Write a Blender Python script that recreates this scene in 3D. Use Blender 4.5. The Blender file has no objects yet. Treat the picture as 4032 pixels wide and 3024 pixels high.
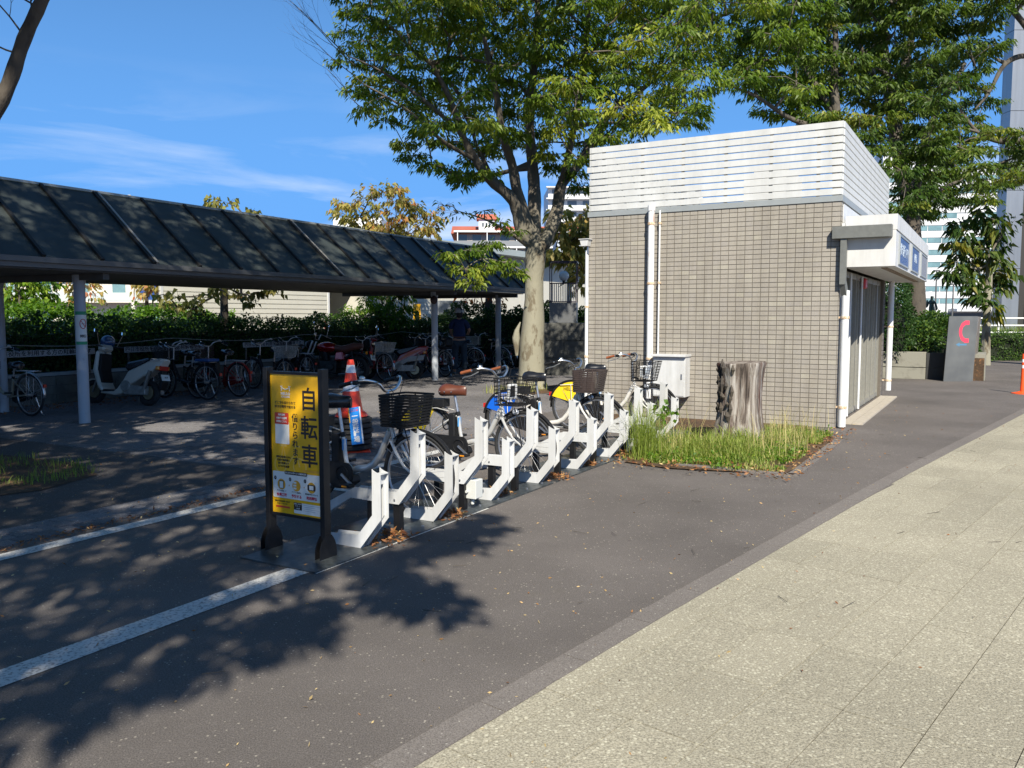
import bpy, bmesh, math, random
import numpy as np
from mathutils import Vector, Matrix
R = math.radians
rnd = random.Random(7)
SC = bpy.context.scene
COL = SC.collection

# ------------------------------------------------------------------ camera
cam = bpy.data.cameras.new('camera'); cam_o = bpy.data.objects.new('camera', cam); COL.objects.link(cam_o)
cam_o.location = (0, 0, 1.557); cam_o.rotation_euler = (R(90 - 4.6), 0, 0)
cam.sensor_width = 36; cam.lens = 36 * 3290 / 4032
cam.clip_start = .05; cam.clip_end = 3000
SC.camera = cam_o
# ------------------------------------------------------------------ sun and sky
SUN_DIR = Vector((.12, -.99, .86)).normalized()          # towards the sun
sun = bpy.data.lights.new('sun', 'SUN'); sun.energy = 5.0; sun.angle = R(.53); sun.color = (1, .935, .80)
sun_o = bpy.data.objects.new('sun', sun); COL.objects.link(sun_o)
sun_o.rotation_euler = SUN_DIR.to_track_quat('Z', 'Y').to_euler()
W = bpy.data.worlds.new('World'); SC.world = W; W.use_nodes = True
nt = W.node_tree; nt.nodes.clear()
wo = nt.nodes.new('ShaderNodeOutputWorld'); bg = nt.nodes.new('ShaderNodeBackground')
sky = nt.nodes.new('ShaderNodeTexSky'); sky.sky_type = 'NISHITA'; sky.sun_disc = False
sky.sun_elevation = math.asin(SUN_DIR.z); sky.sun_rotation = math.atan2(SUN_DIR.x, SUN_DIR.y)
sky.air_density = 1.0; sky.dust_density = .25; sky.ozone_density = 2.2; sky.altitude = 20
# thin cirrus streaks: a procedural layer at cirrus height, projected by direction / height
tc = nt.nodes.new('ShaderNodeTexCoord'); sp = nt.nodes.new('ShaderNodeSeparateXYZ')
nt.links.new(tc.outputs['Generated'], sp.inputs[0])
def wmath(op, a, b=None, c=None):
    n = nt.nodes.new('ShaderNodeMath'); n.operation = op
    for i, x in enumerate((a, b, c)):
        if x is None: continue
        if isinstance(x, (int, float)): n.inputs[i].default_value = x
        else: nt.links.new(x, n.inputs[i])
    return n.outputs[0]
den = wmath('MAXIMUM', wmath('ADD', sp.outputs[2], .06), .03)
cx = wmath('DIVIDE', sp.outputs[0], den); cy = wmath('DIVIDE', sp.outputs[1], den)
cmb = nt.nodes.new('ShaderNodeCombineXYZ'); nt.links.new(cx, cmb.inputs[0]); nt.links.new(cy, cmb.inputs[1])
mp = nt.nodes.new('ShaderNodeMapping'); mp.inputs['Rotation'].default_value = (0, R(14), 0); mp.inputs['Scale'].default_value = (1.5, 1.5, 9.)
mp.inputs['Location'].default_value = (0.4, 3.7, 0)
nt.links.new(tc.outputs['Generated'], mp.inputs[0])
no = nt.nodes.new('ShaderNodeTexNoise'); no.inputs['Scale'].default_value = 1.7; no.inputs['Detail'].default_value = 9; no.inputs['Roughness'].default_value = .58; no.inputs['Distortion'].default_value = .7
nt.links.new(mp.outputs[0], no.inputs['Vector'])
rp = nt.nodes.new('ShaderNodeValToRGB'); rp.color_ramp.elements[0].position = .48; rp.color_ramp.elements[0].color = (0, 0, 0, 1)
rp.color_ramp.elements[1].position = .74; rp.color_ramp.elements[1].color = (1, 1, 1, 1)
nt.links.new(no.outputs['Fac'], rp.inputs[0])
mr = nt.nodes.new('ShaderNodeMapRange'); mr.inputs[1].default_value = .27; mr.inputs[2].default_value = .12; mr.inputs[3].default_value = .0; mr.inputs[4].default_value = 1.0
nt.links.new(sp.outputs[2], mr.inputs[0])
up_ = wmath('GREATER_THAN', sp.outputs[2], .005)
fac = wmath('MULTIPLY', wmath('MULTIPLY', wmath('MULTIPLY', rp.outputs[0], mr.outputs[0]), .72), up_)
hz = nt.nodes.new('ShaderNodeMapRange'); hz.inputs[1].default_value = .0; hz.inputs[2].default_value = .55; hz.inputs[3].default_value = .95; hz.inputs[4].default_value = .08; hz.interpolation_type = 'SMOOTHSTEP'
nt.links.new(sp.outputs[2], hz.inputs[0])
mx = nt.nodes.new('ShaderNodeMix'); mx.data_type = 'RGBA'; nt.links.new(fac, mx.inputs[0])
hs = nt.nodes.new('ShaderNodeHueSaturation'); hs.inputs['Hue'].default_value = .502; hs.inputs['Saturation'].default_value = 1.22; hs.inputs['Value'].default_value = 1.15
nt.links.new(sky.outputs[0], hs.inputs['Color'])
mh = nt.nodes.new('ShaderNodeMix'); mh.data_type = 'RGBA'; nt.links.new(hz.outputs[0], mh.inputs[0]); nt.links.new(hs.outputs[0], mh.inputs[6]); mh.inputs[7].default_value = (1.1, 3.9, 9.8, 1)
nt.links.new(mh.outputs[2], mx.inputs[6]); mx.inputs[7].default_value = (8.6, 9.6, 11.2, 1)
nt.links.new(mx.outputs[2], bg.inputs[0]); bg.inputs[1].default_value = .066
nt.links.new(bg.outputs[0], wo.inputs[0])
SC.view_settings.view_transform = 'Standard'; SC.view_settings.look = 'None'
SC.view_settings.exposure = 0.62; SC.view_settings.gamma = 1; SC.view_settings.use_curve_mapping = False
SC.cycles.max_bounces = 6; SC.cycles.transparent_max_bounces = 6; SC.cycles.caustics_reflective = False; SC.cycles.caustics_refractive = False

# ------------------------------------------------------------------ frames of the place
AX = Vector((.5, .8660, 0)); BX = Vector((-.8660, .5, 0))         # the street grid, turned 60 degrees
def G(a, b, z=0.): return AX * a + BX * b + Vector((0, 0, z))
SO = Vector((-6.26, 12.16, 0)); SX = Vector((.469, .883, 0)); TX = Vector((-.883, .469, 0))   # the cycle shelter's own axes
SANG = math.atan2(.883, .469)
def S(s, t, z=0.): return SO + SX * s + TX * t + Vector((0, 0, z))
PT = R(4.6)
def at(u, v, y):                                            # a sight line of the survey, cut at y metres north
    r = Vector(((u - 2016) / 3290, math.cos(PT) - (v - 1512) / 3290 * math.sin(PT), -math.sin(PT) - (v - 1512) / 3290 * math.cos(PT)))
    return Vector((0, 0, 1.557)) + r * (y / r.y)

# ------------------------------------------------------------------ materials
MATS = {}
def mat(name, col, rough=.6, metal=0., var=0., scale=20., bump=0., bscale=None, spec=.5, coat=0., second=None, sfac=.5, detail=5, streak=None, obj_var=0., alpha=None, trans=0., grime=0.):
    if name in MATS: return MATS[name]
    m = bpy.data.materials.new(name); m.use_nodes = True; n = m.node_tree; b = n.nodes['Principled BSDF']
    b.inputs['Roughness'].default_value = rough; b.inputs['Metallic'].default_value = metal
    b.inputs['Specular IOR Level'].default_value = spec; b.inputs['Coat Weight'].default_value = coat
    b.inputs['Base Color'].default_value = (*col, 1)
    if trans: b.inputs['Transmission Weight'].default_value = trans
    tcn = n.nodes.new('ShaderNodeTexCoord'); src = tcn.outputs['Object']
    if streak:
        mpp = n.nodes.new('ShaderNodeMapping'); mpp.inputs['Scale'].default_value = streak; n.links.new(src, mpp.inputs[0]); src = mpp.outputs[0]
    last = None
    if var or second:
        nz = n.nodes.new('ShaderNodeTexNoise'); nz.inputs['Scale'].default_value = scale; nz.inputs['Detail'].default_value = detail; nz.inputs['Roughness'].default_value = .6
        n.links.new(src, nz.inputs['Vector'])
        cr = n.nodes.new('ShaderNodeValToRGB')
        if second:
            cr.color_ramp.elements[0].position = max(0, sfac - .08); cr.color_ramp.elements[1].position = min(1, sfac + .08)
            cr.color_ramp.elements[0].color = (*second, 1); cr.color_ramp.elements[1].color = (*col, 1)
        else:
            cr.color_ramp.elements[0].position = .3; cr.color_ramp.elements[1].position = .7
            cr.color_ramp.elements[0].color = (*[c * (1 - var) for c in col], 1); cr.color_ramp.elements[1].color = (*[min(1, c * (1 + var)) for c in col], 1)
        n.links.new(nz.outputs['Fac'], cr.inputs[0]); last = cr.outputs[0]
    if obj_var:
        oi = n.nodes.new('ShaderNodeObjectInfo'); h = n.nodes.new('ShaderNodeHueSaturation')
        mm = n.nodes.new('ShaderNodeMapRange'); mm.inputs[3].default_value = 1 - obj_var; mm.inputs[4].default_value = 1 + obj_var
        n.links.new(oi.outputs['Random'], mm.inputs[0]); n.links.new(mm.outputs[0], h.inputs['Value'])
        if last: n.links.new(last, h.inputs['Color'])
        else: h.inputs['Color'].default_value = (*col, 1)
        last = h.outputs[0]
    if grime:                                                    # rain streaks and dirt in the paint
        ge = n.nodes.new('ShaderNodeNewGeometry'); mg = n.nodes.new('ShaderNodeMapping'); mg.inputs['Scale'].default_value = (2.6, 2.6, .32); n.links.new(ge.outputs['Position'], mg.inputs[0])
        ng = n.nodes.new('ShaderNodeTexNoise'); ng.inputs['Scale'].default_value = 1.6; ng.inputs['Detail'].default_value = 9; ng.inputs['Roughness'].default_value = .68; n.links.new(mg.outputs[0], ng.inputs['Vector'])
        cg = n.nodes.new('ShaderNodeValToRGB'); cg.color_ramp.elements[0].position = .34; cg.color_ramp.elements[1].position = .60; cg.color_ramp.elements[0].color = (*[1 - grime, 1 - grime * 1.05, 1 - grime * 1.15], 1); cg.color_ramp.elements[1].color = (1, 1, 1, 1); n.links.new(ng.outputs['Fac'], cg.inputs[0])
        mu = n.nodes.new('ShaderNodeMix'); mu.data_type = 'RGBA'; mu.blend_type = 'MULTIPLY'; mu.inputs[0].default_value = 1; n.links.new(cg.outputs[0], mu.inputs[7])
        if last: n.links.new(last, mu.inputs[6])
        else: mu.inputs[6].default_value = (*col, 1)
        last = mu.outputs[2]
    if last: n.links.new(last, b.inputs['Base Color'])
    if bump:
        n2 = n.nodes.new('ShaderNodeTexNoise'); n2.inputs['Scale'].default_value = bscale or scale * 3; n2.inputs['Detail'].default_value = 6
        n.links.new(src, n2.inputs['Vector'])
        bp = n.nodes.new('ShaderNodeBump'); bp.inputs['Strength'].default_value = bump; bp.inputs['Distance'].default_value = .02
        n.links.new(n2.outputs['Fac'], bp.inputs['Height']); n.links.new(bp.outputs[0], b.inputs['Normal'])
    MATS[name] = m; return m

def ground_mat(name, base, speck, fine, patch, dirt, bump=.5, speck_pos=.66, chip=(.5, .48, .43), chip_pos=.80, grain=0, ov=0.):
    """granular ground: aggregate at two sizes, pale chips, large soft patches"""
    m = bpy.data.materials.new(name); m.use_nodes = True; n = m.node_tree; b = n.nodes['Principled BSDF']; L = n.links.new
    geo = n.nodes.new('ShaderNodeNewGeometry'); P = geo.outputs['Position']
    def noise(s, d=4, r=.6):
        x = n.nodes.new('ShaderNodeTexNoise'); x.inputs['Scale'].default_value = s; x.inputs['Detail'].default_value = d; x.inputs['Roughness'].default_value = r; L(P, x.inputs['Vector']); return x.outputs['Fac']
    def ramp(f, p0, p1, c0=(0, 0, 0, 1), c1=(1, 1, 1, 1)):
        x = n.nodes.new('ShaderNodeValToRGB'); x.color_ramp.elements[0].position = p0; x.color_ramp.elements[1].position = p1
        x.color_ramp.elements[0].color = c0; x.color_ramp.elements[1].color = c1; L(f, x.inputs[0]); return x.outputs[0]
    def mixc(f, a, c, blend='MIX'):
        x = n.nodes.new('ShaderNodeMix'); x.data_type = 'RGBA'; x.blend_type = blend
        if isinstance(f, float): x.inputs[0].default_value = f
        else: L(f, x.inputs[0])
        for i, q in ((6, a), (7, c)):
            if isinstance(q, tuple): x.inputs[i].default_value = (*q, 1)
            else: L(q, x.inputs[i])
        return x.outputs[2]
    c = mixc(ramp(noise(fine, 3, .7), .36, .62), tuple(x * .62 for x in base), tuple(min(1, x * 1.35) for x in base))
    vo = n.nodes.new('ShaderNodeTexVoronoi'); vo.inputs['Scale'].default_value = fine * .35; L(P, vo.inputs['Vector'])
    c = mixc(ramp(vo.outputs['Distance'], .12, .3, (1, 1, 1, 1), (0, 0, 0, 1)), c, speck)
    wn = noise(fine * .22, 5, .75)
    c = mixc(ramp(wn, chip_pos - .06, chip_pos), c, chip)
    v2 = n.nodes.new('ShaderNodeTexVoronoi'); v2.inputs['Scale'].default_value = fine * .42; L(P, v2.inputs['Vector'])
    sc_ = n.nodes.new('ShaderNodeSeparateColor'); L(v2.outputs['Color'], sc_.inputs[0])
    mm_ = n.nodes.new('ShaderNodeMath'); mm_.operation = 'MULTIPLY'; L(ramp(sc_.outputs[0], .93 if not grain else .66, .98 if not grain else .74), mm_.inputs[0]); L(ramp(v2.outputs['Distance'], .28, .42, (1, 1, 1, 1), (0, 0, 0, 1)), mm_.inputs[1])
    c = mixc(mm_.outputs[0], c, chip)
    pt = noise(.55, 5, .6)
    c = mixc(ramp(pt, .35, .68, (*[patch] * 3, 1), (*[2 - patch] * 3, 1)), c, c) if False else c
    mulv = ramp(pt, .3, .7, (*[1 - patch] * 3, 1), (*[1 + patch] * 3, 1))
    c = mixc(1.0, c, mulv, 'MULTIPLY')
    c = mixc(ramp(noise(1.7, 6, .7), .58, .78, (0, 0, 0, 1), (.55, .55, .55, 1)), c, dirt)
    if ov:
        oi = n.nodes.new('ShaderNodeObjectInfo'); c = mixc(1.0, c, ramp(oi.outputs['Random'], 0, 1, (*[1 - ov] * 3, 1), (*[1 + ov] * 3, 1)), 'MULTIPLY')
    L(c, b.inputs['Base Color']); b.inputs['Roughness'].default_value = .92; b.inputs['Specular IOR Level'].default_value = .25
    bp = n.nodes.new('ShaderNodeBump'); bp.inputs['Strength'].default_value = bump; bp.inputs['Distance'].default_value = .006
    L(noise(fine * .7, 4, .7), bp.inputs['Height']); L(bp.outputs[0], b.inputs['Normal'])
    MATS[name] = m; return m

def leaf_mat(name, dark, light, hi, trans=.35):
    m = bpy.data.materials.new(name); m.use_nodes = True; n = m.node_tree; n.nodes.clear(); L = n.links.new
    out = n.nodes.new('ShaderNodeOutputMaterial'); b = n.nodes.new('ShaderNodeBsdfPrincipled'); t = n.nodes.new('ShaderNodeBsdfTranslucent'); mxs = n.nodes.new('ShaderNodeMixShader')
    a = n.nodes.new('ShaderNodeAttribute'); a.attribute_name = 'tint'
    cr = n.nodes.new('ShaderNodeValToRGB'); e = cr.color_ramp.elements; e[0].position = .0; e[0].color = (*dark, 1); e[1].position = 1; e[1].color = (*hi, 1)
    k = e.new(.55); k.color = (*light, 1)
    L(a.outputs['Fac'], cr.inputs[0]); L(cr.outputs[0], b.inputs['Base Color'])
    hsn = n.nodes.new('ShaderNodeHueSaturation'); hsn.inputs['Value'].default_value = 1.6; hsn.inputs['Saturation'].default_value = 1.1; L(cr.outputs[0], hsn.inputs['Color']); L(hsn.outputs[0], t.inputs[0])
    b.inputs['Roughness'].default_value = .48; b.inputs['Specular IOR Level'].default_value = .35
    mxs.inputs[0].default_value = trans; L(b.outputs[0], mxs.inputs[1]); L(t.outputs[0], mxs.inputs[2]); L(mxs.outputs[0], out.inputs[0])
    MATS[name] = m; return m

# ------------------------------------------------------------------ mesh building
class MB:
    def __init__(s): s.v = []; s.f = []; s.m = []; s.cm = 0
    def add(s, vs, fs):
        o = len(s.v); s.v += [tuple(x) for x in vs]; s.f += [tuple(i + o for i in f) for f in fs]; s.m += [s.cm] * len(fs); return s
    def box(s, x0, y0, z0, x1, y1, z1):
        v = [(x0, y0, z0), (x1, y0, z0), (x1, y1, z0), (x0, y1, z0), (x0, y0, z1), (x1, y0, z1), (x1, y1, z1), (x0, y1, z1)]
        return s.add(v, [(0, 3, 2, 1), (4, 5, 6, 7), (0, 1, 5, 4), (1, 2, 6, 5), (2, 3, 7, 6), (3, 0, 4, 7)])
    def obox(s, c, size, rot=None):
        c = Vector(c); h = [x / 2 for x in size]; rot = rot or Matrix.Identity(3)
        v = [c + rot @ Vector((sx * h[0], sy * h[1], sz * h[2])) for sz in (-1, 1) for sx, sy in ((-1, -1), (1, -1), (1, 1), (-1, 1))]
        return s.add(v, [(0, 3, 2, 1), (4, 5, 6, 7), (0, 1, 5, 4), (1, 2, 6, 5), (2, 3, 7, 6), (3, 0, 4, 7)])
    def bar(s, p0, p1, w, h=None, up=(0, 0, 1)):
        p0 = Vector(p0); p1 = Vector(p1); h = h or w; d = (p1 - p0).normalized(); u = Vector(up)
        if abs(d.dot(u)) > .98: u = Vector((1, 0, 0))
        x = d.cross(u).normalized(); y = x.cross(d)
        v = [p + x * sx * w / 2 + y * sy * h / 2 for p in (p0, p1) for sx, sy in ((-1, -1), (1, -1), (1, 1), (-1, 1))]
        return s.add(v, [(3, 2, 1, 0), (4, 5, 6, 7), (0, 1, 5, 4), (1, 2, 6, 5), (2, 3, 7, 6), (3, 0, 4, 7)])
    def cyl(s, p0, p1, r0, r1=None, n=12, cap=True):
        p0 = Vector(p0); p1 = Vector(p1); r1 = r0 if r1 is None else r1
        d = (p1 - p0).normalized(); u = Vector((0, 0, 1)) if abs(d.z) < .9 else Vector((1, 0, 0)); x = d.cross(u).normalized(); y = d.cross(x)
        v = []; o = []
        for p, r in ((p0, r0), (p1, r1)):
            for i in range(n):
                a = 2 * math.pi * i / n; v.append(p + (x * math.cos(a) + y * math.sin(a)) * r)
        f = [(i, i + n, (i + 1) % n + n, (i + 1) % n) for i in range(n)]
        if cap: f += [tuple(range(n)), tuple(range(2 * n - 1, n - 1, -1))]
        return s.add(v, f)
    def tube(s, pts, r, n=8, closed=False, cap=True):
        pts = [Vector(p) for p in pts]; k = len(pts); rr = r if isinstance(r, (list, tuple)) else [r] * k
        x = None; v = []
        for i in range(k):
            if closed: d = pts[(i + 1) % k] - pts[i - 1]
            else: d = pts[min(i + 1, k - 1)] - pts[max(i - 1, 0)]
            d.normalize()
            if x is None:
                u = Vector((0, 0, 1)) if abs(d.z) < .9 else Vector((1, 0, 0)); x = d.cross(u).normalized()
            else:
                x = (x - d * x.dot(d)).normalized()
            y = d.cross(x)
            for j in range(n):
                a = 2 * math.pi * j / n; v.append(pts[i] + (x * math.cos(a) + y * math.sin(a)) * rr[i])
        f = []
        for i in range(k if closed else k - 1):
            a0 = i * n; b0 = ((i + 1) % k) * n
            f += [(a0 + j, a0 + (j + 1) % n, b0 + (j + 1) % n, b0 + j) for j in range(n)]
        if cap and not closed: f += [tuple(range(n - 1, -1, -1)), tuple(range((k - 1) * n, k * n))]
        return s.add(v, f)
    def torus(s, c, axis, R0, r, n=32, m=8):
        c = Vector(c); d = Vector(axis).normalized(); u = Vector((0, 0, 1)) if abs(d.z) < .9 else Vector((1, 0, 0)); x = d.cross(u).normalized(); y = d.cross(x)
        rr = r if isinstance(r, tuple) else (r, r); v = []
        for i in range(n):
            a = 2 * math.pi * i / n; e = x * math.cos(a) + y * math.sin(a)
            for j in range(m):
                q = 2 * math.pi * j / m; v.append(c + e * (R0 + rr[0] * math.cos(q)) + d * rr[1] * math.sin(q))
        return s.add(v, [(i * m + j, i * m + (j + 1) % m, ((i + 1) % n) * m + (j + 1) % m, ((i + 1) % n) * m + j) for i in range(n) for j in range(m)])
    def lathe(s, prof, n=16, c=(0, 0, 0), M=None):
        c = Vector(c); v = []
        for r, z in prof:
            for i in range(n):
                a = 2 * math.pi * i / n; p = Vector((r * math.cos(a), r * math.sin(a), z)); v.append(c + (M @ p if M else p))
        f = [(k * n + i, k * n + (i + 1) % n, (k + 1) * n + (i + 1) % n, (k + 1) * n + i) for k in range(len(prof) - 1) for i in range(n)]
        f += [tuple(range(n - 1, -1, -1)), tuple(range((len(prof) - 1) * n, len(prof) * n))]
        return s.add(v, f)
    def ball(s, c, r, n=12, m=8, M=None):
        r = r if isinstance(r, (tuple, list)) else (r, r, r); c = Vector(c); v = []
        for k in range(m + 1):
            t = math.pi * (k / m) ; t = min(max(t, .02), math.pi - .02)
            for i in range(n):
                a = 2 * math.pi * i / n; p = Vector((r[0] * math.sin(t) * math.cos(a), r[1] * math.sin(t) * math.sin(a), r[2] * math.cos(t))); v.append(c + (M @ p if M else p))
        f = [(k * n + i, (k + 1) * n + i, (k + 1) * n + (i + 1) % n, k * n + (i + 1) % n) for k in range(m) for i in range(n)]
        return s.add(v, f)
    def prism(s, poly, fn, h0, h1):
        """poly in 2D, fn(p, h) -> 3D; triangulation left to ngon"""
        k = len(poly); v = [fn(p, h0) for p in poly] + [fn(p, h1) for p in poly]
        f = [tuple(range(k - 1, -1, -1)), tuple(range(k, 2 * k))] + [(i, (i + 1) % k, (i + 1) % k + k, i + k) for i in range(k)]
        return s.add(v, f)
    def build(s, name, mats, parent=None, smooth=False, kind=None, loc=None, bevel=0):
        me = bpy.data.meshes.new(name); me.from_pydata(s.v, [], s.f)
        mats = mats if isinstance(mats, (list, tuple)) else [mats]
        for x in mats: me.materials.append(x)
        if len(mats) > 1: me.polygons.foreach_set('material_index', s.m)
        bm = bmesh.new(); bm.from_mesh(me); bmesh.ops.recalc_face_normals(bm, faces=bm.faces)
        if bevel: bmesh.ops.bevel(bm, geom=[e for e in bm.edges if len(e.link_faces) == 2 and e.calc_face_angle(0) > .5], offset=bevel, segments=1, affect='EDGES', clamp_overlap=True)
        bm.to_mesh(me); bm.free()
        if smooth:
            me.polygons.foreach_set('use_smooth', [True] * len(me.polygons))
            me.set_sharp_from_angle(angle=R(40))
        o = bpy.data.objects.new(name, me); COL.objects.link(o)
        if parent: o.parent = parent
        if loc is not None: o.location = loc
        if kind: o['kind'] = kind
        return o

def tag(o, label=None, cat=None, group=None, kind=None):
    if label: o['label'] = label
    if cat: o['category'] = cat
    if group: o['group'] = group
    if kind: o['kind'] = kind
    return o
def thing(name, label, cat, loc=(0, 0, 0), rz=0., group=None, rot=None):
    o = bpy.data.objects.new(name, None); COL.objects.link(o); o.empty_display_size = .2
    o.location = loc; o.rotation_euler = rot if rot else (0, 0, rz)
    return tag(o, label, cat, group)
def inst(name, me, parent=None, M=None, loc=None):
    o = bpy.data.objects.new(name, me); COL.objects.link(o)
    if parent: o.parent = parent
    if M is not None: o.matrix_local = M
    if loc is not None: o.location = loc
    return o
def copy_tree(o, parent=None):
    c = o.copy(); COL.objects.link(c); c.parent = parent
    for ch in o.children: copy_tree(ch, c)
    return c
def npmesh(name, V, F, mats, parent=None, tint=None, kind=None, smooth=False):
    """V (n,3), F (m,k) numpy"""
    me = bpy.data.meshes.new(name); nf, k = F.shape
    me.vertices.add(len(V)); me.vertices.foreach_set('co', V.astype(np.float32).ravel())
    me.loops.add(nf * k); me.loops.foreach_set('vertex_index', F.astype(np.int32).ravel())
    me.polygons.add(nf); me.polygons.foreach_set('loop_start', np.arange(0, nf * k, k, dtype=np.int32))
    me.update(calc_edges=True)
    for x in (mats if isinstance(mats, (list, tuple)) else [mats]): me.materials.append(x)
    if tint is not None:
        at_ = me.attributes.new('tint', 'FLOAT', 'FACE'); at_.data.foreach_set('value', tint.astype(np.float32))
    if smooth: me.polygons.foreach_set('use_smooth', np.ones(nf, dtype=bool))
    o = bpy.data.objects.new(name, me); COL.objects.link(o)
    if parent: o.parent = parent
    if kind: o['kind'] = kind
    return o
def text(body, size, material, parent, M, bold=0., depth=.0006, name='lettering', align='CENTER', sx=1., vertical=False, space=1.):
    c = bpy.data.curves.new('t', 'FONT'); c.size = size; c.extrude = depth; c.offset = bold; c.align_x = align; c.align_y = 'CENTER'; c.resolution_u = 3
    if vertical: body = '\n'.join(body); c.space_line = space
    else: c.space_character = space
    c.body = body
    o = bpy.data.objects.new('t', c); COL.objects.link(o); bpy.context.view_layer.update()
    me = bpy.data.meshes.new_from_object(o.evaluated_get(bpy.context.evaluated_depsgraph_get()))
    bpy.data.objects.remove(o); bpy.data.curves.remove(c)
    me.materials.clear(); me.materials.append(material); me.name = name
    if sx != 1.: me.transform(Matrix.Diagonal((sx, 1, 1, 1)))
    p = bpy.data.objects.new(name, me); COL.objects.link(p); p.parent = parent; p.matrix_local = M
    return p
def frame_m(org, xdir, ydir):
    x = Vector(xdir).normalized(); y = Vector(ydir).normalized(); z = x.cross(y)
    return Matrix(((x.x, y.x, z.x, org[0]), (x.y, y.y, z.y, org[1]), (x.z, y.z, z.z, org[2]), (0, 0, 0, 1)))

# ------------------------------------------------------------------ shared materials
asphalt = ground_mat('asphalt', (.128, .114, .106), (.17, .153, .142), 170, .24, (.125, .11, .09), .7, chip=(.34, .31, .26), chip_pos=.76)
asphalt_dark = ground_mat('asphalt_dark', (.088, .078, .073), (.115, .104, .096), 170, .12, (.09, .085, .08), .6, chip=(.35, .33, .3), chip_pos=.76)
slab_m = ground_mat('permeable_slab', (.325, .298, .228), (.425, .395, .31), 130, .12, (.31, .275, .20), .9, chip=(.52, .49, .38), chip_pos=.72, grain=1, ov=.07)
kerb_m = ground_mat('concrete_kerb', (.17, .152, .14), (.22, .20, .185), 200, .12, (.17, .16, .15), .5, chip=(.4, .38, .34), chip_pos=.78)
block_m = ground_mat('grey_paving_block', (.15, .142, .145), (.2, .19, .185), 150, .25, (.11, .10, .09), .5, chip=(.4, .38, .35), chip_pos=.80, ov=.22)
paint_line = mat('worn_white_paint', (.62, .61, .58), .7, second=(.2, .19, .18), sfac=.42, scale=60, bump=.4, bscale=200, detail=9)
white_steel = mat('white_powder_coat', (.62, .63, .64), .38, var=.04, scale=8, grime=.22)
black_steel = mat('black_steel', (.010, .010, .011), .42, var=.3, scale=15, spec=.35)
black_plastic = mat('black_plastic', (.012, .012, .013), .5, var=.2, scale=30, spec=.3)
rubber = mat('tyre_rubber', (.02, .02, .021), .75, var=.3, scale=40, bump=.3, bscale=150)
chrome = mat('chrome', (.74, .73, .71), .3, 1.)
alloy = mat('brushed_alloy', (.6, .6, .61), .33, .9, var=.1, scale=30)
silver_paint = mat('silver_frame_paint', (.62, .61, .59), .3, .35, coat=.4)
pearl_paint = mat('pearl_white_frame_paint', (.72, .69, .64), .28, .1, coat=.5)
red_plastic = mat('red_reflector', (.5, .02, .015), .25, spec=.7)
orange_plastic = mat('orange_reflector', (.75, .28, .02), .25, spec=.7)
brown_leather = mat('brown_leather', (.105, .032, .018), .38, var=.15, scale=12)
black_leather = mat('black_vinyl', (.012, .013, .018), .26, spec=.6)
grip_brown = mat('tan_grip', (.26, .08, .03), .5, var=.1)
# =================================================================== GROUND
MB().add([(-900, -300, 0), (900, -300, 0), (900, 1500, 0), (-900, 1500, 0)], [(0, 1, 2, 3)]).build('ground', asphalt, kind='structure')
SU = Vector((.649, .760, 0)); SV = Vector((-.760, .649, 0))
def UVW(u, v, z=0.): p = SU * u + SV * v; return Vector((p.x, p.y, z))
_kx = [-6, 1.78, 3.66, 8.6, 16.4, 24, 40]; _ky = [1.75, 2.19, 2.285, 2.46, 2.56, 2.60, 2.6]
def kerb_v(u): return float(np.interp(u, _kx, _ky))
KW = .135
mb = MB(); us = [-6 + .6 * i for i in range(70)]
for i in range(len(us) - 1):
    u0, u1 = us[i] + .004, us[i + 1] - .004
    q = [(u0, kerb_v(u0) - KW), (u1, kerb_v(u1) - KW), (u1, kerb_v(u1)), (u0, kerb_v(u0))]
    mb.prism(q, lambda p, h: UVW(p[0], p[1], h), -.03, .007)
mb.build('kerb', kerb_m, kind='structure')
pave = tag(bpy.data.objects.new('paving', None), kind='structure'); COL.objects.link(pave)
cells = []
for i in range(-12, 62):
    for j in range(-22, 12):
        u0 = 5.72 + .61 * (i - 8) + .002; u1 = u0 + .604; v0 = 1.08 + .30 * (j - 4) + .0015; v1 = v0 + .2955
        l0 = kerb_v(u0) - KW - .004; l1 = kerb_v(u1) - KW - .004
        if v0 > min(l0, l1) - .02: continue
        q = [(u0, v0), (u1, v0), (u1, min(v1, l1)), (u0, min(v1, l0))]
        c = UVW((u0 + u1) / 2, (v0 + v1) / 2)
        vis = c.y > 2.2 and abs(c.x) < c.y * .64 + .4
        cells.append((0 if vis else 1, c.length, q))
cells.sort(key=lambda x: (x[0], x[1]))
slab_far = MB()
for k, (_, d, q) in enumerate(cells):
    h = .006 + rnd.uniform(-.0016, .0016)
    if k < 300: MB().prism(q, lambda p, hh: UVW(p[0], p[1], hh), -.02, h).build('slab', slab_m, pave)
    else: slab_far.prism(q, lambda p, hh: UVW(p[0], p[1], hh), -.02, h)
slab_far.build('slab', slab_m, pave, kind='stuff')
# painted lines and steel plates
def strip(name, a0, a1, b0, b1, z, m):
    return MB().add([G(a0, b0, z), G(a1, b0, z), G(a1, b1, z), G(a0, b1, z)], [(3, 2, 1, 0)]).build(name, m, kind='structure')
strip('painted_line', -6, 3.70, 3.565, 3.745, .004, paint_line)
strip('painted_line', 3.702, 5.7, 3.505, 3.60, .004, paint_line)
strip('painted_line', -5, 9.2, 5.45, 5.60, .004, paint_line)
for k in range(1, 5): strip('painted_line', 4.0 + 1.62 * k, 4.08 + 1.62 * k, 4.9, 5.43, .0045, paint_line)
strip('asphalt_patch', -6, 5.94, 6.24, 30, .003, asphalt_dark)
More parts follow.
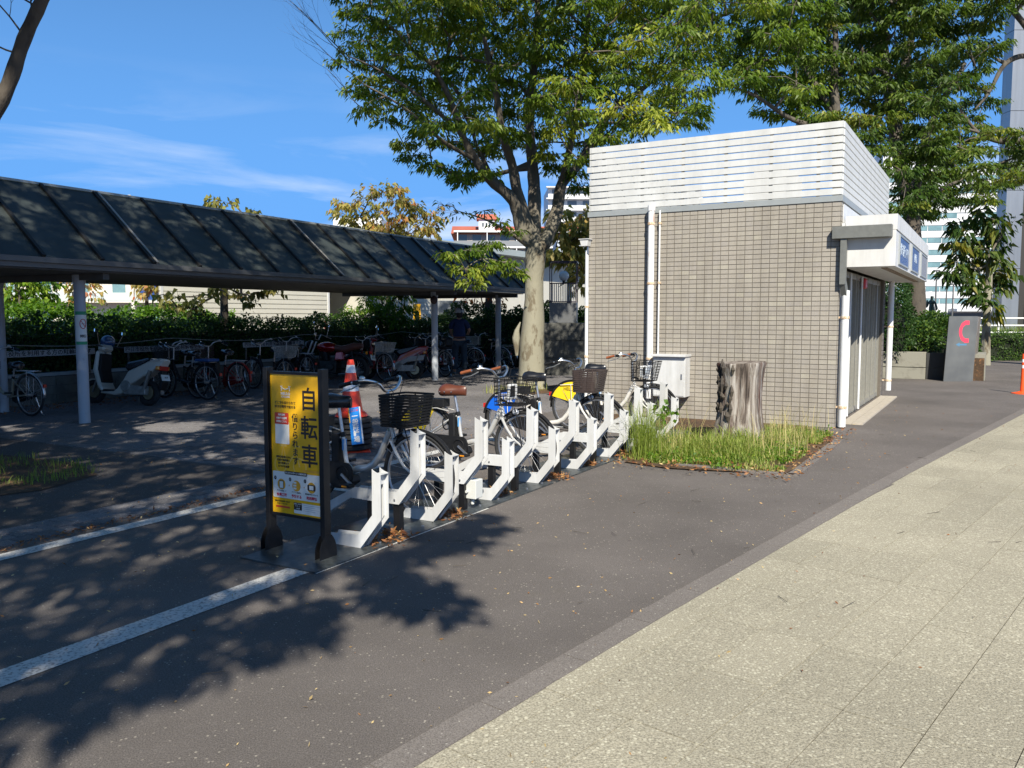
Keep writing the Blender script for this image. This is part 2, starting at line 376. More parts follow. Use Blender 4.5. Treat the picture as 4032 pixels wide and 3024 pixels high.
# grey block paving of the cycle park
lot = tag(bpy.data.objects.new('block_paving', None), kind='structure'); COL.objects.link(lot)
r2 = random.Random(3)
blocks = []
for i in range(0, 72):
    for j in range(3):
        a = -1.2 + i * .152 + (j % 2) * .07; blocks.append((a, 5.765 + j * .157, .144, .149))
for i in range(0, 158):
    for j in range(0, 40):
        a = 5.98 + j * .0 + i * .104; b = 6.255 + j * .205 + (i % 2) * .1
        if 12.2 < a < 18.5 and b < 6.0: continue
        blocks.append((a, b, .098, .199))
vis_blocks = sorted(blocks, key=lambda q: G(q[0], q[1]).length + (100 if abs(G(q[0], q[1]).x) > .62 * G(q[0], q[1]).y else 0))
for q in vis_blocks[:300]:
    h = .010 + r2.uniform(-.004, .003)
    MB().prism([(q[0], q[1]), (q[0] + q[2], q[1]), (q[0] + q[2], q[1] + q[3]), (q[0], q[1] + q[3])], lambda p, hh: G(p[0], p[1], hh), -.01, h).build('paving_block', block_m, lot)
vb = MB()
for q in vis_blocks[300:]:
    h = .010 + r2.uniform(-.004, .003); o = len(vb.v)
    vb.v += [tuple(G(q[0] + x, q[1] + y, z)) for z in (-.01, h) for x, y in ((0, 0), (q[2], 0), (q[2], q[3]), (0, q[3]))]
    vb.f += [(o + 4, o + 5, o + 6, o + 7), (o, o + 1, o + 5, o + 4), (o + 1, o + 2, o + 6, o + 5), (o + 2, o + 3, o + 7, o + 6), (o + 3, o, o + 4, o + 7)]; vb.m += [0] * 5
vb.build('paving_block', block_m, lot, kind='stuff')

# =================================================================== TILED SERVICE BUILDING
tile_cols = [(.335, .306, .265), (.348, .318, .274), (.325, .297, .258), (.358, .330, .283), (.33, .303, .268), (.38, .352, .295)]
tile_ms = [mat('wall_tile_%d' % i, c, .62, var=.06, scale=60, bump=.15, bscale=300, grime=.17) for i, c in enumerate(tile_cols)]
mortar = mat('tile_joint', (.165, .146, .122), .9, var=.1, scale=40, grime=.25)
coping_m = mat('grey_coping', (.36, .385, .39), .45, .3, var=.06, scale=6)
slat_m = mat('white_slat', (.60, .61, .61), .45, var=.05, scale=5, grime=.13)
white_panel = mat('white_panel', (.62, .63, .64), .4, var=.04, scale=4)
canopy_m = mat('canopy_white', (.66, .66, .655), .45, var=.05, scale=5, grime=.15)
gutter_m = mat('grey_gutter', (.17, .175, .165), .5, .2, var=.12, scale=12)
pipe_m = mat('white_pvc', (.70, .71, .72), .4, var=.03, scale=10)
pipe_rusty = mat('white_pipe_with_rust', (.76, .77, .78), .45, second=(.33, .12, .04), sfac=.33, scale=5, streak=(3, 3, .5))
rust_m = mat('rusty_bracket', (.5, .3, .14), .7, second=(.7, .62, .5), sfac=.5, scale=60)
door_alu = mat('door_frame_alloy', (.36, .35, .31), .42, .45, var=.08, scale=20)
alu_dark = mat('grey_anodised_frame', (.20, .195, .18), .4, .6, var=.1, scale=20)
glass_dark = mat('dark_glass', (.05, .065, .07), .08, spec=1.0)
blue_sign = mat('blue_lightbox', (.03, .075, .25), .25, spec=.5, var=.2, scale=8)
red_paint = mat('red_lamp', (.55, .03, .03), .3)
brick_m = mat('weathered_brick', (.17, .15, .135), .8, var=.35, scale=8)
cream_tile = mat('cream_step_tile', (.45, .40, .33), .7, var=.12, scale=15)
B0 = G(12.33, 1.90)
bld = thing('service_building', 'small flat roofed building clad in beige tiles with a white slatted roof screen', 'building', B0, R(60))
Wd = 3.792; Ht = 3.14
core = MB(); core.box(.0, .0, 0, .24, Wd, Ht - .005); core.box(.24, .55, 0, 5.6, Wd, Ht - .005); core.box(5.28, .0, 0, 5.6, .55, Ht - .005)
core.box(.24, .03, 2.36, 5.28, .55, Ht - .006)
core.build('wall', mortar, bld)
tw, th = .1185, .0682; tiles = []
for r in range(46):
    for c in range(32): tiles.append((c * tw + tw / 2, r * th + th / 2 + .002, 0))
tiles.sort(key=lambda t: (B0 + BX * t[0] + Vector((0, 0, t[1] - 1.557))).length)
tms = []
for k in range(6):
    me = MB().box(-.007, -tw / 2 + .0045, -th / 2 + .004, .0, tw / 2 - .0045, th / 2 - .004).build('tile', tile_ms[k], bld)
    tms.append(me.data); bpy.data.objects.remove(me)
far = MB(); rt = random.Random(11)
for i, (y, z, _) in enumerate(tiles):
    k = rt.choices(range(6), [5, 5, 4, 2, 4, .5])[0]
    if i < 300: inst('tile', tms[k], bld, loc=(rt.uniform(-.0008, .0004), y, z))
    else:
        far.cm = k; d = rt.uniform(-.0008, .0004); far.box(-.007 + d, y - tw / 2 + .0045, z - th / 2 + .004, 0, y + tw / 2 - .0045, z + th / 2 - .004)
for r in range(46):                                                       # the return round the corner
    far.cm = rt.choices(range(6), [5, 5, 4, 2, 4, .5])[0]; z = r * th + th / 2 + .002
    far.box(-.006, -.007, z - th / 2 + .004, .105, 0, z + th / 2 - .004)
far.build('tile', tile_ms, bld, kind='stuff')
MB().box(-.022, -.022, Ht, 5.62, Wd + .02, Ht + .08).build('coping', coping_m, bld)
for k in range(10):
    z = Ht + .093 + k * .1005
    MB().box(-.012, .0, z, .040, Wd - .03, z + .0825).build('slat', slat_m, bld)
    MB().box(.042, -.012, z, 5.55, .040, z + .0825).build('slat', slat_m, bld)
    MB().box(.0, Wd - .026, z, 5.55, Wd - .0, z + .087).build('slat', slat_m, bld)
MB().box(-.018, Wd - .06, Ht + .093 + 6 * .1005, .044, Wd + .035, Ht + .179 + 6 * .1005).build('slat_end', slat_m, bld)
fr = MB()
for y in (.3, .95, 1.6, 2.25, 2.9, 3.55): fr.box(.042, y, Ht + .08, .08, y + .045, Ht + 1.08)
for x in (.6, 1.5, 2.4, 3.3, 4.2, 5.1): fr.box(x, .042, Ht + .08, x + .05, .08, Ht + 1.08)
fr.build('screen_frame', coping_m, bld)
un = MB(); un.box(1.2, 1.0, Ht + .08, 2.4, 1.5, Ht + .72); un.box(2.9, 1.6, Ht + .08, 4.2, 2.1, Ht + .86); un.build('roof_unit', white_panel, bld)
# upper white panel over the doors
MB().box(.16, -.012, 2.70, 5.4, .028, Ht - .02).build('fascia_panel', white_panel, bld)
MB().box(.02, -.055, 2.80, 1.1, -.014, 2.84).build('flashing', canopy_m, bld)
MB().box(.03, -.05, 2.66, 1.1, -.014, 2.798).build('stained_trim', mat('stained_wood', (.16, .14, .12), .8, var=.4, scale=20, streak=(1, 1, .2)), bld)
# canopy over the entrance
CY0, CX1 = -.70, 6.1
can = MB(); can.box(.02, CY0, 2.235, CX1, -.06, 2.72); can.build('canopy', canopy_m, bld, bevel=.004)
for k in range(3): MB().box(.02 + k * 1.98, CY0 - .012, 2.724, .02 + (k + 1) * 1.98 - .006, -.06, 2.93).build('canopy_panel', canopy_m, bld)
for k in range(3):
    x0 = .45 + k * 1.92
    f = MB().box(x0, CY0 - .012, 2.31, x0 + 1.35, CY0 - .001, 2.66).build('sign_panel', blue_sign if k < 2 else mat('grey_poster', (.25, .25, .27), .4), bld)
    fr = MB(); fr.box(x0 - .03, CY0 - .02, 2.28, x0, CY0 + .001, 2.69); fr.box(x0 + 1.35, CY0 - .02, 2.28, x0 + 1.38, CY0 + .001, 2.69); fr.box(x0, CY0 - .02, 2.28, x0 + 1.35, CY0 + .001, 2.305); fr.box(x0, CY0 - .02, 2.665, x0 + 1.35, CY0 + .001, 2.69)
    fr.build('sign_frame', coping_m, bld)
pale_ink = mat('pale_ink', (.6, .7, .8), .5)
text('都市銀行 ATM', .19, pale_ink, bld, frame_m((1.12, CY0 - .0145, 2.485), (1, 0, 0), (0, 0, 1)))
text('郵便局', .16, pale_ink, bld, frame_m((3.04, CY0 - .0145, 2.5), (1, 0, 0), (0, 0, 1)))
MB().box(.30, CY0 + .12, 2.223, 5.6, CY0 + .2, 2.2345).build('soffit_rust_strip', mat('soffit_stain', (.26, .2, .15), .8, var=.3, scale=10), bld)
gt = MB(); gt.box(-.125, -.66, 2.62, .012, .09, 2.785); gt.build('gutter', gutter_m, bld, bevel=.004)
dp = MB(); dp.bar((-.06, -.06, 2.62), (-.06, -.06, 2.0), .08); dp.bar((-.06, -.06, 2.03), (.02, -.08, 1.86), .075); dp.build('gutter_outlet', gutter_m, bld)
def downpipe(x, y, z0, z1, r, clamps, name='downpipe', m=pipe_m, by=1, bx=0):
    o = MB().cyl((x, y, z0), (x, y, z1), r, n=18).build(name, m, bld, smooth=True)
    for z in clamps:
        c = MB(); c.cyl((x, y, z), (x, y, z + .035), r + .008, n=18); c.box(x - .012 - bx * .1, y - .012, z + .004, x + .012, y + .012 + by * .1, z + .03)
        c.build('bracket', rust_m, o, smooth=False)
downpipe(.03, -.09, .02, 1.92, .052, (.28, 1.53))
downpipe(5.5, -.12, .12, 2.24, .055, (.30, 1.35))
downpipe(-.12, 2.70, .3, 3.19, .05, (.9, 2.05, 2.95), m=pipe_rusty, by=0, bx=-1)
downpipe(-.065, 2.585, .95, 3.17, .013, (2.06, 2.96), name='conduit', by=0, bx=-1)
downpipe(-.03, Wd + .022, .05, 2.62, .028, (.9, 1.7), name='conduit', by=0, bx=-1)
MB().cyl((-.12, 2.70, 3.16), (-.12, 2.70, 3.24), .058, n=18).build('pipe_cap', pipe_rusty, bld)
# doors and glazing of the side front
zz = 2.235
frames = MB()
for x in (.24, .72, .80, 1.36, 1.44, 2.05, 2.13, 2.75, 2.83, 3.45, 3.53, 4.10, 4.18, 4.75, 4.83, 5.24): frames.box(x, .05, .02, x + .06, .17, zz)
frames.box(.24, .055, zz - .09, 5.28, .165, zz - .002); frames.box(.24, .055, .02, 5.28, .165, .10)
frames.build('door_frame', door_alu, bld)
xs = [.30, .86, 1.5, 2.19, 2.89, 3.59, 4.24, 4.89]; xe = [.72, 1.36, 2.05, 2.75, 3.45, 4.10, 4.75, 5.24]
for i, (x0, x1) in enumerate(zip(xs, xe)):
    d = MB().box(x0 + .001, .10, .101, x1 - .001, .112, zz - .091).build('glass_pane', glass_dark, bld)
for x in (.78, 1.42, 2.12, 2.82, 3.52, 4.16): MB().box(x, .02, .12, x + .02, .048, zz - .1).build('door_edge', door_alu, bld)
for x in (1.05, 2.25): MB().cyl((x, -.005, .06), (x, -.005, 2.2), .019, n=10).build('white_pole', pipe_m, bld)
MB().box(.16, -.004, .02, .232, .05, 2.23).build('jamb', alu_dark, bld)
MB().box(.48, .093, .85, .70, .099, 1.08).build('notice', white_panel, bld); MB().box(.36, .093, 1.25, .62, .099, 1.52).build('notice', mat('notice_grey', (.5, .5, .55), .5), bld)
MB().box(1.55, .093, 1.05, 1.85, .099, 1.55).build('notice', blue_sign, bld); MB().box(1.6, .092, .78, 1.84, .099, 1.0).build('notice', white_panel, bld)
MB().box(2.5, -.03, 2.02, 2.72, .049, 2.19).build('alarm_lamp', red_paint, bld, bevel=.02)
bk = MB()
for r in range(22):
    for c in range(3): bk.box(5.30 + c * .1, -.006, r * .1 + .008, 5.30 + c * .1 + .092, 0, r * .1 + .093)
bk.build('brick', brick_m, bld, kind='stuff')
st = MB()
for i in range(17):
    for j in range(2):
        MB().box(.55 + i * .285, -.30 + j * .15, .0, .55 + i * .285 + .277, -.30 + j * .15 + .143, .022).build('step_tile', cream_tile, bld)
# white meter cabinet on the wall
cab = thing('meter_cabinet', 'white metal meter cabinet fixed low on the beige tiled wall', 'cabinet', B0 + BX * 2.345, R(60))
MB().box(-.24, -.255, .35, -.008, .255, .955).build('body', white_steel, cab, bevel=.004)
MB().box(-.30, -.27, .957, -.006, .27, .99).build('lid', white_steel, cab, bevel=.003)
MB().box(-.248, -.235, .37, -.2405, .235, .90).build('door', white_steel, cab)
MB().box(-.256, -.21, .62, -.2485, -.19, .70).build('handle', alloy, cab)
# floodlight on the far corner
fl = thing('floodlight', 'small white floodlight on the left corner of the tiled building', 'light', B0 + BX * (Wd - .02) + Vector((0, 0, 2.56)), R(60))
p = MB(); p.prism([(-.05, .10), (.10, .10), (.075, 0), (-.03, 0)], lambda q, h: Vector((h, q[0] + .02, q[1] + .12)), -.14, -.02); p.build('housing', white_steel, fl)
MB().box(-.155, -.045, .222, -.01, .135, .234).build('hood', white_steel, fl)
MB().box(-.06, .0, .0, -.03, .03, .12).build('bracket', alloy, fl)
# =================================================================== CYCLE RACK AND SIGN
FWD = R(-30)                         # x towards the road (-B), y along the row (A)
def GX(a, b, z=0.): return G(a, b, z)
plates = ground_mat('steel_plate', (.045, .052, .055), (.07, .078, .08), 30, .25, (.13, .11, .09), .25, chip=(.2, .18, .16), chip_pos=.8)
plates.node_tree.nodes['Principled BSDF'].inputs['Roughness'].default_value = .38
plates.node_tree.nodes['Principled BSDF'].inputs['Specular IOR Level'].default_value = .45
for k in range(9):
    a0 = 4.30 + k * .79; p = thing('base_plate', None, None) if False else None
    m = MB(); m.prism([(a0 + .003, 3.525), (a0 + .787, 3.525), (a0 + .787, 4.14), (a0 + .003, 4.14)], lambda q, h: G(q[0], q[1], h), .0, .011)
    o = m.build('rack_base_plate', plates)
    tag(o, ['dark steel base plate under the nearest rack, right behind the sign', 'dark steel base plate second from the sign', 'dark steel base plate below the white junction box', 'dark steel base plate fourth from the sign', 'dark steel base plate with a heap of brown leaves, mid row', 'dark steel base plate sixth from the sign', 'dark steel base plate third from the grass bed', 'dark steel base plate second from the grass bed', 'dark steel base plate reaching into the grass bed'][k], 'plate', 'steel base plates of the cycle rack')
    for aa in (.12, .62):
        for bb in (3.60, 4.06): MB().cyl(G(a0 + aa, bb, .0112), G(a0 + aa, bb, .022), .012, n=6).build('bolt', alloy, o)
def rack(kind, a, label):
    """U channel bent from flat foot to slope to upright; two flanges with a slotted web"""
    dz = .012 if kind == 0 else .225
    t = thing('bicycle_rack', label, 'bicycle rack', G(a, 3.93, 0), FWD, 'white bicycle rack stands in a row')
    poly = [(0, 0), (.045, .075), (.285, .088), (.408, .235), (.411, .545), (.425, .535), (.45, .524), (.482, .515), (.482, .212), (.305, -.0)]
    if kind == 1: poly = [(-.03, .0), (-.03, .085)] + poly[2:]
    for sgn, nm in ((-1, 'near_flange'), (1, 'far_flange')):
        m = MB(); m.prism(poly, lambda q, h: (q[0], h, q[1] + dz), sgn * .040 - .0022, sgn * .040 + .0022)
        m.build('side_flange', white_steel, t)
    w = MB()
    w.add([(.0, -.0375, dz + .003), (.30, -.0375, dz + .003), (.30, .0375, dz + .003), (.0, .0375, dz + .003)], [(0, 1, 2, 3)])
    for s_ in (-1, 1):                                         # strips each side of the tyre slot
        for (p0, p1) in (((.305, dz + .004), (.452, dz + .225)), ((.452, dz + .225), (.452, dz + .44))):
            w.bar((p0[0], s_ * .030, p0[1]), (p1[0], s_ * .030, p1[1]), .016, .003, up=(0, 0, 1) if p0[0] != p1[0] else (1, 0, 0))
    w.box(.451, -.0375, dz + .44, .454, .0375, dz + .512); w.box(.425, -.0375, dz + .512, .488, .0375, dz + .515)
    w.build('web', white_steel, t)
    if kind == 1:
        r_ = MB()
        for sgn in (-1, 1): r_.prism([(-.035, 0), (-.035, .085), (-.10, .085), (-.56, -.155), (-.58, -.215), (-.50, -.215), (-.15, 0)], lambda q, h: (q[0], h, q[1] + dz), sgn * .034 - .002, sgn * .034 + .002)
        r_.add([(-.04, -.032, dz + .004), (-.16, -.032, dz + .004), (-.55, -.032, .014), (-.55, .032, .014), (-.16, .032, dz + .004), (-.04, .032, dz + .004)], [(0, 1, 4, 5), (1, 2, 3, 4)])
        r_.build('ramp', white_steel, t)
        for x in (.03, .27): MB().box(x - .027, -.025, .012, x + .027, .025, dz - .001).build('post', black_steel, t)
        for x in (.03, .27): MB().cyl((x, -.043, dz + .03), (x, -.050, dz + .03), .008, n=6).build('bolt', alloy, t)
    else:
        MB().box(.02, -.038, .0115, .30, .038, .0125 + .001).build('foot_pad', white_steel, t)
    return t
occ = {2: 'holding the front wheel of the electric bicycle with the black saddle', 6: 'holding the front wheel of the bicycle with the brown saddle', 10: 'holding the front wheel of the bicycle with the blue panel', 14: 'holding the front wheel of the bicycle with the yellow lettered panel'}
emp = {0: 'low white rack stand nearest the yellow sign, empty', 4: 'low white rack stand with the grey junction box at its foot, empty', 8: 'low white rack stand with leaves at its foot, in the middle of the row, empty', 12: 'low white rack stand seen through the tall thin grass, empty'}
for k in range(15):
    a = 4.29 + .42 * k
    if k % 2 == 0: lb = ('low white rack stand ' + occ[k]) if k in occ else emp[k]
    else: lb = 'raised white rack stand with ramp on black posts, ' + ['nearest the sign', 'second raised one from the sign', 'third raised one from the sign', 'fourth raised one from the sign', 'fifth, beside the dark slatted basket', 'sixth, at the edge of the grass', 'last, among the grass blades'][k // 2]
    rack(k % 2, a, lb)
jb = thing('junction_box', 'pale grey electrical junction box on the ground between two rack posts', 'box', G(5.62, 3.60, .10), FWD)
jbm = mat('grey_plastic_box', (.62, .63, .60), .5)
MB().box(-.05, -.055, 0, .05, .055, .15).build('body', jbm, jb, bevel=.004); MB().box(-.058, -.063, .0, .058, -.0555, .155).build('lid', jbm, jb, bevel=.003)
m = MB(); m.cyl((-.02, -.065, .06), (-.02, -.085, .06), .012, n=8); m.cyl((.0, -.02, -.05), (.0, -.02, .001), .014, n=8); m.build('cable_gland', jbm, jb)

# the yellow hire sign
yellow = mat('sign_yellow', (.80, .43, .012), .22, coat=.3)
yellow_pale = mat('sign_yellow_pale', (.80, .50, .10), .25)
ink = mat('black_ink', (.02, .015, .012), .4); white_ink = mat('white_ink', (.75, .74, .70), .4); red_ink = mat('red_ink', (.55, .045, .02), .4); orange_ink = mat('amber_ink', (.70, .34, .02), .4); pink_ink = mat('crimson_ink', (.6, .03, .06), .4)
sg = thing('hire_sign', 'black framed standing sign with a yellow bicycle hire poster', 'sign', G(3.97, 3.915, .012), FWD)
MB().prism([(-.245, -.27), (.40, -.27), (.40, .33), (-.245, .33)], lambda q, h: (q[0], q[1], h), -.011, .0).build('base_plate', plates, sg)
for x in (-.243, .240):
    MB().box(x - .018, -.03, .001, x + .02, .03, 1.215).build('post', black_steel, sg, bevel=.002)
    gs = [(-.078, 0), (.078, 0), (.078, .06), (.062, .105), (.033, .145), (-.033, .145), (-.062, .105), (-.078, .06)]
    m = MB(); m.prism(gs, lambda q, h: (h, q[0], q[1]), x - .0225, x - .0185); m.prism(gs, lambda q, h: (h, q[0], q[1]), x + .0185, x + .0225)
    m.build('gusset', black_plastic, sg)
MB().box(-.2245, -.018, 1.172, .2245, .018, 1.190).build('rail', black_steel, sg); MB().box(-.2245, -.018, .232, .2245, .018, .25).build('rail', black_steel, sg)
for s_, x in ((-1, -.2245), (1, .2145)): MB().box(x, -.018, .2505, x + .010, .018, 1.1715).build('stile', black_steel, sg)
MB().box(-.2143, -.008, .2505, .2143, .010, 1.1715).build('poster', yellow, sg)
F = -.0085
def onsign(x, z, h=0.): return frame_m((x, F - h, z), (1, 0, 0), (0, 0, 1))
def rect(x0, z0, x1, z1, m, h=.0008, name='print'):
    return MB().box(x0, F - h - .0006, z0, x1, F - h, z1).build(name, m, sg)
def disc(x, z, rx, rz, m, h=.0008):
    mb = MB(); k = 28; mb.add([(x + rx * math.cos(2 * math.pi * i / k), F - h - .0004, z + rz * math.sin(2 * math.pi * i / k)) for i in range(k)], [tuple(range(k))]); return mb.build('print', m, sg)
def rrect(x0, z0, x1, z1, m, r=.012, h=.0008, name='print'):
    pts = []
    for cx_, cz_, a0 in ((x1 - r, z1 - r, 0), (x0 + r, z1 - r, 90), (x0 + r, z0 + r, 180), (x1 - r, z0 + r, 270)):
        pts += [(cx_ + r * math.cos(R(a0 + t)), cz_ + r * math.sin(R(a0 + t))) for t in (0, 30, 60, 90)]
    mb = MB(); mb.prism(pts, lambda q, hh: (q[0], F - hh, q[1]), h, h + .0006); return mb.build(name, m, sg)
for i, ch in enumerate('自転車'): text(ch, .158, ink, sg, onsign(.122, 1.006 - i * .184, .001), bold=.0022, sx=.94)
for i, ch in enumerate('借りられます'): text(ch, .056, ink, sg, onsign(.0, .887 - i * .0565, .001), bold=.0008)
text('HELLO', .0245, white_ink, sg, onsign(-.078, 1.044, .001), bold=.0010, space=1.15); text('CYCLING', .0155, white_ink, sg, onsign(-.078, 1.024, .001), bold=.0006, space=1.15)
m = MB(); m.tube([(-.115, F - .001, 1.062), (-.112, F - .001, 1.088), (-.100, F - .001, 1.078), (-.078, F - .001, 1.072), (-.056, F - .001, 1.078), (-.044, F - .001, 1.088), (-.041, F - .001, 1.062)], .0032, n=6)
m.tube([(-.122, F - .001, 1.094), (-.112, F - .001, 1.088), (-.106, F - .001, 1.096)], .003, n=6); m.tube([(-.034, F - .001, 1.094), (-.044, F - .001, 1.088), (-.05, F - .001, 1.096)], .003, n=6); m.build('logo', white_ink, sg)
text('どこでも借りられて', .0205, ink, sg, onsign(-.084, .984, .001), bold=.0003, space=1.02); text('好きな場所で返せる', .0205, ink, sg, onsign(-.084, .958, .001), bold=.0003, space=1.02)
rrect(-.176, .713, -.052, .86, white_ink, .006); rrect(-.178, .843, -.054, .919, red_ink, .006, h=.0016)
for i, s_ in enumerate(('利用登録', '初期費用無料', '詳細はこちら')): text(s_, .0155, white_ink, sg, onsign(-.116, .904 - i * .022, .003), bold=.0003)
m = MB()                                                                # pale bicycle drawn behind the small print
m.torus((-.135, F - .0003, .575), (0, 1, 0), .052, .0045, 32, 4); m.torus((.035, F - .0003, .57), (0, 1, 0), .055, .0045, 32, 4)
m.tube([(-.135, F - .0003, .575), (-.075, F - .0003, .575), (-.11, F - .0003, .70), (-.135, F - .0003, .575)], .006, n=4); m.tube([(-.075, F - .0003, .575), (.005, F - .0003, .665), (.035, F - .0003, .57)], .006, n=4); m.tube([(-.14, F - .0003, .705), (-.08, F - .0003, .705)], .009, n=4); m.tube([(.005, F - .0003, .665), (-.003, F - .0003, .705), (.04, F - .0003, .705)], .006, n=4)
m.v = [(x, F - .0004 if y < F else F + .0005, z) for x, y, z in m.v]; m.build('print', yellow_pale, sg)
for i, s_ in enumerate(('電動自転車だから', '坂道や長距離も', '楽々快適です', 'いつでも返却')): text(s_, .0165, ink, sg, onsign(-.108, .625 - i * .021, .0012), bold=.0002)
rrect(-.207, .352, .209, .528, white_ink, .008); rrect(-.10, .513, .10, .536, ink, .010, h=.0016); text('はじめての方へ 3つの簡単登録', .0135, white_ink, sg, onsign(0, .5245, .003), bold=.0002)
rrect(.06, .54, .209, .556, orange_ink, .004)
for i, (x, t1, t2) in enumerate(((-.130, 'アプリを取って', '会員登録'), (.003, 'アプリで簡単に', '予約する'), (.135, '電話番号をひらいて', '利用開始'))):
    disc(x, .443, .036, .036, orange_ink, .0016); disc(x - .055, .482, .011, .013, ink, .0016); text(str(i + 1), .014, white_ink, sg, onsign(x - .055, .482, .0028))
    if i == 0: rrect(x - .019, .415, x + .019, .468, ink, .004, h=.0022); rrect(x - .015, .418, x + .015, .462, white_ink, .002, h=.003)
    if i == 1:
        for q in range(3): rect(x - .026, .420 + q * .019, x + .0, .432 + q * .019, white_ink, .0022)
    if i == 2: rrect(x - .034, .424, x + .034, .463, ink, .006, h=.0022); rrect(x - .018, .430, x + .018, .457, white_ink, .002, h=.003)
    text(t1, .0125, ink, sg, onsign(x, .398, .0018), bold=.0001); text(t2, .0225, pink_ink, sg, onsign(x, .372, .0018), bold=.0009)
text('→', .02, orange_ink, sg, onsign(-.063, .44, .0018)); text('→', .02, orange_ink, sg, onsign(.07, .44, .0018))
for i, s_ in enumerate(('利用方法のお問い合わせ', 'サポートセンター')): text(s_, .0125, ink, sg, onsign(-.125, .328 - i * .017, .001))
rrect(-.185, .286, -.06, .298, red_ink, .004); rrect(-.022, .262, .209, .333, white_ink, .003); rrect(-.022, .285, .048, .333, ink, .003, h=.0016)
for i, s_ in enumerate(('お問い合わせ', '00-0000', '24時間')): text(s_ if i != 1 else 'サポート', .0115, white_ink, sg, onsign(.013, .324 - i * .0145, .003))
for i in range(4): rect(.058, .322 - i * .0125, .195 - (i % 2) * .03, .3245 - i * .0125, mat('grey_ink', (.4, .4, .4), .5), .0018)

# =================================================================== BICYCLES
def wheel(parent, x, r=.335, y=0., steer=None, rim_m=alloy, guard=None, nsp=32):
    w = thing('wheel', None, None); w.parent = parent; w.location = (x, y, r)
    del_props(w)
    MB().torus((0, 0, 0), (0, 1, 0), r - .019, (.019, .017), 44, 8).build('tyre', rubber, w, smooth=True)
    MB().torus((0, 0, 0), (0, 1, 0), r - .046, (.010, .011), 44, 6).build('rim', rim_m, w, smooth=True)
    s = MB()
    for i in range(nsp):
        a = 2 * math.pi * i / nsp; b = a + (.35 if i % 4 < 2 else -.35) ; sd = .028 * (1 if i % 2 else -1)
        s.cyl((.025 * math.cos(b), sd, .025 * math.sin(b)), ((r - .05) * math.cos(a), 0, (r - .05) * math.sin(a)), .0013, n=3, cap=False)
    s.build('spokes', alloy, w)
    MB().cyl((0, -.045, 0), (0, .045, 0), .022, n=12).build('hub', alloy, w, smooth=True)
    return w
def del_props(o):
    for k in ('label', 'category', 'group'):
        if k in o: del o[k]
def arc(cx_, cz_, r, a0, a1, n): return [(cx_ + r * math.cos(R(a0 + (a1 - a0) * i / (n - 1))), cz_ + r * math.sin(R(a0 + (a1 - a0) * i / (n - 1)))) for i in range(n)]
def fender(parent, cx_, cz_, a0, a1, m, r=.352, w=.05):
    mb = MB(); pts = arc(cx_, cz_, r, a0, a1, 18); pro = [(-w / 2, -.012), (-w / 2 + .006, 0), (0, .006), (w / 2 - .006, 0), (w / 2, -.012)]
    v = []
    for (x, z) in pts:
        d = Vector((x - cx_, 0, z - cz_)).normalized()
        for (yy, h) in pro: v.append(Vector((x, yy, z)) + d * h)
    k = len(pro); mb.add(v, [(i * k + j, i * k + j + 1, (i + 1) * k + j + 1, (i + 1) * k + j) for i in range(len(pts) - 1) for j in range(k - 1)])
    o = mb.build('mudguard', m, parent, smooth=True); md = o.modifiers.new('s', 'SOLIDIFY'); md.thickness = .002
    return o
def saddle(parent, x, z, m, tilt=0., rivets=False, sx=1.):
    mb = MB(); n = 14; prof = []
    # stations along the saddle from tail (x-) to nose (x+): half width, top, drop
    stt = [(-.135, .045, .030), (-.12, .085, .044), (-.08, .105, .052), (-.03, .092, .046), (.03, .058, .036), (.09, .034, .034), (.135, .024, .030), (.15, .012, .018)]
    v = []
    for (xx, hw, top) in stt:
        for j in range(n):
            a = 2 * math.pi * j / n; yy = hw * math.cos(a); zz_ = (top * 1.2 if math.sin(a) > 0 else .062) * math.sin(a) - (.012 * abs(math.cos(a)) ** 2)
            v.append((x + xx * sx, yy, z + zz_ + xx * tilt))
    mb.add(v, [(i * n + j, i * n + (j + 1) % n, (i + 1) * n + (j + 1) % n, (i + 1) * n + j) for i in range(len(stt) - 1) for j in range(n)] + [tuple(range(n)), tuple(range(len(v) - 1, len(v) - n - 1, -1))])
    o = mb.build('saddle', m, parent, smooth=True)
    if rivets:
        rv = MB()
        for xx, yy in ((-.09, -.103), (-.04, -.098), (.02, -.068)): rv.ball((x + xx, yy, z - .018), .007, 8, 5)
        rv.build('rivet', chrome, o)
    sp_ = MB(); sp_.tube([(x - .09, -.02, z - .04), (x - .02, -.018, z - .055), (x + .08, -.01, z - .03)], .004, 6); sp_.tube([(x - .09, .02, z - .04), (x - .02, .018, z - .055), (x + .08, .01, z - .03)], .004, 6)
    for s_ in (-1, 1): sp_.cyl((x - .08, s_ * .045, z - .065), (x - .08, s_ * .045, z - .02), .014, n=8)
    sp_.build('saddle_spring', alloy, o)
    return o
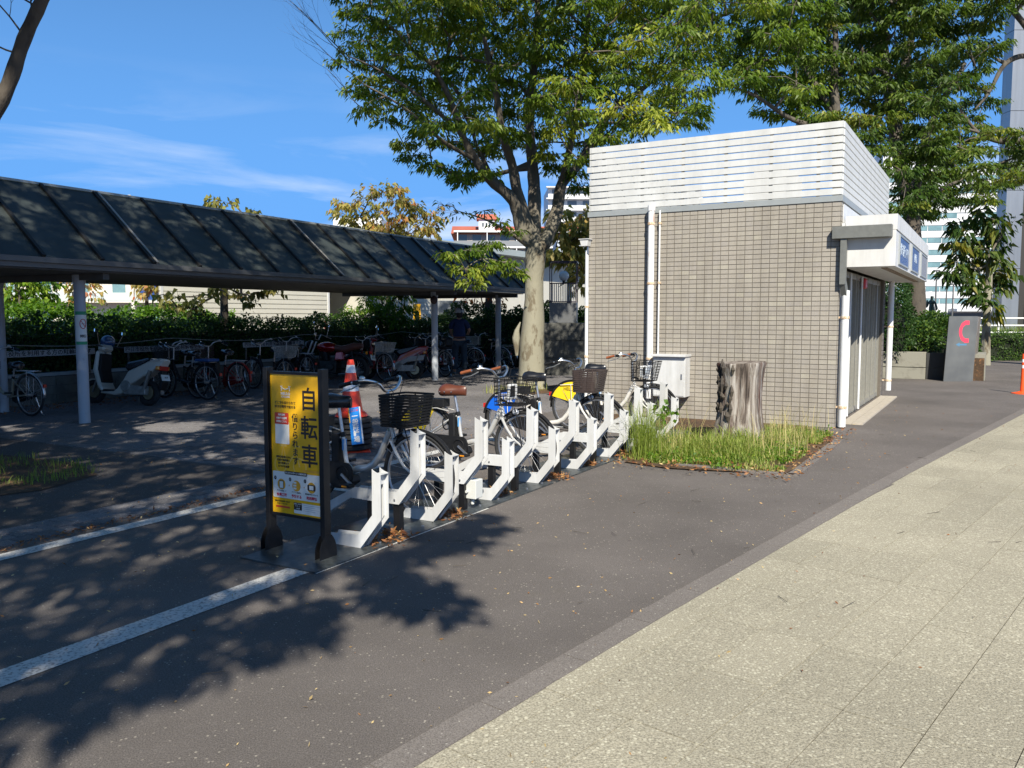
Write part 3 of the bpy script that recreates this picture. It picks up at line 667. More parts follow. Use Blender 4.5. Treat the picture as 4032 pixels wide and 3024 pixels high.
def basket_slat(parent, x0, z0, m, n=11, H=.25, lean=.06):
    """dark plastic basket of horizontal slats with gaps and corner posts"""
    b = thing('basket', None, None); del_props(b); b.parent = parent; b.location = (x0, 0, z0)
    lean = .02
    def ring(t):   # t 0 bottom .. 1 top: half length, half width
        return (.130 + .022 * t, .160 + .022 * t), lean * t
    h = H / n
    for k in range(n):
        (L0, W0), c0 = ring(k / n); (L1, W1), c1 = ring((k + .74) / n); z0_, z1_ = k * h, (k + .74) * h; r0 = .035
        v = []
        for (Lx, Wy, cc, zz_) in ((L0, W0, c0, z0_), (L1, W1, c1, z1_)):
            for (sx_, sy_) in ((-1, -1), (1, -1), (1, 1), (-1, 1)):
                for q in range(3):
                    ang = {(-1, -1): 180, (1, -1): 270, (1, 1): 0, (-1, 1): 90}[(sx_, sy_)] + q * 45
                    v.append((cc + sx_ * (Lx - r0) + r0 * math.cos(R(ang)), sy_ * (Wy - r0) + r0 * math.sin(R(ang)), zz_))
        mb = MB(); mb.add(v, [(i, (i + 1) % 12, (i + 1) % 12 + 12, i + 12) for i in range(12)])
        o = mb.build('slat', m, b); md = o.modifiers.new('s', 'SOLIDIFY'); md.thickness = .006; md.offset = -1
    fr = MB()
    for sx_ in (-1, -.33, .33, 1):
        for sy_ in (-1, 1):
            if abs(sx_) < 1: fr.bar((sx_ * .12, sy_ * .153, 0), (lean + sx_ * .145, sy_ * .175, H - .01), .012, .004, up=(0, 1, 0))
    for sx_ in (-1, 1):
        for sy_ in (-.55, 0, .55): fr.bar((sx_ * .123, sy_ * .15, 0), (lean + sx_ * .145, sy_ * .17, H - .01), .004, .012, up=(0, 1, 0))
    fr.add([(-.125, -.155, .004), (.125, -.155, .004), (.125, .155, .004), (-.125, .155, .004)], [(0, 1, 2, 3)])
    fr.build('inner_frame', m, b)
    return b
def basket_wire(parent, x0, z0, m, H=.25, lean=.03, L=(.13, .155), Wd_=(.155, .18), nz_=7, step=.032, panel=True):
    b = thing('basket', None, None); del_props(b); b.parent = parent; b.location = (x0, 0, z0); w = MB(); r0 = .03
    def loop(t):
        Lx = L[0] + (L[1] - L[0]) * t; Wy = Wd_[0] + (Wd_[1] - Wd_[0]) * t; pts = []
        for (sx_, sy_, a0) in ((1, 1, 0), (-1, 1, 90), (-1, -1, 180), (1, -1, 270)):
            for q in range(4): pts.append(Vector((lean * t + sx_ * (Lx - r0) + r0 * math.cos(R(a0 + q * 30)), sy_ * (Wy - r0) + r0 * math.sin(R(a0 + q * 30)), H * t)))
        return pts
    for k in range(nz_ + 1): w.tube(loop(k / nz_), .005 if k == nz_ else .003, 5, closed=True)
    lo, hi = loop(0), loop(1)
    def per(pts, n):
        seg = [(pts[i], pts[(i + 1) % len(pts)]) for i in range(len(pts))]; ln = [(q - p).length for p, q in seg]; tot = sum(ln); out = []
        for i in range(n):
            d = tot * i / n
            for (p, q), l in zip(seg, ln):
                if d <= l: out.append(p.lerp(q, d / l)); break
                d -= l
        return out
    n = 34
    for p, q in zip(per(lo, n), per(hi, n)): w.cyl(p, q, .0028, n=4, cap=False)
    for i in range(8): y_ = -Wd_[0] + (i + .5) * Wd_[0] / 4; w.cyl((-L[0], y_, 0), (L[0], y_, 0), .0022, n=4, cap=False)
    for i in range(5): x_ = -L[0] + (i + .5) * L[0] / 2.5; w.cyl((x_, -Wd_[0], 0), (x_, Wd_[0], 0), .0022, n=4, cap=False)
    w.build('wire_mesh', m, b)
    return b
def handlebar(parent, xs_, zs, grip_m, bar_m=chrome, hw=.28, back=.20, bell=True):
    P = [(xs_ - back, s_ * hw, zs + .06) for s_ in (1,)]
    pts = [(xs_ - back - .02, -hw, zs + .045), (xs_ - back + .07, -hw + .005, zs + .065), (xs_ - .05, -hw + .05, zs + .085), (xs_ + .015, -hw + .13, zs + .06), (xs_ + .02, -.07, zs + .0), (xs_ + .0, 0, zs - .01)]
    pts = pts + [(x, -y, z) for x, y, z in pts[-2::-1]]
    sm = []
    for i in range(len(pts) - 1):
        p0, p1, p2, p3 = (Vector(pts[max(i - 1, 0)]), Vector(pts[i]), Vector(pts[i + 1]), Vector(pts[min(i + 2, len(pts) - 1)]))
        for t in (0, .33, .66): sm.append(.5 * ((2 * p1) + (-p0 + p2) * t + (2 * p0 - 5 * p1 + 4 * p2 - p3) * t * t + (-p0 + 3 * p1 - 3 * p2 + p3) * t ** 3))
    sm.append(Vector(pts[-1]))
    h = MB().tube(sm, .011, 10).build('handlebar', bar_m, parent, smooth=True)
    for s_ in (-1, 1):
        MB().cyl((xs_ - back - .045, s_ * (hw + .002), zs + .037), (xs_ - back + .065, s_ * (hw - .002), zs + .066), .0165, .0155, n=12).build('grip', grip_m, h, smooth=True)
        MB().obox((xs_ - back + .10, s_ * (hw - .012), zs + .066), (.05, .034, .034)).build('switch_block', black_plastic, h, bevel=.006)
        l = MB(); l.tube([(xs_ - back + .14, s_ * (hw - .01), zs + .055), (xs_ - back + .08, s_ * (hw + .015), zs + .02), (xs_ - back + .0, s_ * (hw + .02), zs + .0), (xs_ - back - .02, s_ * (hw + .02), zs - .012)], [.007, .006, .005, .006], 6); l.build('brake_lever', alloy, h, smooth=True)
    if bell: m_ = MB(); m_.ball((xs_ - back + .13, -(hw - .05), zs + .10), (.024, .024, .018), 12, 8); m_.build('bell', chrome, h, smooth=True)
    ca = MB()
    for s_ in (-1, 1): ca.tube([(xs_ - back + .13, s_ * (hw - .02), zs + .06), (xs_ + .07, s_ * .12, zs + .07), (xs_ + .09, s_ * .04, zs - .02), (xs_ + .05, s_ * .02, zs - .15)], .0028, 5)
    ca.build('brake_cable', black_plastic, h)
    return h
def bicycle(name, label, loc, rz, frame_m_=silver_paint, style='electric', saddle_m=black_leather, rivets=False, grip=black_plastic, basket='slat', basket_m=black_plastic, panel=None, panel_text=None, group=None, stand=False, seat_z=.87, rear_basket=None, mud=black_plastic, simple=False, steer=0., lean=0., chaincover=None):
    t = thing(name, label, 'bicycle', loc, rz, group)
    if lean: t.rotation_euler = (lean, 0, rz)
    nsp = 20 if simple else 32
    wheel(t, 0, nsp=nsp); wheel(t, 1.13, nsp=nsp)
    f = MB()
    f.tube([(.86, 0, .66), (.83, 0, .60), (.76, 0, .46), (.70, 0, .385), (.63, 0, .345), (.54, 0, .33), (.44, 0, .30)], [.026, .026, .027, .028, .029, .028, .026], 12)
    f.cyl((.90, 0, .60), (.855, 0, .74), .020, n=12)
    f.tube([(.43, 0, .29), (.40, 0, .42), (.375, 0, .60)], [.020, .018, .017], 10)
    for s_ in (-1, 1):
        f.tube([(.43, s_ * .03, .29), (.30, s_ * .05, .31), (0, s_ * .062, .335)], .010, 8)
        f.tube([(.378, s_ * .012, .58), (.30, s_ * .04, .54), (0, s_ * .062, .345)], .0085, 8)
    f.build('frame', frame_m_, t, smooth=True)
    MB().cyl((.375, 0, .59), (.335, 0, seat_z - .04), .0135, n=12).build('seat_post', alloy, t, smooth=True)
    MB().cyl((.38, 0, .575), (.372, 0, .615), .023, n=10).build('seat_clamp', black_plastic, t)
    saddle(t, .32, seat_z, saddle_m, .05, rivets)
    fk = MB()
    for s_ in (-1, 1): fk.tube([(.905, s_ * .045, .585), (.955, s_ * .052, .50), (1.03, s_ * .054, .40), (1.13, s_ * .055, .335)], [.014, .013, .011, .009], 8)
    fk.box(.885, -.05, .575, .925, .05, .60); fk.build('fork', frame_m_, t, smooth=True)
    MB().cyl((.855, 0, .74), (.838, 0, .97), .014, n=10).build('stem', alloy, t, smooth=True)
    handlebar(t, .84, .98, grip, hw=.27, back=.20)
    fender(t, 0, .335, 15, 185, mud); fender(t, 1.13, .335, 25, 150, mud)
    sa = MB()
    for s_ in (-1, 1): sa.cyl((0, s_ * .06, .335), (-.33, s_ * .028, .45), .0025, n=5); sa.cyl((0, s_ * .06, .335), (-.20, s_ * .028, .62), .0025, n=5); sa.cyl((1.13, s_ * .05, .335), (.84, s_ * .028, .53), .0025, n=5)
    sa.build('stay', alloy, t)
    # drive
    cc = chaincover or black_plastic
    m_ = MB(); pts = arc(.43, .29, .105, 60, -95, 12) + arc(0, .335, .055, -95, -265, 8)
    m_.prism(pts, lambda q, h: (q[0], -h, q[1]), .062, .078); m_.build('chain_cover', cc, t)
    cw = MB(); cw.torus((.43, -.081, .29), (0, 1, 0), .062, .006, 24, 6); cw.cyl((.43, -.079, .29), (.43, -.084, .29), .03, n=16); cw.build('chain_guard_disc', black_plastic, t, smooth=True)
    if style == 'electric':
        b = MB(); b.box(.29, -.055, .36, .365, .055, .60); o = b.build('battery', black_plastic, t, bevel=.012)
        mo = MB(); mo.prism([(.24, .24), (.30, .16), (.44, .165), (.52, .22), (.50, .27), (.34, .30), (.26, .30)], lambda q, h: (q[0], h, q[1]), -.058, .055); mo.build('motor_unit', black_plastic, t, bevel=.01)
        MB().box(.385, -.022, .47, .397, .022, .56).build('sticker', mat('blue_sticker', (.1, .35, .7), .4), t)
        lk = MB(); lk.box(.05, -.06, .655, .24, .06, .735); lk.torus((.24, 0, .50), (1, 0, 0), .07, .008, 20, 6); lk.build('lock_unit', black_plastic, t, bevel=.006)
        rk = MB()
        for s_ in (-1, 1): rk.tube([(.30, s_ * .05, .62), (.16, s_ * .055, .645), (-.18, s_ * .055, .62)], .006, 6); rk.cyl((0, s_ * .065, .34), (-.02, s_ * .055, .635), .005, n=6)
        rk.build('carrier', frame_m_, t)
    else:
        rk = MB()
        for s_ in (-1, 1): rk.tube([(.34, s_ * .04, .69), (.20, s_ * .06, .715), (-.20, s_ * .06, .71)], .005, 6); rk.cyl((0, s_ * .06, .34), (-.03, s_ * .06, .71), .004, n=6)
        for x_ in (-.19, -.1, 0, .1, .2): rk.cyl((x_, -.06, .712), (x_, .06, .712), .004, n=5)
        rk.build('carrier', alloy, t)
    cr = MB(); cr.bar((.43, -.088, .29), (.535, -.092, .215), .02, .012, up=(0, 1, 0)); cr.bar((.43, .075, .29), (.325, .08, .365), .02, .012, up=(0, 1, 0)); cr.build('crank', alloy, t)
    for (px, py, pz) in ((.535, -.14, .215), (.325, .13, .365)):
        pd = MB().obox((px, py, pz), (.095, .075, .022)).build('pedal', black_plastic, t, bevel=.004)
        MB().obox((px, py - .0385, pz), (.05, .002, .012)).build('pedal_reflector', orange_plastic, pd)
    if stand:
        k = MB(); k.tube([(-.02, -.075, .32), (-.10, -.12, .03), (-.14, -.13, .012)], .007, 6); k.build('kickstand', chrome, t, smooth=True)
    MB().obox((-.355, 0, .49), (.02, .05, .05)).build('rear_reflector', red_plastic, t)
    lp = MB(); lp.ball((1.06, -.055, .655), (.035, .028, .028), 10, 8); lp.build('headlamp', mat('clear_lens', (.5, .52, .55), .1, spec=.8), t, smooth=True)
    bx = .985
    st_ = MB()
    for s_ in (-1, 1): st_.tube([(1.13, s_ * .065, .335), (1.09, s_ * .075, .60), (1.06, s_ * .08, .70)], .005, 6)
    st_.cyl((.86, 0, .76), (.93, 0, .74), .012, n=8); st_.build('basket_stay', black_plastic if style == 'electric' else alloy, t)
    if basket == 'slat': basket_slat(t, bx + .02, .71, basket_m)
    elif basket == 'wire': bk_ = basket_wire(t, bx + .02, .72, basket_m)
    if rear_basket: basket_wire(t, -.02, .72, rear_basket, H=.22, lean=-.01, L=(.17, .21), Wd_=(.14, .18), nz_=8)
    if panel:
        pl = MB(); pts = arc(0, .335, .335, 128, 62, 10); pts = [(x, z) for x, z in pts]
        pts = arc(0, .335, .345, 158, 74, 14) + [(.10, .60), (-.02, .395)]
        for s_ in (-1,): pl.prism(pts, lambda q, h: (q[0], h * s_, q[1]), .034, .037)
        pl.build('skirt_guard', panel, t)
        sh = MB(); sh.prism(arc(0, .335, .365, 170, 50, 16) + arc(0, .335, .335, 50, 170, 16), lambda q, h: (q[0], -h, q[1]), .030, .040); sh.build('guard_rim', black_plastic, t)
        for (body, size, x, z, mm, bold) in panel_text or []:
            text(body, size, mm, t, frame_m((x, -.0372, z), (1, 0, .0), (0, 0, 1)), bold=bold)
    return t
sil_blue = mat('panel_blue', (.01, .12, .62), .3, coat=.3); pan_yel = mat('panel_yellow', (.88, .62, .02), .3, coat=.3)
brown_slat = mat('brown_plastic_slats', (.055, .040, .036), .45, var=.1)
gp = 'electric hire bicycles in the rack'
def ebike(a, **k): return bicycle('hire_bicycle', loc=G(a, 4.92, .012), rz=FWD, group=gp, **k)
b1 = ebike(5.13, label='hire bicycle with black saddle and deep black slatted basket beside the traffic cone', frame_m_=silver_paint, basket='slat')
b2 = ebike(6.81, label='hire bicycle with brown riveted saddle, tan grips and black wire basket', frame_m_=silver_paint, saddle_m=brown_leather, rivets=True, grip=grip_brown, basket='wire', panel=pan_yel, seat_z=.83)
b3 = ebike(8.49, label='hire bicycle with a blue lettered wheel panel and dark brown slatted basket', frame_m_=pearl_paint, basket='slat', basket_m=brown_slat, panel=sil_blue, seat_z=.86, panel_text=[('M&K', .100, -.055, .573, white_ink, .003), ('四日市駅前', .026, -.055, .632, white_ink, .0003), ('———', .03, -.04, .515, white_ink, .0003)])
b4 = ebike(10.20, label='hire bicycle with a yellow lettered wheel panel and wire basket nearest the wall', frame_m_=pearl_paint, grip=grip_brown, basket='wire', panel=pan_yel, panel_text=[('HELLO', .062, -.045, .565, ink, .0012)])
for b, z in ((b2, .74), (b4, .74)):                                   # white sensor boxes and papers kept in the wire baskets
    s_ = MB(); s_.obox((1.0, -.02, .84), (.05, .13, .15)); s_.build('sensor_box', white_steel, b, bevel=.01)
    MB().obox((1.026, -.05, .85), (.01, .07, .10)).build('sensor_screen', black_plastic, b)
MB().obox((1.03, .06, .83), (.02, .15, .17), Matrix.Rotation(.3, 3, 'Y')).build('leaflet', mat('leaflet', (.5, .6, .75), .5, second=(.75, .75, .75), sfac=.5, scale=30), b4)

# =================================================================== TRAFFIC CONE on rubber weights
cone_red = mat('cone_red', (.85, .055, .018), .38, spec=.5, var=.05); cone_white = mat('cone_white', (.78, .78, .80), .4); weight_m = mat('black_weight', (.03, .03, .031), .85, var=.3, scale=20, bump=.4, bscale=80)
cn = thing('traffic_cone', 'red traffic cone with white bands standing on a pile of black rubber weights', 'cone', Vector((-1.86, 9.62, 0)), R(15))
MB().box(-.20, -.20, .0, .20, .20, .028).build('foot', cone_red, cn, bevel=.01)
for k in range(6):
    m = MB(); n = 14; z0 = .035 + k * .062; v = []
    rr_ = .245 - .004 * (k % 2)
    m.lathe([(rr_ - .02, 0), (rr_, .012), (rr_, .042), (rr_ - .02, .055)], 22, (rnd.uniform(-.015, .015), rnd.uniform(-.015, .015), z0)); m.build('rubber_weight', weight_m, cn, smooth=True)
zc = .41; H_ = .70
MB().lathe([(.185, 0), (.19, .006), (.175, .035), (.135, .065)], 32, (0, 0, zc)).build('skirt', cone_red, cn, smooth=True)
for i, (z0, z1, m_) in enumerate(((.05, .30, cone_red), (.30, .40, cone_white), (.40, .51, cone_red), (.51, .60, cone_white), (.60, .66, cone_red))):
    q = lambda z: .135 - (z - .05) / .61 * .100
    MB().lathe([(q(z0), z0), (q(z1), z1)], 32, (0, 0, zc - .005 + 0)).build('band' if m_ is cone_white else 'body', m_, cn, smooth=True)
pb = thing('notice_board', 'tilted blue notice board leaning against the traffic cone', 'sign', Vector((-1.73, 9.30, .13)), R(-8), rot=(R(-12), R(-9), R(-6)))
MB().box(-.07, -.005, 0, .07, .005, .42).build('board', mat('notice_blue', (.01, .2, .62), .35), pb)
MB().box(.056, -.0075, 0, .07, -.0055, .42).build('stripe', white_ink, pb); MB().box(-.07, -.0075, .25, -.058, -.0055, .42).build('stripe', yellow, pb)
for i, ch in enumerate('一般駐輪場'): text(ch, .072, white_ink, pb, frame_m((-.002, -.0065, .315 - i * .066), (1, 0, 0), (0, 0, 1)), bold=.0015)
text('ここは', .03, red_ink, pb, frame_m((0, -.0065, .385), (1, 0, 0), (0, 0, 1)), bold=.001)
# =================================================================== CYCLE SHELTER
def fS(s, t, z=0.): return S(s, t, z)
roof_m = mat('smoked_roof_panel', (.042, .050, .049), .5, var=.35, scale=1.5, spec=.28, detail=8)
rib_m = mat('dark_rib', (.010, .010, .010), .6)
rib_light = mat('pale_joint_rib', (.35, .33, .30), .4, .3)
fascia_m = mat('shelter_fascia', (.11, .112, .115), .45, .3, var=.15, scale=4)
soffit_m = mat('shelter_soffit', (.10, .10, .10), .8, var=.2, scale=3)
column_m = mat('pale_column_paint', (.42, .45, .50), .5, second=(.25, .22, .2), sfac=.30, scale=9)
sh = thing('cycle_shelter', 'long cycle shelter with a dark sloping panelled roof on pale round columns', 'shelter', SO, SANG)
S0, S1 = -7.0, 12.95; T0, T1 = -.78, .52; Z0, Z1 = 2.32, 3.44
k = 0; s = S0 + .05
slope = Vector((0, T1 - T0, Z1 - Z0)).normalized(); nrm = Vector((0, -slope.z, slope.y))
while s < S1 - .1:
    e = min(s + .845, S1)
    m = MB(); p = [Vector((s + .02, T0, Z0)), Vector((e - .02, T0, Z0)), Vector((e - .02, T1, Z1)), Vector((s + .02, T1, Z1))]
    m.add([q for q in p] + [q + nrm * .012 for q in p], [(3, 2, 1, 0), (4, 5, 6, 7), (0, 1, 5, 4), (1, 2, 6, 5), (2, 3, 7, 6), (3, 0, 4, 7)]); m.build('roof_panel', roof_m, sh)
    big = k % 5 == 3
    MB().bar(Vector((e, T0 - .01, Z0)) + nrm * .02, Vector((e, T1, Z1)) + nrm * .02, .05 if not big else .055, .05, up=nrm).build('roof_rib', rib_m, sh)
    if big: MB().bar(Vector((e + .05, T0 - .01, Z0)) + nrm * .02, Vector((e + .05, T1, Z1)) + nrm * .02, .035, .06, up=nrm).build('roof_rib', rib_light, sh)
    # rear slope
    MB().add([(s, T1 + .004, Z1 + .01), (e, T1 + .004, Z1 + .01), (e, 3.0, 2.30), (s, 3.0, 2.30)], [(0, 1, 2, 3)]).build('rear_panel', roof_m, sh)
    s = e; k += 1
MB().box(S0, T1 - .01, Z1 + .015, S1, T1 + .06, Z1 + .05).build('ridge_cap', coping_m, sh)
MB().box(S0, T0 - .05, 2.255, S1 + .02, T0 - .0, 2.325).build('fascia', fascia_m, sh)
MB().box(S0, T0 - .0, 2.19, S1 - .25, T0 + .06, 2.254).build('lower_fascia', fascia_m, sh)
so = MB(); so.box(S0, T0 + .061, 2.17, S1 - .3, 2.9, 2.188); so.build('soffit', soffit_m, sh)
bm_ = MB()
for s in (-5.9, .0, 9.33 - .0, 12.5): bm_.box(s - .05, -.6, 2.08, s + .05, 2.8, 2.169)
bm_.box(S0, -.05, 2.08, S1 - .4, .05, 2.169) if False else None
bm_.build('beam', soffit_m, sh)
m = MB(); m.add([(S1 + .001, T0, Z0), (S1 + .001, T1, Z1), (S1 + .001, 3.0, 2.30)], [(0, 1, 2)]); m.build('gable_panel', roof_m, sh)
for s, t in ((0, 0), (.26, 2.42), (9.33, 0), (12.53, 0), (-5.9, 0)):
    MB().cyl((s, t, 0), (s, t, 2.05), .078, n=24).build('column', column_m, sh, smooth=True)
    MB().cyl((s, t, 2.05), (s, t, 2.16), .09, n=24).build('column_head', column_m, sh, smooth=True)
sp = MB(); sp.cyl((9.15, -.1, 2.06), (9.15, -.1, 2.0), .02, n=8); sp.ball((9.12, -.12, 1.96), (.09, .09, .10), 12, 8); sp.build('speaker', mat('brown_speaker', (.06, .035, .03), .6), sh, smooth=True)
stk = thing('no_smoking_sticker', 'no smoking sticker wrapped round the nearest shelter column', 'sticker', SO + Vector((0, 0, 1.155)), 0)
face = math.atan2(-SO.y, -SO.x) + R(6)
def curved(z0, z1, a0, a1, m, r, name='print'):
    mb = MB(); n = 14; v = []
    for i in range(n + 1):
        a = face + a0 + (a1 - a0) * i / n
        for z in (z0, z1): v.append((r * math.cos(a), r * math.sin(a), z))
    mb.add(v, [(2 * i, 2 * i + 2, 2 * i + 3, 2 * i + 1) for i in range(n)]); return mb.build(name, m, stk, smooth=True)
grn = mat('print_green', (.03, .28, .13), .5); curved(0, .48, -1.1, 1.1, white_ink, .0795, 'backing'); curved(0, .045, -1.1, 1.1, grn, .0803); curved(.43, .48, -1.1, 1.1, grn, .0803)
def oncol(a, z, r=.081): aa = face + a; return Vector((r * math.cos(aa), r * math.sin(aa), z))
m = MB(); m.tube([oncol(.52 * math.cos(q) + .28, .30 + .068 * math.sin(q) * .78 / .78) for q in [2 * math.pi * i / 28 for i in range(28)]], .0055, 6, closed=True); m.tube([oncol(.28 - .37 + .074 * i, .30 + .048 - .0096 * i) for i in range(11)], .0045, 6); m.build('print', red_paint, stk)
m = MB(); m.tube([oncol(.0 + .07 * i, .30) for i in range(9)], .004, 6); m.build('print', ink, stk)
for a_, ch in ((-.05, '禁'), (.42, '煙')):
    aa = face + a_; d = Vector((math.cos(aa), math.sin(aa), 0)); text(ch, .045, ink, stk, frame_m(tuple(d * .0825 + Vector((0, 0, .12))), (-d.y, d.x, 0), (0, 0, 1)), bold=.0008)

# =================================================================== BLOCK WALL, HEDGE, STRIP SIGNS, ROPE
wall_m = mat('old_block_wall', (.17, .16, .14), .85, second=(.10, .095, .08), sfac=.45, scale=3, bump=.3, bscale=60)
cap_m = mat('pale_wall_cap', (.36, .38, .38), .7, var=.15, scale=5)
bw = thing('block_wall', 'low concrete block wall behind the parked bicycles at the hedge foot', 'wall', SO, SANG)
for i in range(-12, 34):
    for j in range(4):
        if j == 3: continue
        x0 = i * .8 + (j % 2) * .4
        MB().box(x0 + .004, 3.06, j * .165 + .003, x0 + .796, 3.22, j * .165 + .160).build('block', wall_m, bw)
MB().box(-9.6, 3.075, 0, 27, 3.21, .50).build('joint', mat('dark_joint', (.07, .065, .06), .9), bw)
MB().box(-9.6, 3.035, .505, 27.2, 3.25, .56).build('wall_cap', cap_m, bw)
strip_m = mat('strip_sign_white', (.46, .47, .48), .5, var=.08, scale=10)
for i, (s0, s1, lab) in enumerate(((.35, 2.32, 'white strip sign with black writing on the hedge wall left of the nearest column'), (2.95, 4.9, 'white strip sign with black writing behind the white scooter'), (6.0, 8.0, 'white strip sign with black writing behind the red motorcycle'))):
    t = thing('strip_sign', lab, 'sign', S((s0 + s1) / 2, 2.97, .92), SANG - math.pi / 2 + math.pi / 2, 'strip signs along the hedge wall')
    w = (s1 - s0) / 2
    MB().box(-w, -.01, -.055, w, .0, .055).build('board', strip_m, t)
    for x in (-w + .1, w - .1): MB().box(x - .015, .001, -.40, x + .015, .03, .04).build('post', alu_dark, t)
    text('四日市役所を利用する方の駐輪場です', .098, ink, t, frame_m((-.03, -.0108, 0), (1, 0, 0), (0, 0, 1)), bold=.0016, space=1.0 if i else 1.02, sx=1.12)
rp_ = MB(); pts = []
for i in range(61):
    s = .4 - 3 + i * .27; seg = (s % 4.0) / 4.0; pts.append(S(s, 2.9, 1.13 - .10 * math.sin(math.pi * seg)))
rp_.tube(pts, .007, 5); tag(rp_.build('rope', mat('pale_rope', (.38, .38, .34), .8)), 'thin pale rope strung along the hedge behind the bicycles', 'rope')
pk = MB()

# =================================================================== PARKED BICYCLES UNDER THE SHELTER
black_paint = mat('black_frame_paint', (.02, .02, .023), .3, coat=.4); red_frame = mat('red_frame_paint', (.32, .015, .012), .3, coat=.5); green_frame = mat('green_frame_paint', (.16, .28, .08), .35, coat=.4); blue_frame = mat('navy_frame_paint', (.02, .04, .12), .3, coat=.4); champagne = mat('champagne_frame_paint', (.40, .35, .26), .3, .4)
wire_silver = mat('silver_wire', (.55, .55, .53), .35, .7)
BR = SANG + math.pi / 2        # pointing at the hedge
PG = 'bicycles parked under the shelter'
def pbike(s, t, rzoff, label, **k):
    return bicycle('parked_bicycle', label, S(s, t, .006), BR + R(rzoff), style='city', group=PG, simple=True, stand=True, **k)
pbike(.12, 1.48, 3, 'champagne bicycle cut off by the left edge, bright rear mudguard', frame_m_=champagne, basket='wire', basket_m=black_steel, mud=alloy, seat_z=.80)
pbike(3.35, 1.45, -5, 'dark green bicycle close behind the white scooter', frame_m_=green_frame if False else mat('dark_green_frame', (.02, .05, .04), .35), basket='wire', basket_m=black_steel, grip=black_plastic)
bC = pbike(3.22, 1.05, 1, 'black bicycle with a blue cover on its rear carrier and silver kickstand', frame_m_=black_paint, basket='wire', basket_m=black_steel)
cv = MB(); cv.box(-.20, -.14, .725, .16, .14, .775); cv.build('blue_cover', mat('blue_cover', (.02, .08, .25), .6, var=.2), bC, bevel=.015)
bg2 = MB(); bg2.box(-.16, -.20, .42, .14, -.08, .71); bg2.build('side_bag', black_plastic, bC, bevel=.02)
pbike(3.95, 1.0, -3, 'red bicycle with brown basket, left of the black framed sign', frame_m_=red_frame, basket='wire', basket_m=mat('brown_wire', (.12, .06, .05), .6), mud=red_frame, chaincover=red_frame)
pbike(5.25, 1.02, -10, 'black bicycle with a silver wire basket over its rear wheel', frame_m_=black_paint, basket=None, rear_basket=wire_silver)
pbike(8.45, .86, -14, 'bicycle with a wide silver wire basket right behind the motorcycle', frame_m_=red_frame, basket=None, rear_basket=wire_silver, mud=alloy)
bR = pbike(10.45, .42, -20, 'red bicycle with a rear child seat between the two shelter columns', frame_m_=red_frame, basket='wire', basket_m=black_steel, mud=alloy)
cs = MB(); cs.box(-.16, -.12, .72, .14, .12, .80); cs.box(-.20, -.12, .80, -.12, .12, 1.0); cs.build('child_seat', black_plastic, bR, bevel=.03)
bY = pbike(12.15, .52, -10, 'bicycle with amber spoke reflectors beside the standing cyclist', frame_m_=black_paint, basket='wire', basket_m=black_steel, mud=alloy)
for w_ in [c for c in bY.children if c.name.startswith('wheel')]:
    m = MB()
    for a in (150, 165, 180, 195, 210): m.cyl((.285 * math.cos(R(a)), -.012, .285 * math.sin(R(a))), (.27 * math.cos(R(a + 9)), -.012, .27 * math.sin(R(a + 9))), .008, n=6)
    m.build('spoke_reflector', orange_plastic, w_)
pbike(9.9, 1.7, -12, 'black bicycle with covered front basket behind the red bicycle', frame_m_=black_paint, basket='slat', basket_m=black_plastic)
pbike(11.3, 1.35, -20, 'navy bicycle deep in shade left of the standing cyclist', frame_m_=blue_frame, basket='wire', basket_m=black_steel, mud=alloy)
pbike(13.35, .35, -8, 'dark bicycle right of the far shelter column', frame_m_=black_paint, basket='wire', basket_m=wire_silver, mud=alloy)
pbike(14.1, .5, -18, 'green framed bicycle in the crowd left of the tree trunk', frame_m_=green_frame, basket=None, mud=alloy)
pbike(14.9, .4, -12, 'navy bicycle in the crowd left of the tree trunk', frame_m_=blue_frame, basket='wire', basket_m=wire_silver, mud=alloy)
pbike(15.8, .6, -20, 'black bicycle half hidden by the tree trunk', frame_m_=black_paint, basket='wire', basket_m=black_steel, mud=alloy)
pbike(17.4, -.2, 10, 'silver bicycle right of the tree trunk against the stone pillar', frame_m_=silver_paint, basket='wire', basket_m=black_steel, mud=alloy)
for i, (s, t) in enumerate(((6.9, 1.9), (13.0, 1.75), (13.9, 1.9), (14.8, 1.8))):
    pbike(s, t, (i * 37) % 30 - 15, ['black bicycle behind the motorcycle with its tall handlebar', 'dark bicycle in the second row left of the far column', 'dark bicycle in the second row right of the far column', 'dark bicycle in the second row next to the trunk'][i], frame_m_=black_paint, basket='wire', basket_m=black_steel)

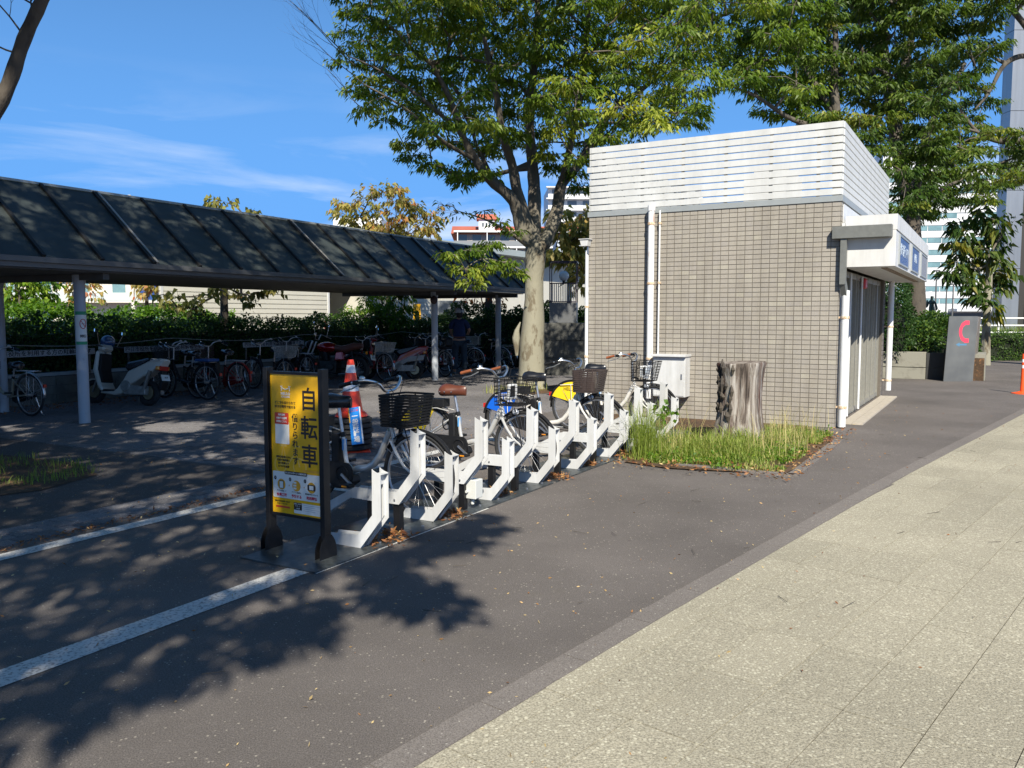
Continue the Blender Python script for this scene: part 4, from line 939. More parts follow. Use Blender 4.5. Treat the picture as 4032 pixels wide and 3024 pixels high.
# =================================================================== SCOOTERS AND MOTORCYCLE
def scooter(label, loc, rz, body_m, trim_m, plate_text, plate_m, cover_front=True, second_m=None):
    t = thing('scooter', label, 'scooter', loc, rz, 'scooters under the shelter'); t.rotation_euler = (R(7), 0, rz)
    for x in (0, 1.18):
        w = thing('wheel', None, None); del_props(w); w.parent = t; w.location = (x, 0, .23)
        MB().torus((0, 0, 0), (0, 1, 0), .175, (.055, .05), 32, 10).build('tyre', rubber, w, smooth=True); MB().cyl((0, -.03, 0), (0, .03, 0), .115, n=20).build('rim', mat('bronze_rim', (.30, .25, .16), .4, .6), w); 
    m = MB(); m.prism([(-.30, .70), (-.36, .80), (-.30, .835), (-.10, .80), (.16, .68), (.36, .60), (.46, .44), (.60, .27), (.92, .235), (.95, .20), (.62, .17), (.48, .20), (.34, .33), (.12, .47), (-.10, .58)], lambda q, h: (q[0], h * (1 - .30 * max(0, -q[0] * 3)), q[1]), -.14, .14)
    m.build('body', body_m, t, bevel=.03)
    m = MB(); m.prism([(.90, .22), (.99, .30), (1.12, .62), (1.07, .95), (1.00, .95), (1.02, .62), (.92, .36), (.86, .28)], lambda q, h: (q[0], h, q[1]), -.17, .17); m.build('leg_shield', body_m, t, bevel=.03)
    m = MB(); m.prism([(.62, .23), (.90, .22), (.90, .27), (.62, .27)], lambda q, h: (q[0], h, q[1]), -.14, .14); m.prism([(.97, .36), (1.03, .62), (1.00, .90), (.96, .90), (.96, .60), (.90, .40)], lambda q, h: (q[0], h, q[1]), -.13, .13); m.build('inner_shield', black_plastic, t, bevel=.01)
    m = MB(); m.prism([(-.20, .79), (-.06, .845), (.15, .80), (.40, .755), (.47, .69), (.38, .59), (.16, .66), (-.05, .765)], lambda q, h: (q[0], h, q[1]), -.13, .13); m.build('seat', black_leather, t, bevel=.03)
    m = MB(); m.tube([(-.10, -.12, .79), (-.30, -.11, .80), (-.36, 0, .80), (-.30, .11, .80), (-.10, .12, .79)], .016, 8); m.build('grab_rail', trim_m, t, smooth=True)
    m = MB(); m.obox((-.285, 0, .66), (.05, .22, .085), Matrix.Rotation(-.3, 3, 'Y')); m.build('tail_lamp', red_plastic, t, bevel=.015)
    for s_ in (-1, 1): MB().obox((-.255, s_ * .12, .665), (.07, .05, .065)).build('indicator', orange_plastic, t, bevel=.012)
    m = MB(); m.obox((-.335, 0, .50), (.008, .20, .11), Matrix.Rotation(.35, 3, 'Y')); p = m.build('number_plate', plate_m, t)
    text(plate_text, .055, ink, t, frame_m((-.343, 0, .497), (0, -1, 0), (-.34, 0, .94)), bold=.001)
    m = MB(); m.prism([(-.30, .62), (-.34, .42), (-.30, .28), (-.26, .28), (-.27, .45), (-.22, .58)], lambda q, h: (q[0], h, q[1]), -.07, .07); m.build('rear_mudguard', black_plastic, t)
    m = MB(); m.obox((.20, .09, .27), (.46, .10, .16)); m.cyl((.40, 0, .34), (.40, .15, .34), .10, n=16); m.tube([(.30, -.13, .20), (.0, -.17, .22), (-.14, -.17, .25)], [.03, .055, .055], 10); m.build('engine', mat('cast_engine', (.30, .29, .27), .5, .4, var=.3, scale=12), t, bevel=.01)
    m = MB(); m.cyl((.02, .12, .25), (-.10, .12, .62), .035, n=12); m.build('shock_absorber', alu_dark, t)
    m = MB(); m.tube([(1.18, -.06, .215), (1.10, -.05, .50)], .018, 8); m.tube([(1.18, .06, .215), (1.10, .05, .50)], .018, 8); m.tube([(1.06, 0, .55), (1.0, 0, .98)], .025, 8); m.build('fork', alu_dark, t)
    m = MB(); m.prism(arc(1.18, .215, .24, 20, 150, 10) + arc(1.18, .215, .22, 150, 20, 10), lambda q, h: (q[0], h, q[1]), -.06, .06); m.build('front_mudguard', body_m, t)
    m = MB(); m.obox((1.0, 0, 1.0), (.16, .26, .12)); o = m.build('head_cowl', trim_m if cover_front else body_m, t, bevel=.04); MB().ball((1.085, 0, .99), (.03, .08, .05), 10, 8).build('headlamp', mat('lamp_glass', (.45, .5, .55), .08, spec=.9), t, smooth=True)
    m = MB(); m.tube([(.90, -.32, 1.03), (.96, -.14, 1.03), (.98, 0, 1.02), (.96, .14, 1.03), (.90, .32, 1.03)], .014, 8); m.build('handlebar', black_steel, t)
    for s_ in (-1, 1):
        m = MB(); m.cyl((.95, s_ * .20, 1.03), (.92, s_ * .30, 1.26), .006, n=6); o = m.build('mirror_stem', chrome, t); MB().obox((.915, s_ * .32, 1.29), (.02, .11, .07)).build('mirror', mat('mirror_glass', (.7, .8, .9), .03, 1.), o, bevel=.01)
    m = MB(); m.tube([(.12, -.10, .16), (.06, -.16, .012)], .01, 6); m.tube([(.12, .10, .16), (.06, .16, .012)], .01, 6); m.build('centre_stand', alu_dark, t)
    return t
cream = mat('cream_scooter_paint', (.62, .58, .50), .35, coat=.3); plate_w = mat('plate_white', (.68, .70, .68), .4)
scooter('cream scooter with dark legshield and a helmet hung at its front, by the first column', S(2.05, 1.20, 0), BR + R(10), cream, cream, '767', plate_w)
hl = thing('helmet', 'dark blue and white helmet resting on the cream scooter handlebar', 'helmet', S(2.2, 2.42, 1.08), BR)
MB().ball((0, 0, .02), (.14, .12, .12), 16, 10).build('shell', mat('blue_helmet', (.03, .08, .2), .2, coat=.5, second=(.5, .5, .52), sfac=.4, scale=6), hl, smooth=True); MB().ball((.06, 0, .0), (.10, .105, .06), 14, 8).build('visor', glass_dark, hl, smooth=True)
red_sc = mat('red_scooter_paint', (.30, .012, .015), .25, coat=.6)
rs = scooter('red scooter with a grey lower body right of the motorcycle', S(9.5, .72, 0), BR + R(34), red_sc, red_sc, '', plate_w, cover_front=False)
m = MB()
for s_ in (-1, 1): m.prism([(-.22, .47), (-.26, .60), (.10, .56), (.36, .44), (.60, .22), (.50, .20), (.20, .42)], lambda q, h: (q[0], h, q[1]), s_ * .137, s_ * .150)
m.build('side_cover', mat('warm_grey_plastic', (.33, .32, .30), .4), rs, bevel=.004)
# motorcycle
mc = thing('motorcycle', 'black motorcycle with a glossy red tank and brown seat behind the traffic cone', 'motorcycle', S(7.86, 1.25, 0), BR + R(12)); mc.rotation_euler = (R(8), 0, BR + R(12))
for x, r_, w_ in ((0, .32, .065), (1.40, .33, .055)):
    w = thing('wheel', None, None); del_props(w); w.parent = mc; w.location = (x, 0, r_)
    MB().torus((0, 0, 0), (0, 1, 0), r_ - .06, (.06, w_), 36, 10).build('tyre', rubber, w, smooth=True); MB().torus((0, 0, 0), (0, 1, 0), r_ - .115, (.012, .04), 32, 6).build('rim', black_steel, w, smooth=True)
    s_ = MB()
    for i in range(20): a = 2 * math.pi * i / 20; s_.cyl((0, .04 * (-1) ** i, 0), ((r_ - .12) * math.cos(a), 0, (r_ - .12) * math.sin(a)), .003, n=4, cap=False)
    s_.cyl((0, -.08, 0), (0, .08, 0), .05, n=14); s_.build('spokes', alloy, w)
tank_m = mat('candy_red_tank', (.35, .004, .008), .12, .35, coat=1.)
MB().ball((.82, 0, .83), (.27, .15, .135), 24, 14).build('tank', tank_m, mc, smooth=True)
m = MB(); m.tube([(.60, 0, .83), (.45, 0, .79), (.30, 0, .80), (.12, 0, .86), (-.12, 0, .88)], [.07, .09, .10, .095, .06], 12); o = m.build('seat', mat('brown_seat', (.14, .05, .035), .45), mc, smooth=True)
m = MB(); m.prism([(.28, .52), (.55, .50), (.52, .72), (.34, .74)], lambda q, h: (q[0], h, q[1]), -.15, .15); m.build('side_cover', tank_m, mc, bevel=.03)
m = MB(); m.box(.48, -.14, .22, .92, .14, .50); m.cyl((.80, 0, .45), (.88, 0, .72), .10, n=14)
for k in range(6): m.cyl((.80 + .012 * k, 0, .50 + k * .035), (.802 + .012 * k, 0, .515 + k * .035), .125, n=14)
m.cyl((.62, -.19, .36), (.62, .19, .36), .09, n=16); m.build('engine', mat('dark_engine', (.06, .06, .06), .35, .7, var=.4, scale=15), mc, bevel=.01)
m = MB(); m.tube([(.98, -.08, .5), (.95, -.16, .25), (.55, -.20, .20), (.0, -.21, .25), (-.22, -.21, .28)], [.02, .02, .025, .042, .045], 10); m.build('exhaust', chrome, mc, smooth=True)
m = MB(); m.tube([(1.0, 0, .92), (.72, 0, .66), (.40, 0, .68), (-.10, 0, .76)], .025, 8); m.tube([(1.0, 0, .85), (1.0, 0, .30), (.5, 0, .2)], .02, 8)
for y in (-.1, .1): m.tube([(.42, y, .33), (0, y, .32)], .022, 8); m.tube([(.0, y * 1.1, .34), (.12, y * 1.1, .74)], .026, 8)
m.build('frame', black_steel, mc)
m = MB()
for y in (-.09, .09): m.tube([(1.40, y, .33), (1.16, y, .98)], .024, 8)
m.build('fork', alloy, mc, smooth=True)
m = MB(); m.tube([(.92, -.38, 1.08), (1.0, -.30, 1.12), (1.06, -.12, 1.16), (1.10, -.08, 1.02), (1.10, .08, 1.02), (1.06, .12, 1.16), (1.0, .30, 1.12), (.92, .38, 1.08)], .013, 8); m.build('handlebar', chrome, mc, smooth=True)
MB().ball((1.27, 0, .90), (.09, .10, .10), 16, 10).build('headlamp', black_steel, mc, smooth=True); MB().cyl((1.345, 0, .90), (1.362, 0, .90), .075, n=18).build('lamp_glass', mat('lamp_glass', (.45, .5, .55), .08, spec=.9), mc)
for s_ in (-1, 1):
    MB().cyl((1.0, s_ * .28, 1.10), (.99, s_ * .36, 1.34), .006, n=6).build('mirror_stem', chrome, mc); MB().ball((.99, s_ * .37, 1.38), (.012, .055, .05), 12, 8).build('mirror', mat('mirror_glass', (.7, .8, .9), .03, 1.), mc, smooth=True)
m = MB(); m.prism(arc(0, .32, .40, 40, 165, 12) + arc(0, .32, .36, 165, 40, 12), lambda q, h: (q[0], h, q[1]), -.075, .075); m.build('rear_mudguard', black_steel, mc)
m = MB(); m.prism(arc(1.40, .33, .385, 10, 140, 12) + arc(1.40, .33, .37, 140, 10, 12), lambda q, h: (q[0], h, q[1]), -.06, .06); m.build('front_mudguard', black_steel, mc)
sb = MB(); sb.obox((.05, -.21, .55), (.40, .14, .28)); sb.build('side_bag', black_leather, mc, bevel=.04)
m = MB(); m.obox((-.40, 0, .60), (.01, .24, .13), Matrix.Rotation(.3, 3, 'Y')); m.build('number_plate', plate_w, mc); text('79-25', .075, mat('plate_green', (.02, .12, .06), .5), mc, frame_m((-.412, 0, .585), (0, -1, 0), (-.3, 0, .95)), bold=.002); text('四日市', .03, ink, mc, frame_m((-.395, 0, .640), (0, -1, 0), (-.3, 0, .95)), bold=.001)
MB().obox((-.33, 0, .72), (.04, .12, .07)).build('tail_lamp', red_plastic, mc, bevel=.01)
for s_ in (-1, 1): MB().cyl((-.28, s_ * .14, .70), (-.31, s_ * .14, .70), .035, n=12).build('indicator', orange_plastic, mc)

# =================================================================== PERSON (seen from behind, standing with a bicycle)
def skinned(name, verts, edges, radii, material, parent, root=0, levels=2):
    me = bpy.data.meshes.new(name); me.from_pydata(verts, edges, []); o = bpy.data.objects.new(name, me); COL.objects.link(o)
    md = o.modifiers.new('skin', 'SKIN'); md.use_smooth_shade = True
    for i, v in enumerate(me.skin_vertices[0].data):
        r_ = radii[i]; v.radius = r_ if isinstance(r_, tuple) else (r_, r_); v.use_root = i == root
    if levels: s_ = o.modifiers.new('sub', 'SUBSURF'); s_.levels = levels; s_.render_levels = levels
    bpy.context.view_layer.update()
    me2 = bpy.data.meshes.new_from_object(o.evaluated_get(bpy.context.evaluated_depsgraph_get())); bpy.data.objects.remove(o)
    me2.name = name; me2.materials.clear(); me2.materials.append(material); me2.polygons.foreach_set('use_smooth', [True] * len(me2.polygons))
    p = bpy.data.objects.new(name, me2); COL.objects.link(p); p.parent = parent; return p
skin_m = mat('skin', (.45, .25, .17), .5); navy_shirt = mat('navy_shirt', (.012, .025, .085), .85, var=.2, scale=20); jeans = mat('dark_jeans', (.035, .055, .08), .85, var=.25, scale=25)
pe = thing('person', 'person in a navy t-shirt and bicycle helmet seen from behind under the shelter', 'person', Vector((-1.42, 22.55, 0)), R(4))
# y forward (away from camera)
body = [(0, 0, .93), (0, .02, 1.10), (0, .05, 1.30), (0, .06, 1.42), (0, .07, 1.50), (0, .09, 1.60), (0, .10, 1.66),
        (-.10, 0, .86), (-.12, .02, .50), (-.13, -.02, .09), (-.13, .14, .035), (.10, 0, .86), (.13, .04, .50), (.14, .02, .09), (.14, .18, .035),
        (-.17, .05, 1.40), (-.24, .10, 1.18), (-.20, .32, 1.05), (.17, .05, 1.40), (.27, .14, 1.20), (.24, .38, 1.10)]
ed = [(0, 1), (1, 2), (2, 3), (3, 4), (4, 5), (5, 6), (0, 7), (7, 8), (8, 9), (9, 10), (0, 11), (11, 12), (12, 13), (13, 14), (3, 15), (15, 16), (16, 17), (3, 18), (18, 19), (19, 20)]
rad = [(.16, .12), (.145, .10), (.165, .105), (.12, .08), .055, (.075, .09), (.07, .085), .095, .065, .045, .04, .095, .065, .045, .04, .06, .045, .032, .06, .045, .032]
skinned('body', body, ed, rad, skin_m, pe)
skinned('shirt', [(0, 0, .90), (0, .02, 1.10), (0, .05, 1.30), (0, .065, 1.47), (-.18, .05, 1.40), (-.235, .09, 1.22), (.18, .05, 1.40), (.255, .12, 1.24)], [(0, 1), (1, 2), (2, 3), (3, 4), (4, 5), (3, 6), (6, 7)], [(.19, .14), (.175, .125), (.185, .125), (.13, .09), .08, .075, .08, .075], navy_shirt, pe)
skinned('trousers', [(0, 0, .92), (-.10, 0, .84), (-.12, .02, .50), (-.13, -.02, .12), (.10, 0, .84), (.13, .04, .50), (.14, .02, .12)], [(0, 1), (1, 2), (2, 3), (0, 4), (4, 5), (5, 6)], [(.17, .13), .12, .09, .075, .12, .09, .075], jeans, pe)
for s_, (hx, hy, hz) in ((-1, (-.20, .33, 1.045)), (1, (.24, .39, 1.095))):
    vs = [(hx, hy - .02, hz), (hx, hy + .05, hz - .005)]; es = [(0, 1)]; rs_ = [.026, .034]
    for q in range(4):
        b0 = len(vs); xx = hx + (q - 1.5) * .019; vs += [(xx, hy + .085, hz), (xx, hy + .11, hz - .022), (xx, hy + .10, hz - .045)]; es += [(1, b0), (b0, b0 + 1), (b0 + 1, b0 + 2)]; rs_ += [.011, .010, .008]
    b0 = len(vs); vs += [(hx - s_ * .045, hy + .045, hz - .02), (hx - s_ * .05, hy + .075, hz - .04)]; es += [(1, b0), (b0, b0 + 1)]; rs_ += [.012, .009]
    skinned('hand', vs, es, rs_, skin_m, pe, levels=1)
hd = MB(); hd.ball((0, .085, 1.645), (.082, .10, .115), 18, 12)
for s_ in (-1, 1): hd.ball((s_ * .083, .08, 1.63), (.012, .022, .032), 8, 6)
hd.ball((0, .188, 1.63), (.012, .018, .02), 8, 6); hd.build('head', skin_m, pe, smooth=True)
MB().ball((0, .055, 1.635), (.090, .095, .125), 16, 10).build('hair', mat('black_hair', (.012, .01, .01), .6), pe, smooth=True)
he = MB(); he.lathe([(.118, 0), (.122, .03), (.105, .085), (.06, .125), (.012, .135)], 20, (0, .085, 1.665)); he.v = [(x, .085 + (y - .085) * 1.2, z) for x, y, z in he.v]; he.build('helmet', mat('white_black_helmet', (.6, .6, .6), .3, second=(.03, .03, .03), sfac=.5, scale=9), pe, smooth=True)
ft = MB()
for x, y in ((-.13, .04), (.14, .08)): ft.ball((x, y, .04), (.048, .135, .042), 12, 8)
ft.build('shoe', mat('grey_shoe', (.25, .25, .25), .6), pe, smooth=True)
bb = MB(); bb.box(-.155, -.15, .98, .155, -.10, 1.03); bb.build('belt_bag', mat('dark_red_bag', (.10, .03, .02), .7), pe, bevel=.012)

# =================================================================== STONE PILLAR WITH LIGHT BOX
stone_dark = mat('dark_granite', (.09, .09, .082), .7, var=.3, scale=6, bump=.2)
sp_ = thing('lamp_pillar', 'dark stone pillar with a metal light box and white globe lamp behind the trunk', 'lamp', Vector((1.42, 22.4, 0)), R(60) * 0 + R(-8))
for i, (z0, z1) in enumerate(((0, .47), (.475, .93), (.935, 1.39))):
    for x0, x1 in (((-.62, .0), (.005, 1.3)) if i % 2 else ((-.62, .45), (.455, 1.3)), ):
        pass
    sp = ((-.62, -.005), (.0, 1.3)) if i % 2 else ((-.62, .445), (.45, 1.3))
    for x0, x1 in sp: MB().box(x0, -.35, z0, x1, .8, z1).build('stone_block', stone_dark, sp_, bevel=.008)
grey_box = mat('grey_lamp_box', (.17, .175, .18), .4, .4)
m = MB(); m.box(-.40, -.28, 1.39, .32, .30, 1.93); m.build('box', grey_box, sp_, bevel=.01)
m = MB()
for x, y in ((-.39, -.27), (.31, -.27), (-.39, .29), (.31, .29)): m.box(x - .012, y - .012, 1.93, x + .012, y + .012, 3.02)
m.box(-.402, -.282, 2.99, .322, -.256, 3.02); m.box(-.402, .276, 2.99, .322, .302, 3.02); m.box(-.402, -.256, 2.99, -.376, .276, 3.02); m.box(.296, -.256, 2.99, .322, .276, 3.02); m.box(-.404, -.284, 1.935, .324, -.262, 1.965); m.box(-.404, -.284, 2.42, .324, -.262, 2.45)
m.build('cage_frame', mat('purple_steel', (.06, .045, .07), .4, .4), sp_)
for k in range(14): MB().box(-.37 + k * .049, -.262, 1.966, -.345 + k * .049, -.255, 2.419).build('louvre', mat('pale_louvre', (.42, .42, .42), .5), sp_)
MB().cyl((-.04, 0, 2.44), (-.04, 0, 2.52), .04, n=12).build('lamp_neck', black_steel, sp_)
MB().ball((-.04, 0, 2.64), .135, 20, 14).build('globe', mat('opal_globe', (.75, .75, .75), .25), sp_, smooth=True)
# =================================================================== VEGETATION
leaf_zel = leaf_mat('zelkova_leaf', (.06, .12, .014), (.145, .215, .026), (.36, .38, .05), .38)
leaf_zel_shaded = leaf_mat('zelkova_leaf_shaded', (.042, .088, .014), (.10, .155, .022), (.31, .31, .045), .32)  # darker zelkova leaf: shade within the right-hand crowns put into its colour
leaf_big = leaf_mat('chestnut_leaf', (.035, .075, .014), (.08, .125, .02), (.22, .20, .03), .3)
leaf_aut = leaf_mat('autumn_leaf', (.24, .24, .06), (.42, .33, .10), (.50, .16, .06), .4)
leaf_hedge = leaf_mat('hedge_leaf', (.020, .052, .012), (.042, .095, .017), (.12, .19, .03), .22)
leaf_bright = leaf_mat('bright_shrub_leaf', (.06, .14, .015), (.13, .25, .02), (.28, .36, .04), .4)
def bark(name, c, c2, sf=.42, sc=6):
    return mat(name, c, .85, second=c2, sfac=sf, scale=sc, bump=.5, bscale=30, streak=(1, 1, .45), detail=8)
def age_shade_gradient(m, z0, z1, dark):
    """darkens bark upward: partly older bark, partly leaf shade put into the colour"""
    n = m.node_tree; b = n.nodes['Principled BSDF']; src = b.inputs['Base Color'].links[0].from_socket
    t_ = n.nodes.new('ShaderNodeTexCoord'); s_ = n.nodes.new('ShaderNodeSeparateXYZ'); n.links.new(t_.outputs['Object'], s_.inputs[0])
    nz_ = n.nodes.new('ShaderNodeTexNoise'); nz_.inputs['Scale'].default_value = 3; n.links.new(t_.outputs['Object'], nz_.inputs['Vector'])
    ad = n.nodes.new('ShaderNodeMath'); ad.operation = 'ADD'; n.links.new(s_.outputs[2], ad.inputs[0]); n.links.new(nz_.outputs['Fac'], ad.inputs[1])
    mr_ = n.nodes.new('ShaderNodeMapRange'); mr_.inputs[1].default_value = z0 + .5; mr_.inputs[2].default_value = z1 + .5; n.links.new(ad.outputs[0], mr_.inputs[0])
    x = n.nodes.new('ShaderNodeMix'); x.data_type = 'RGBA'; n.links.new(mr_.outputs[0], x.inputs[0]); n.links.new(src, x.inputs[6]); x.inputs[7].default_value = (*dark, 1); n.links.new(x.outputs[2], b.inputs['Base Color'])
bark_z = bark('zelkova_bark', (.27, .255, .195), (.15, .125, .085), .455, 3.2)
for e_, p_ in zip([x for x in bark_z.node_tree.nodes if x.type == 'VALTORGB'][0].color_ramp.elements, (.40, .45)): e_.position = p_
age_shade_gradient(bark_z, 2.3, 4.2, (.12, .10, .078)); bark_d = bark('dark_bark', (.085, .07, .055), (.04, .034, .03))  # upper bark darkened: leaf shade painted in, partly true bark tone
bark_limb = bark('limb_bark', (.11, .095, .075), (.05, .042, .035))
rng = np.random.default_rng(5)
def leaves_np(P, D, L, Wf, tint, droop=.25, rg=None):
    """one diamond blade per leaf, folded by the droop of its tip"""
    rg = rg or rng; n = len(P); D = D / (np.linalg.norm(D, axis=1, keepdims=True) + 1e-9)
    Rn = rg.normal(size=(n, 3)); Wd_ = np.cross(D, Rn); Wd_ /= np.linalg.norm(Wd_, axis=1, keepdims=True) + 1e-9
    L = np.asarray(L).reshape(-1, 1) * np.ones((n, 1)); w = L * Wf / 2
    mid = P + D * L * .45; tip = P + D * L; tip[:, 2] -= (L * droop)[:, 0]; mid[:, 2] += (L * .04)[:, 0]
    V = np.stack([P, mid + Wd_ * w, tip, mid - Wd_ * w], 1).reshape(-1, 3); F = np.arange(4 * n).reshape(n, 4)
    return V, F, tint
def frustums(E, n=6):
    """E rows: x0 y0 z0 x1 y1 z1 r0 r1"""
    E = np.asarray(E, float); p0 = E[:, :3]; p1 = E[:, 3:6]; d = p1 - p0; d /= np.linalg.norm(d, axis=1, keepdims=True) + 1e-9
    u = np.where(np.abs(d[:, 2:3]) < .9, np.array([[0, 0, 1.]]), np.array([[1., 0, 0]])); x = np.cross(d, u); x /= np.linalg.norm(x, axis=1, keepdims=True); y = np.cross(d, x)
    a = 2 * np.pi * np.arange(n) / n; ring = x[:, None] * np.cos(a)[None, :, None] + y[:, None] * np.sin(a)[None, :, None]
    V = np.concatenate([p0[:, None] + ring * E[:, 6][:, None, None], p1[:, None] + ring * E[:, 7][:, None, None]], 1).reshape(-1, 3)
    i = np.arange(n); j = (i + 1) % n; q = np.stack([i, i + n, j + n, j], 1)
    F = (q[None] + (np.arange(len(E)) * 2 * n)[:, None, None]).reshape(-1, 4); return V, F
def tree(name, label, base, trunk, limbs, clumps, leafm, barkm, limbm, cat='tree', group=None, n_leaf=260, L=.075, Wf=.38, droop=.35, seed=1, crad=(.62, .62, .30), tintbase=.45, tintvar=.3, twig_r=.006, trunk_noise=.03, ntw=9, kr=.0085):
    rg = np.random.default_rng(seed); base = Vector(base)
    t = thing(name, label, cat, base, 0, group); bz = np.array(base)
    nodes = []; par = []; rmin = []; man = []; manual = set()
    def addn(p, pa, r): nodes.append(np.array(p, float)); par.append(pa); rmin.append(r); return len(nodes) - 1
    last = -1; tr = []
    for p, r in trunk: last = addn(p, last, r); tr.append((Vector(p), r))
    top = last; trunk_n = len(nodes)
    for lb in limbs:
        pts = lb; a = None; man.append([(Vector(nodes[int(np.argmin([np.linalg.norm(nodes[i] - np.array(pts[0][0])) for i in range(len(nodes))]))]), pts[0][1] * 1.05)] + [(Vector(q), r_) for q, r_ in pts]); n_before = len(nodes)
        d = [np.linalg.norm(nodes[i] - np.array(pts[0][0])) for i in range(len(nodes))]; pa = int(np.argmin(d))
        for p, r in pts:
            # subdivide the manual limb
            q0 = nodes[pa]; q1 = np.array(p, float); k = max(1, int(np.linalg.norm(q1 - q0) / .45))
            r0 = rmin[pa] if pa >= trunk_n else r
            for s in range(1, k + 1):
                pa = addn(q0 + (q1 - q0) * s / k, pa, r0 + (r - r0) * s / k); manual.add(pa)
    order = sorted(range(len(clumps)), key=lambda i: min(np.linalg.norm(np.array(clumps[i][:3]) - n_) for n_ in nodes))
    ends = []
    for ci in order:
        c = np.array(clumps[ci][:3], float); N = np.array(nodes[max(0, trunk_n - 1):]); off = max(0, trunk_n - 1)
        dv = c - N; dist = np.linalg.norm(dv, axis=1); cost = dist + 1.1 * np.maximum(0, -dv[:, 2] - .15 * dist)
        pa = int(np.argmin(cost)) + off; q0 = nodes[pa]; ln = np.linalg.norm(c - q0)
        if ln < .15: ends.append((pa, ci)); continue
        mid = (q0 + c) / 2 + np.array([0, 0, .12 * ln]) + rg.normal(size=3) * .07 * ln; k = max(2, int(ln / .4))
        for s in range(1, k + 1):
            f = s / k; p = (1 - f) ** 2 * q0 + 2 * f * (1 - f) * mid + f * f * c; pa = addn(p + (rg.normal(size=3) * .03 if s < k else 0), pa, 0)
        ends.append((pa, ci))
    cnt = np.zeros(len(nodes))
    for e, _ in ends:
        i = e
        while i >= 0: cnt[i] += 1; i = par[i]
    rad = np.maximum(np.array(rmin), kr * np.sqrt(np.maximum(cnt, .6)))
    for i in range(len(nodes)):
        if par[i] >= trunk_n - 1 and par[i] >= 0: rad[i] = min(rad[i], rad[par[i]]) if rmin[i] == 0 else rad[i]
    E = [[*(nodes[par[i]] - bz), *(nodes[i] - bz), rad[par[i]] if par[i] >= trunk_n or rmin[i] else min(rad[par[i]], rad[i] * 1.3), rad[i]] for i in range(len(nodes)) if par[i] >= 0 and i >= trunk_n and i not in manual]
    # leaf twigs
    TW = []; LP = []; LD = []; LT = []; LL = []
    for e, ci in ends:
        c = nodes[e]; cl = clumps[ci]; sc_ = cl[3] if len(cl) > 3 else 1.; dens = cl[4] if len(cl) > 4 else 1.; tb = cl[5] if len(cl) > 5 else tintbase
        tb = tb + rg.normal() * tintvar * .35; m = ntw
        ang = rg.uniform(0, 2 * np.pi, m); rr = np.sqrt(rg.uniform(.15, 1, m)); zz_ = rg.normal(size=m) * .55
        ends_ = c + np.stack([np.cos(ang) * rr * crad[0] * sc_, np.sin(ang) * rr * crad[1] * sc_, zz_ * crad[2] * sc_], 1)
        for q in ends_: TW.append([*(c - bz), *(q - bz), twig_r, twig_r * .4])
        nl = int(n_leaf * dens)
        if nl <= 0: continue
        k = rg.integers(0, m, nl); f = rg.uniform(.25, 1.12, nl)[:, None]; d = ends_[k] - c
        side = np.cross(d, np.array([0, 0, 1.])); side /= np.linalg.norm(side, axis=1, keepdims=True) + 1e-9
        s_ = rg.choice([-1., 1.], nl)[:, None]; o = rg.uniform(.0, .17, nl)[:, None] * sc_
        P = c + d * f + side * s_ * o + rg.normal(size=(nl, 3)) * .035; P[:, 2] -= (o[:, 0] * .35)
        dn = d / (np.linalg.norm(d, axis=1, keepdims=True) + 1e-9)
        D = dn * .7 + side * s_ * .8 + rg.normal(size=(nl, 3)) * .25; D[:, 2] -= .55
        LP.append(P - bz); LD.append(D); LT.append(np.clip(tb + rg.normal(size=nl) * tintvar * .45, 0, 1)); LL.append(L * rg.uniform(.7, 1.25, nl))
    V, F = frustums(E, 7); V2, F2 = frustums(TW, 3); 
    # trunk as its own lofted tube
    m = MB(); n = 26; v = []
    pts = [(Vector(p) - base, r) for p, r in trunk]; sub = []
    for i in range(len(pts) - 1):
        for s in range(4): f = s / 4; sub.append((pts[i][0].lerp(pts[i + 1][0], f), pts[i][1] * (1 - f) + pts[i + 1][1] * f))
    sub.append(pts[-1]); rr_ = random.Random(seed); ph = [rr_.uniform(0, 6.28) for _ in range(6)]
    for i, (p, r) in enumerate(sub):
        for j in range(n):
            a = 2 * math.pi * j / n; flare = 1 + (.10 * math.cos(3 * a + ph[0]) + .07 * math.cos(5 * a + ph[1])) * max(0, 1 - i / 7.) + .035 * math.cos(2 * a + p.z * 1.2 + ph[2]) + .02 * math.cos(4 * a - p.z * 2 + ph[3])
            v.append(p + Vector((math.cos(a), math.sin(a), 0)) * r * flare)
    m.add(v, [(i * n + j, i * n + (j + 1) % n, (i + 1) * n + (j + 1) % n, (i + 1) * n + j) for i in range(len(sub) - 1) for j in range(n)]); m.build('trunk', barkm, t, smooth=True)
    for lbp in man:
        P_ = [p - base for p, _ in lbp]; R_ = [r for _, r in lbp]; sp_, sr_ = [], []
        for i in range(len(P_) - 1):
            p0, p1, p2, p3 = P_[max(i - 1, 0)], P_[i], P_[i + 1], P_[min(i + 2, len(P_) - 1)]
            for q in range(5):
                f = q / 5; sp_.append(.5 * ((2 * p1) + (p2 - p0) * f + (2 * p0 - 5 * p1 + 4 * p2 - p3) * f * f + (3 * p1 - 3 * p2 + p3 - p0) * f ** 3)); sr_.append((R_[i] * (1 - f) + R_[i + 1] * f) * (1 + .05 * math.sin(len(sp_) * 1.7 + seed)))
        sp_.append(P_[-1]); sr_.append(R_[-1]); MB().tube(sp_, sr_, 12).build('limb', limbm, t, smooth=True)
    if len(E):
        o = npmesh('branches', V, F, limbm, t, smooth=True, kind='stuff'); npmesh('twigs', V2, F2, limbm, t, kind='stuff')
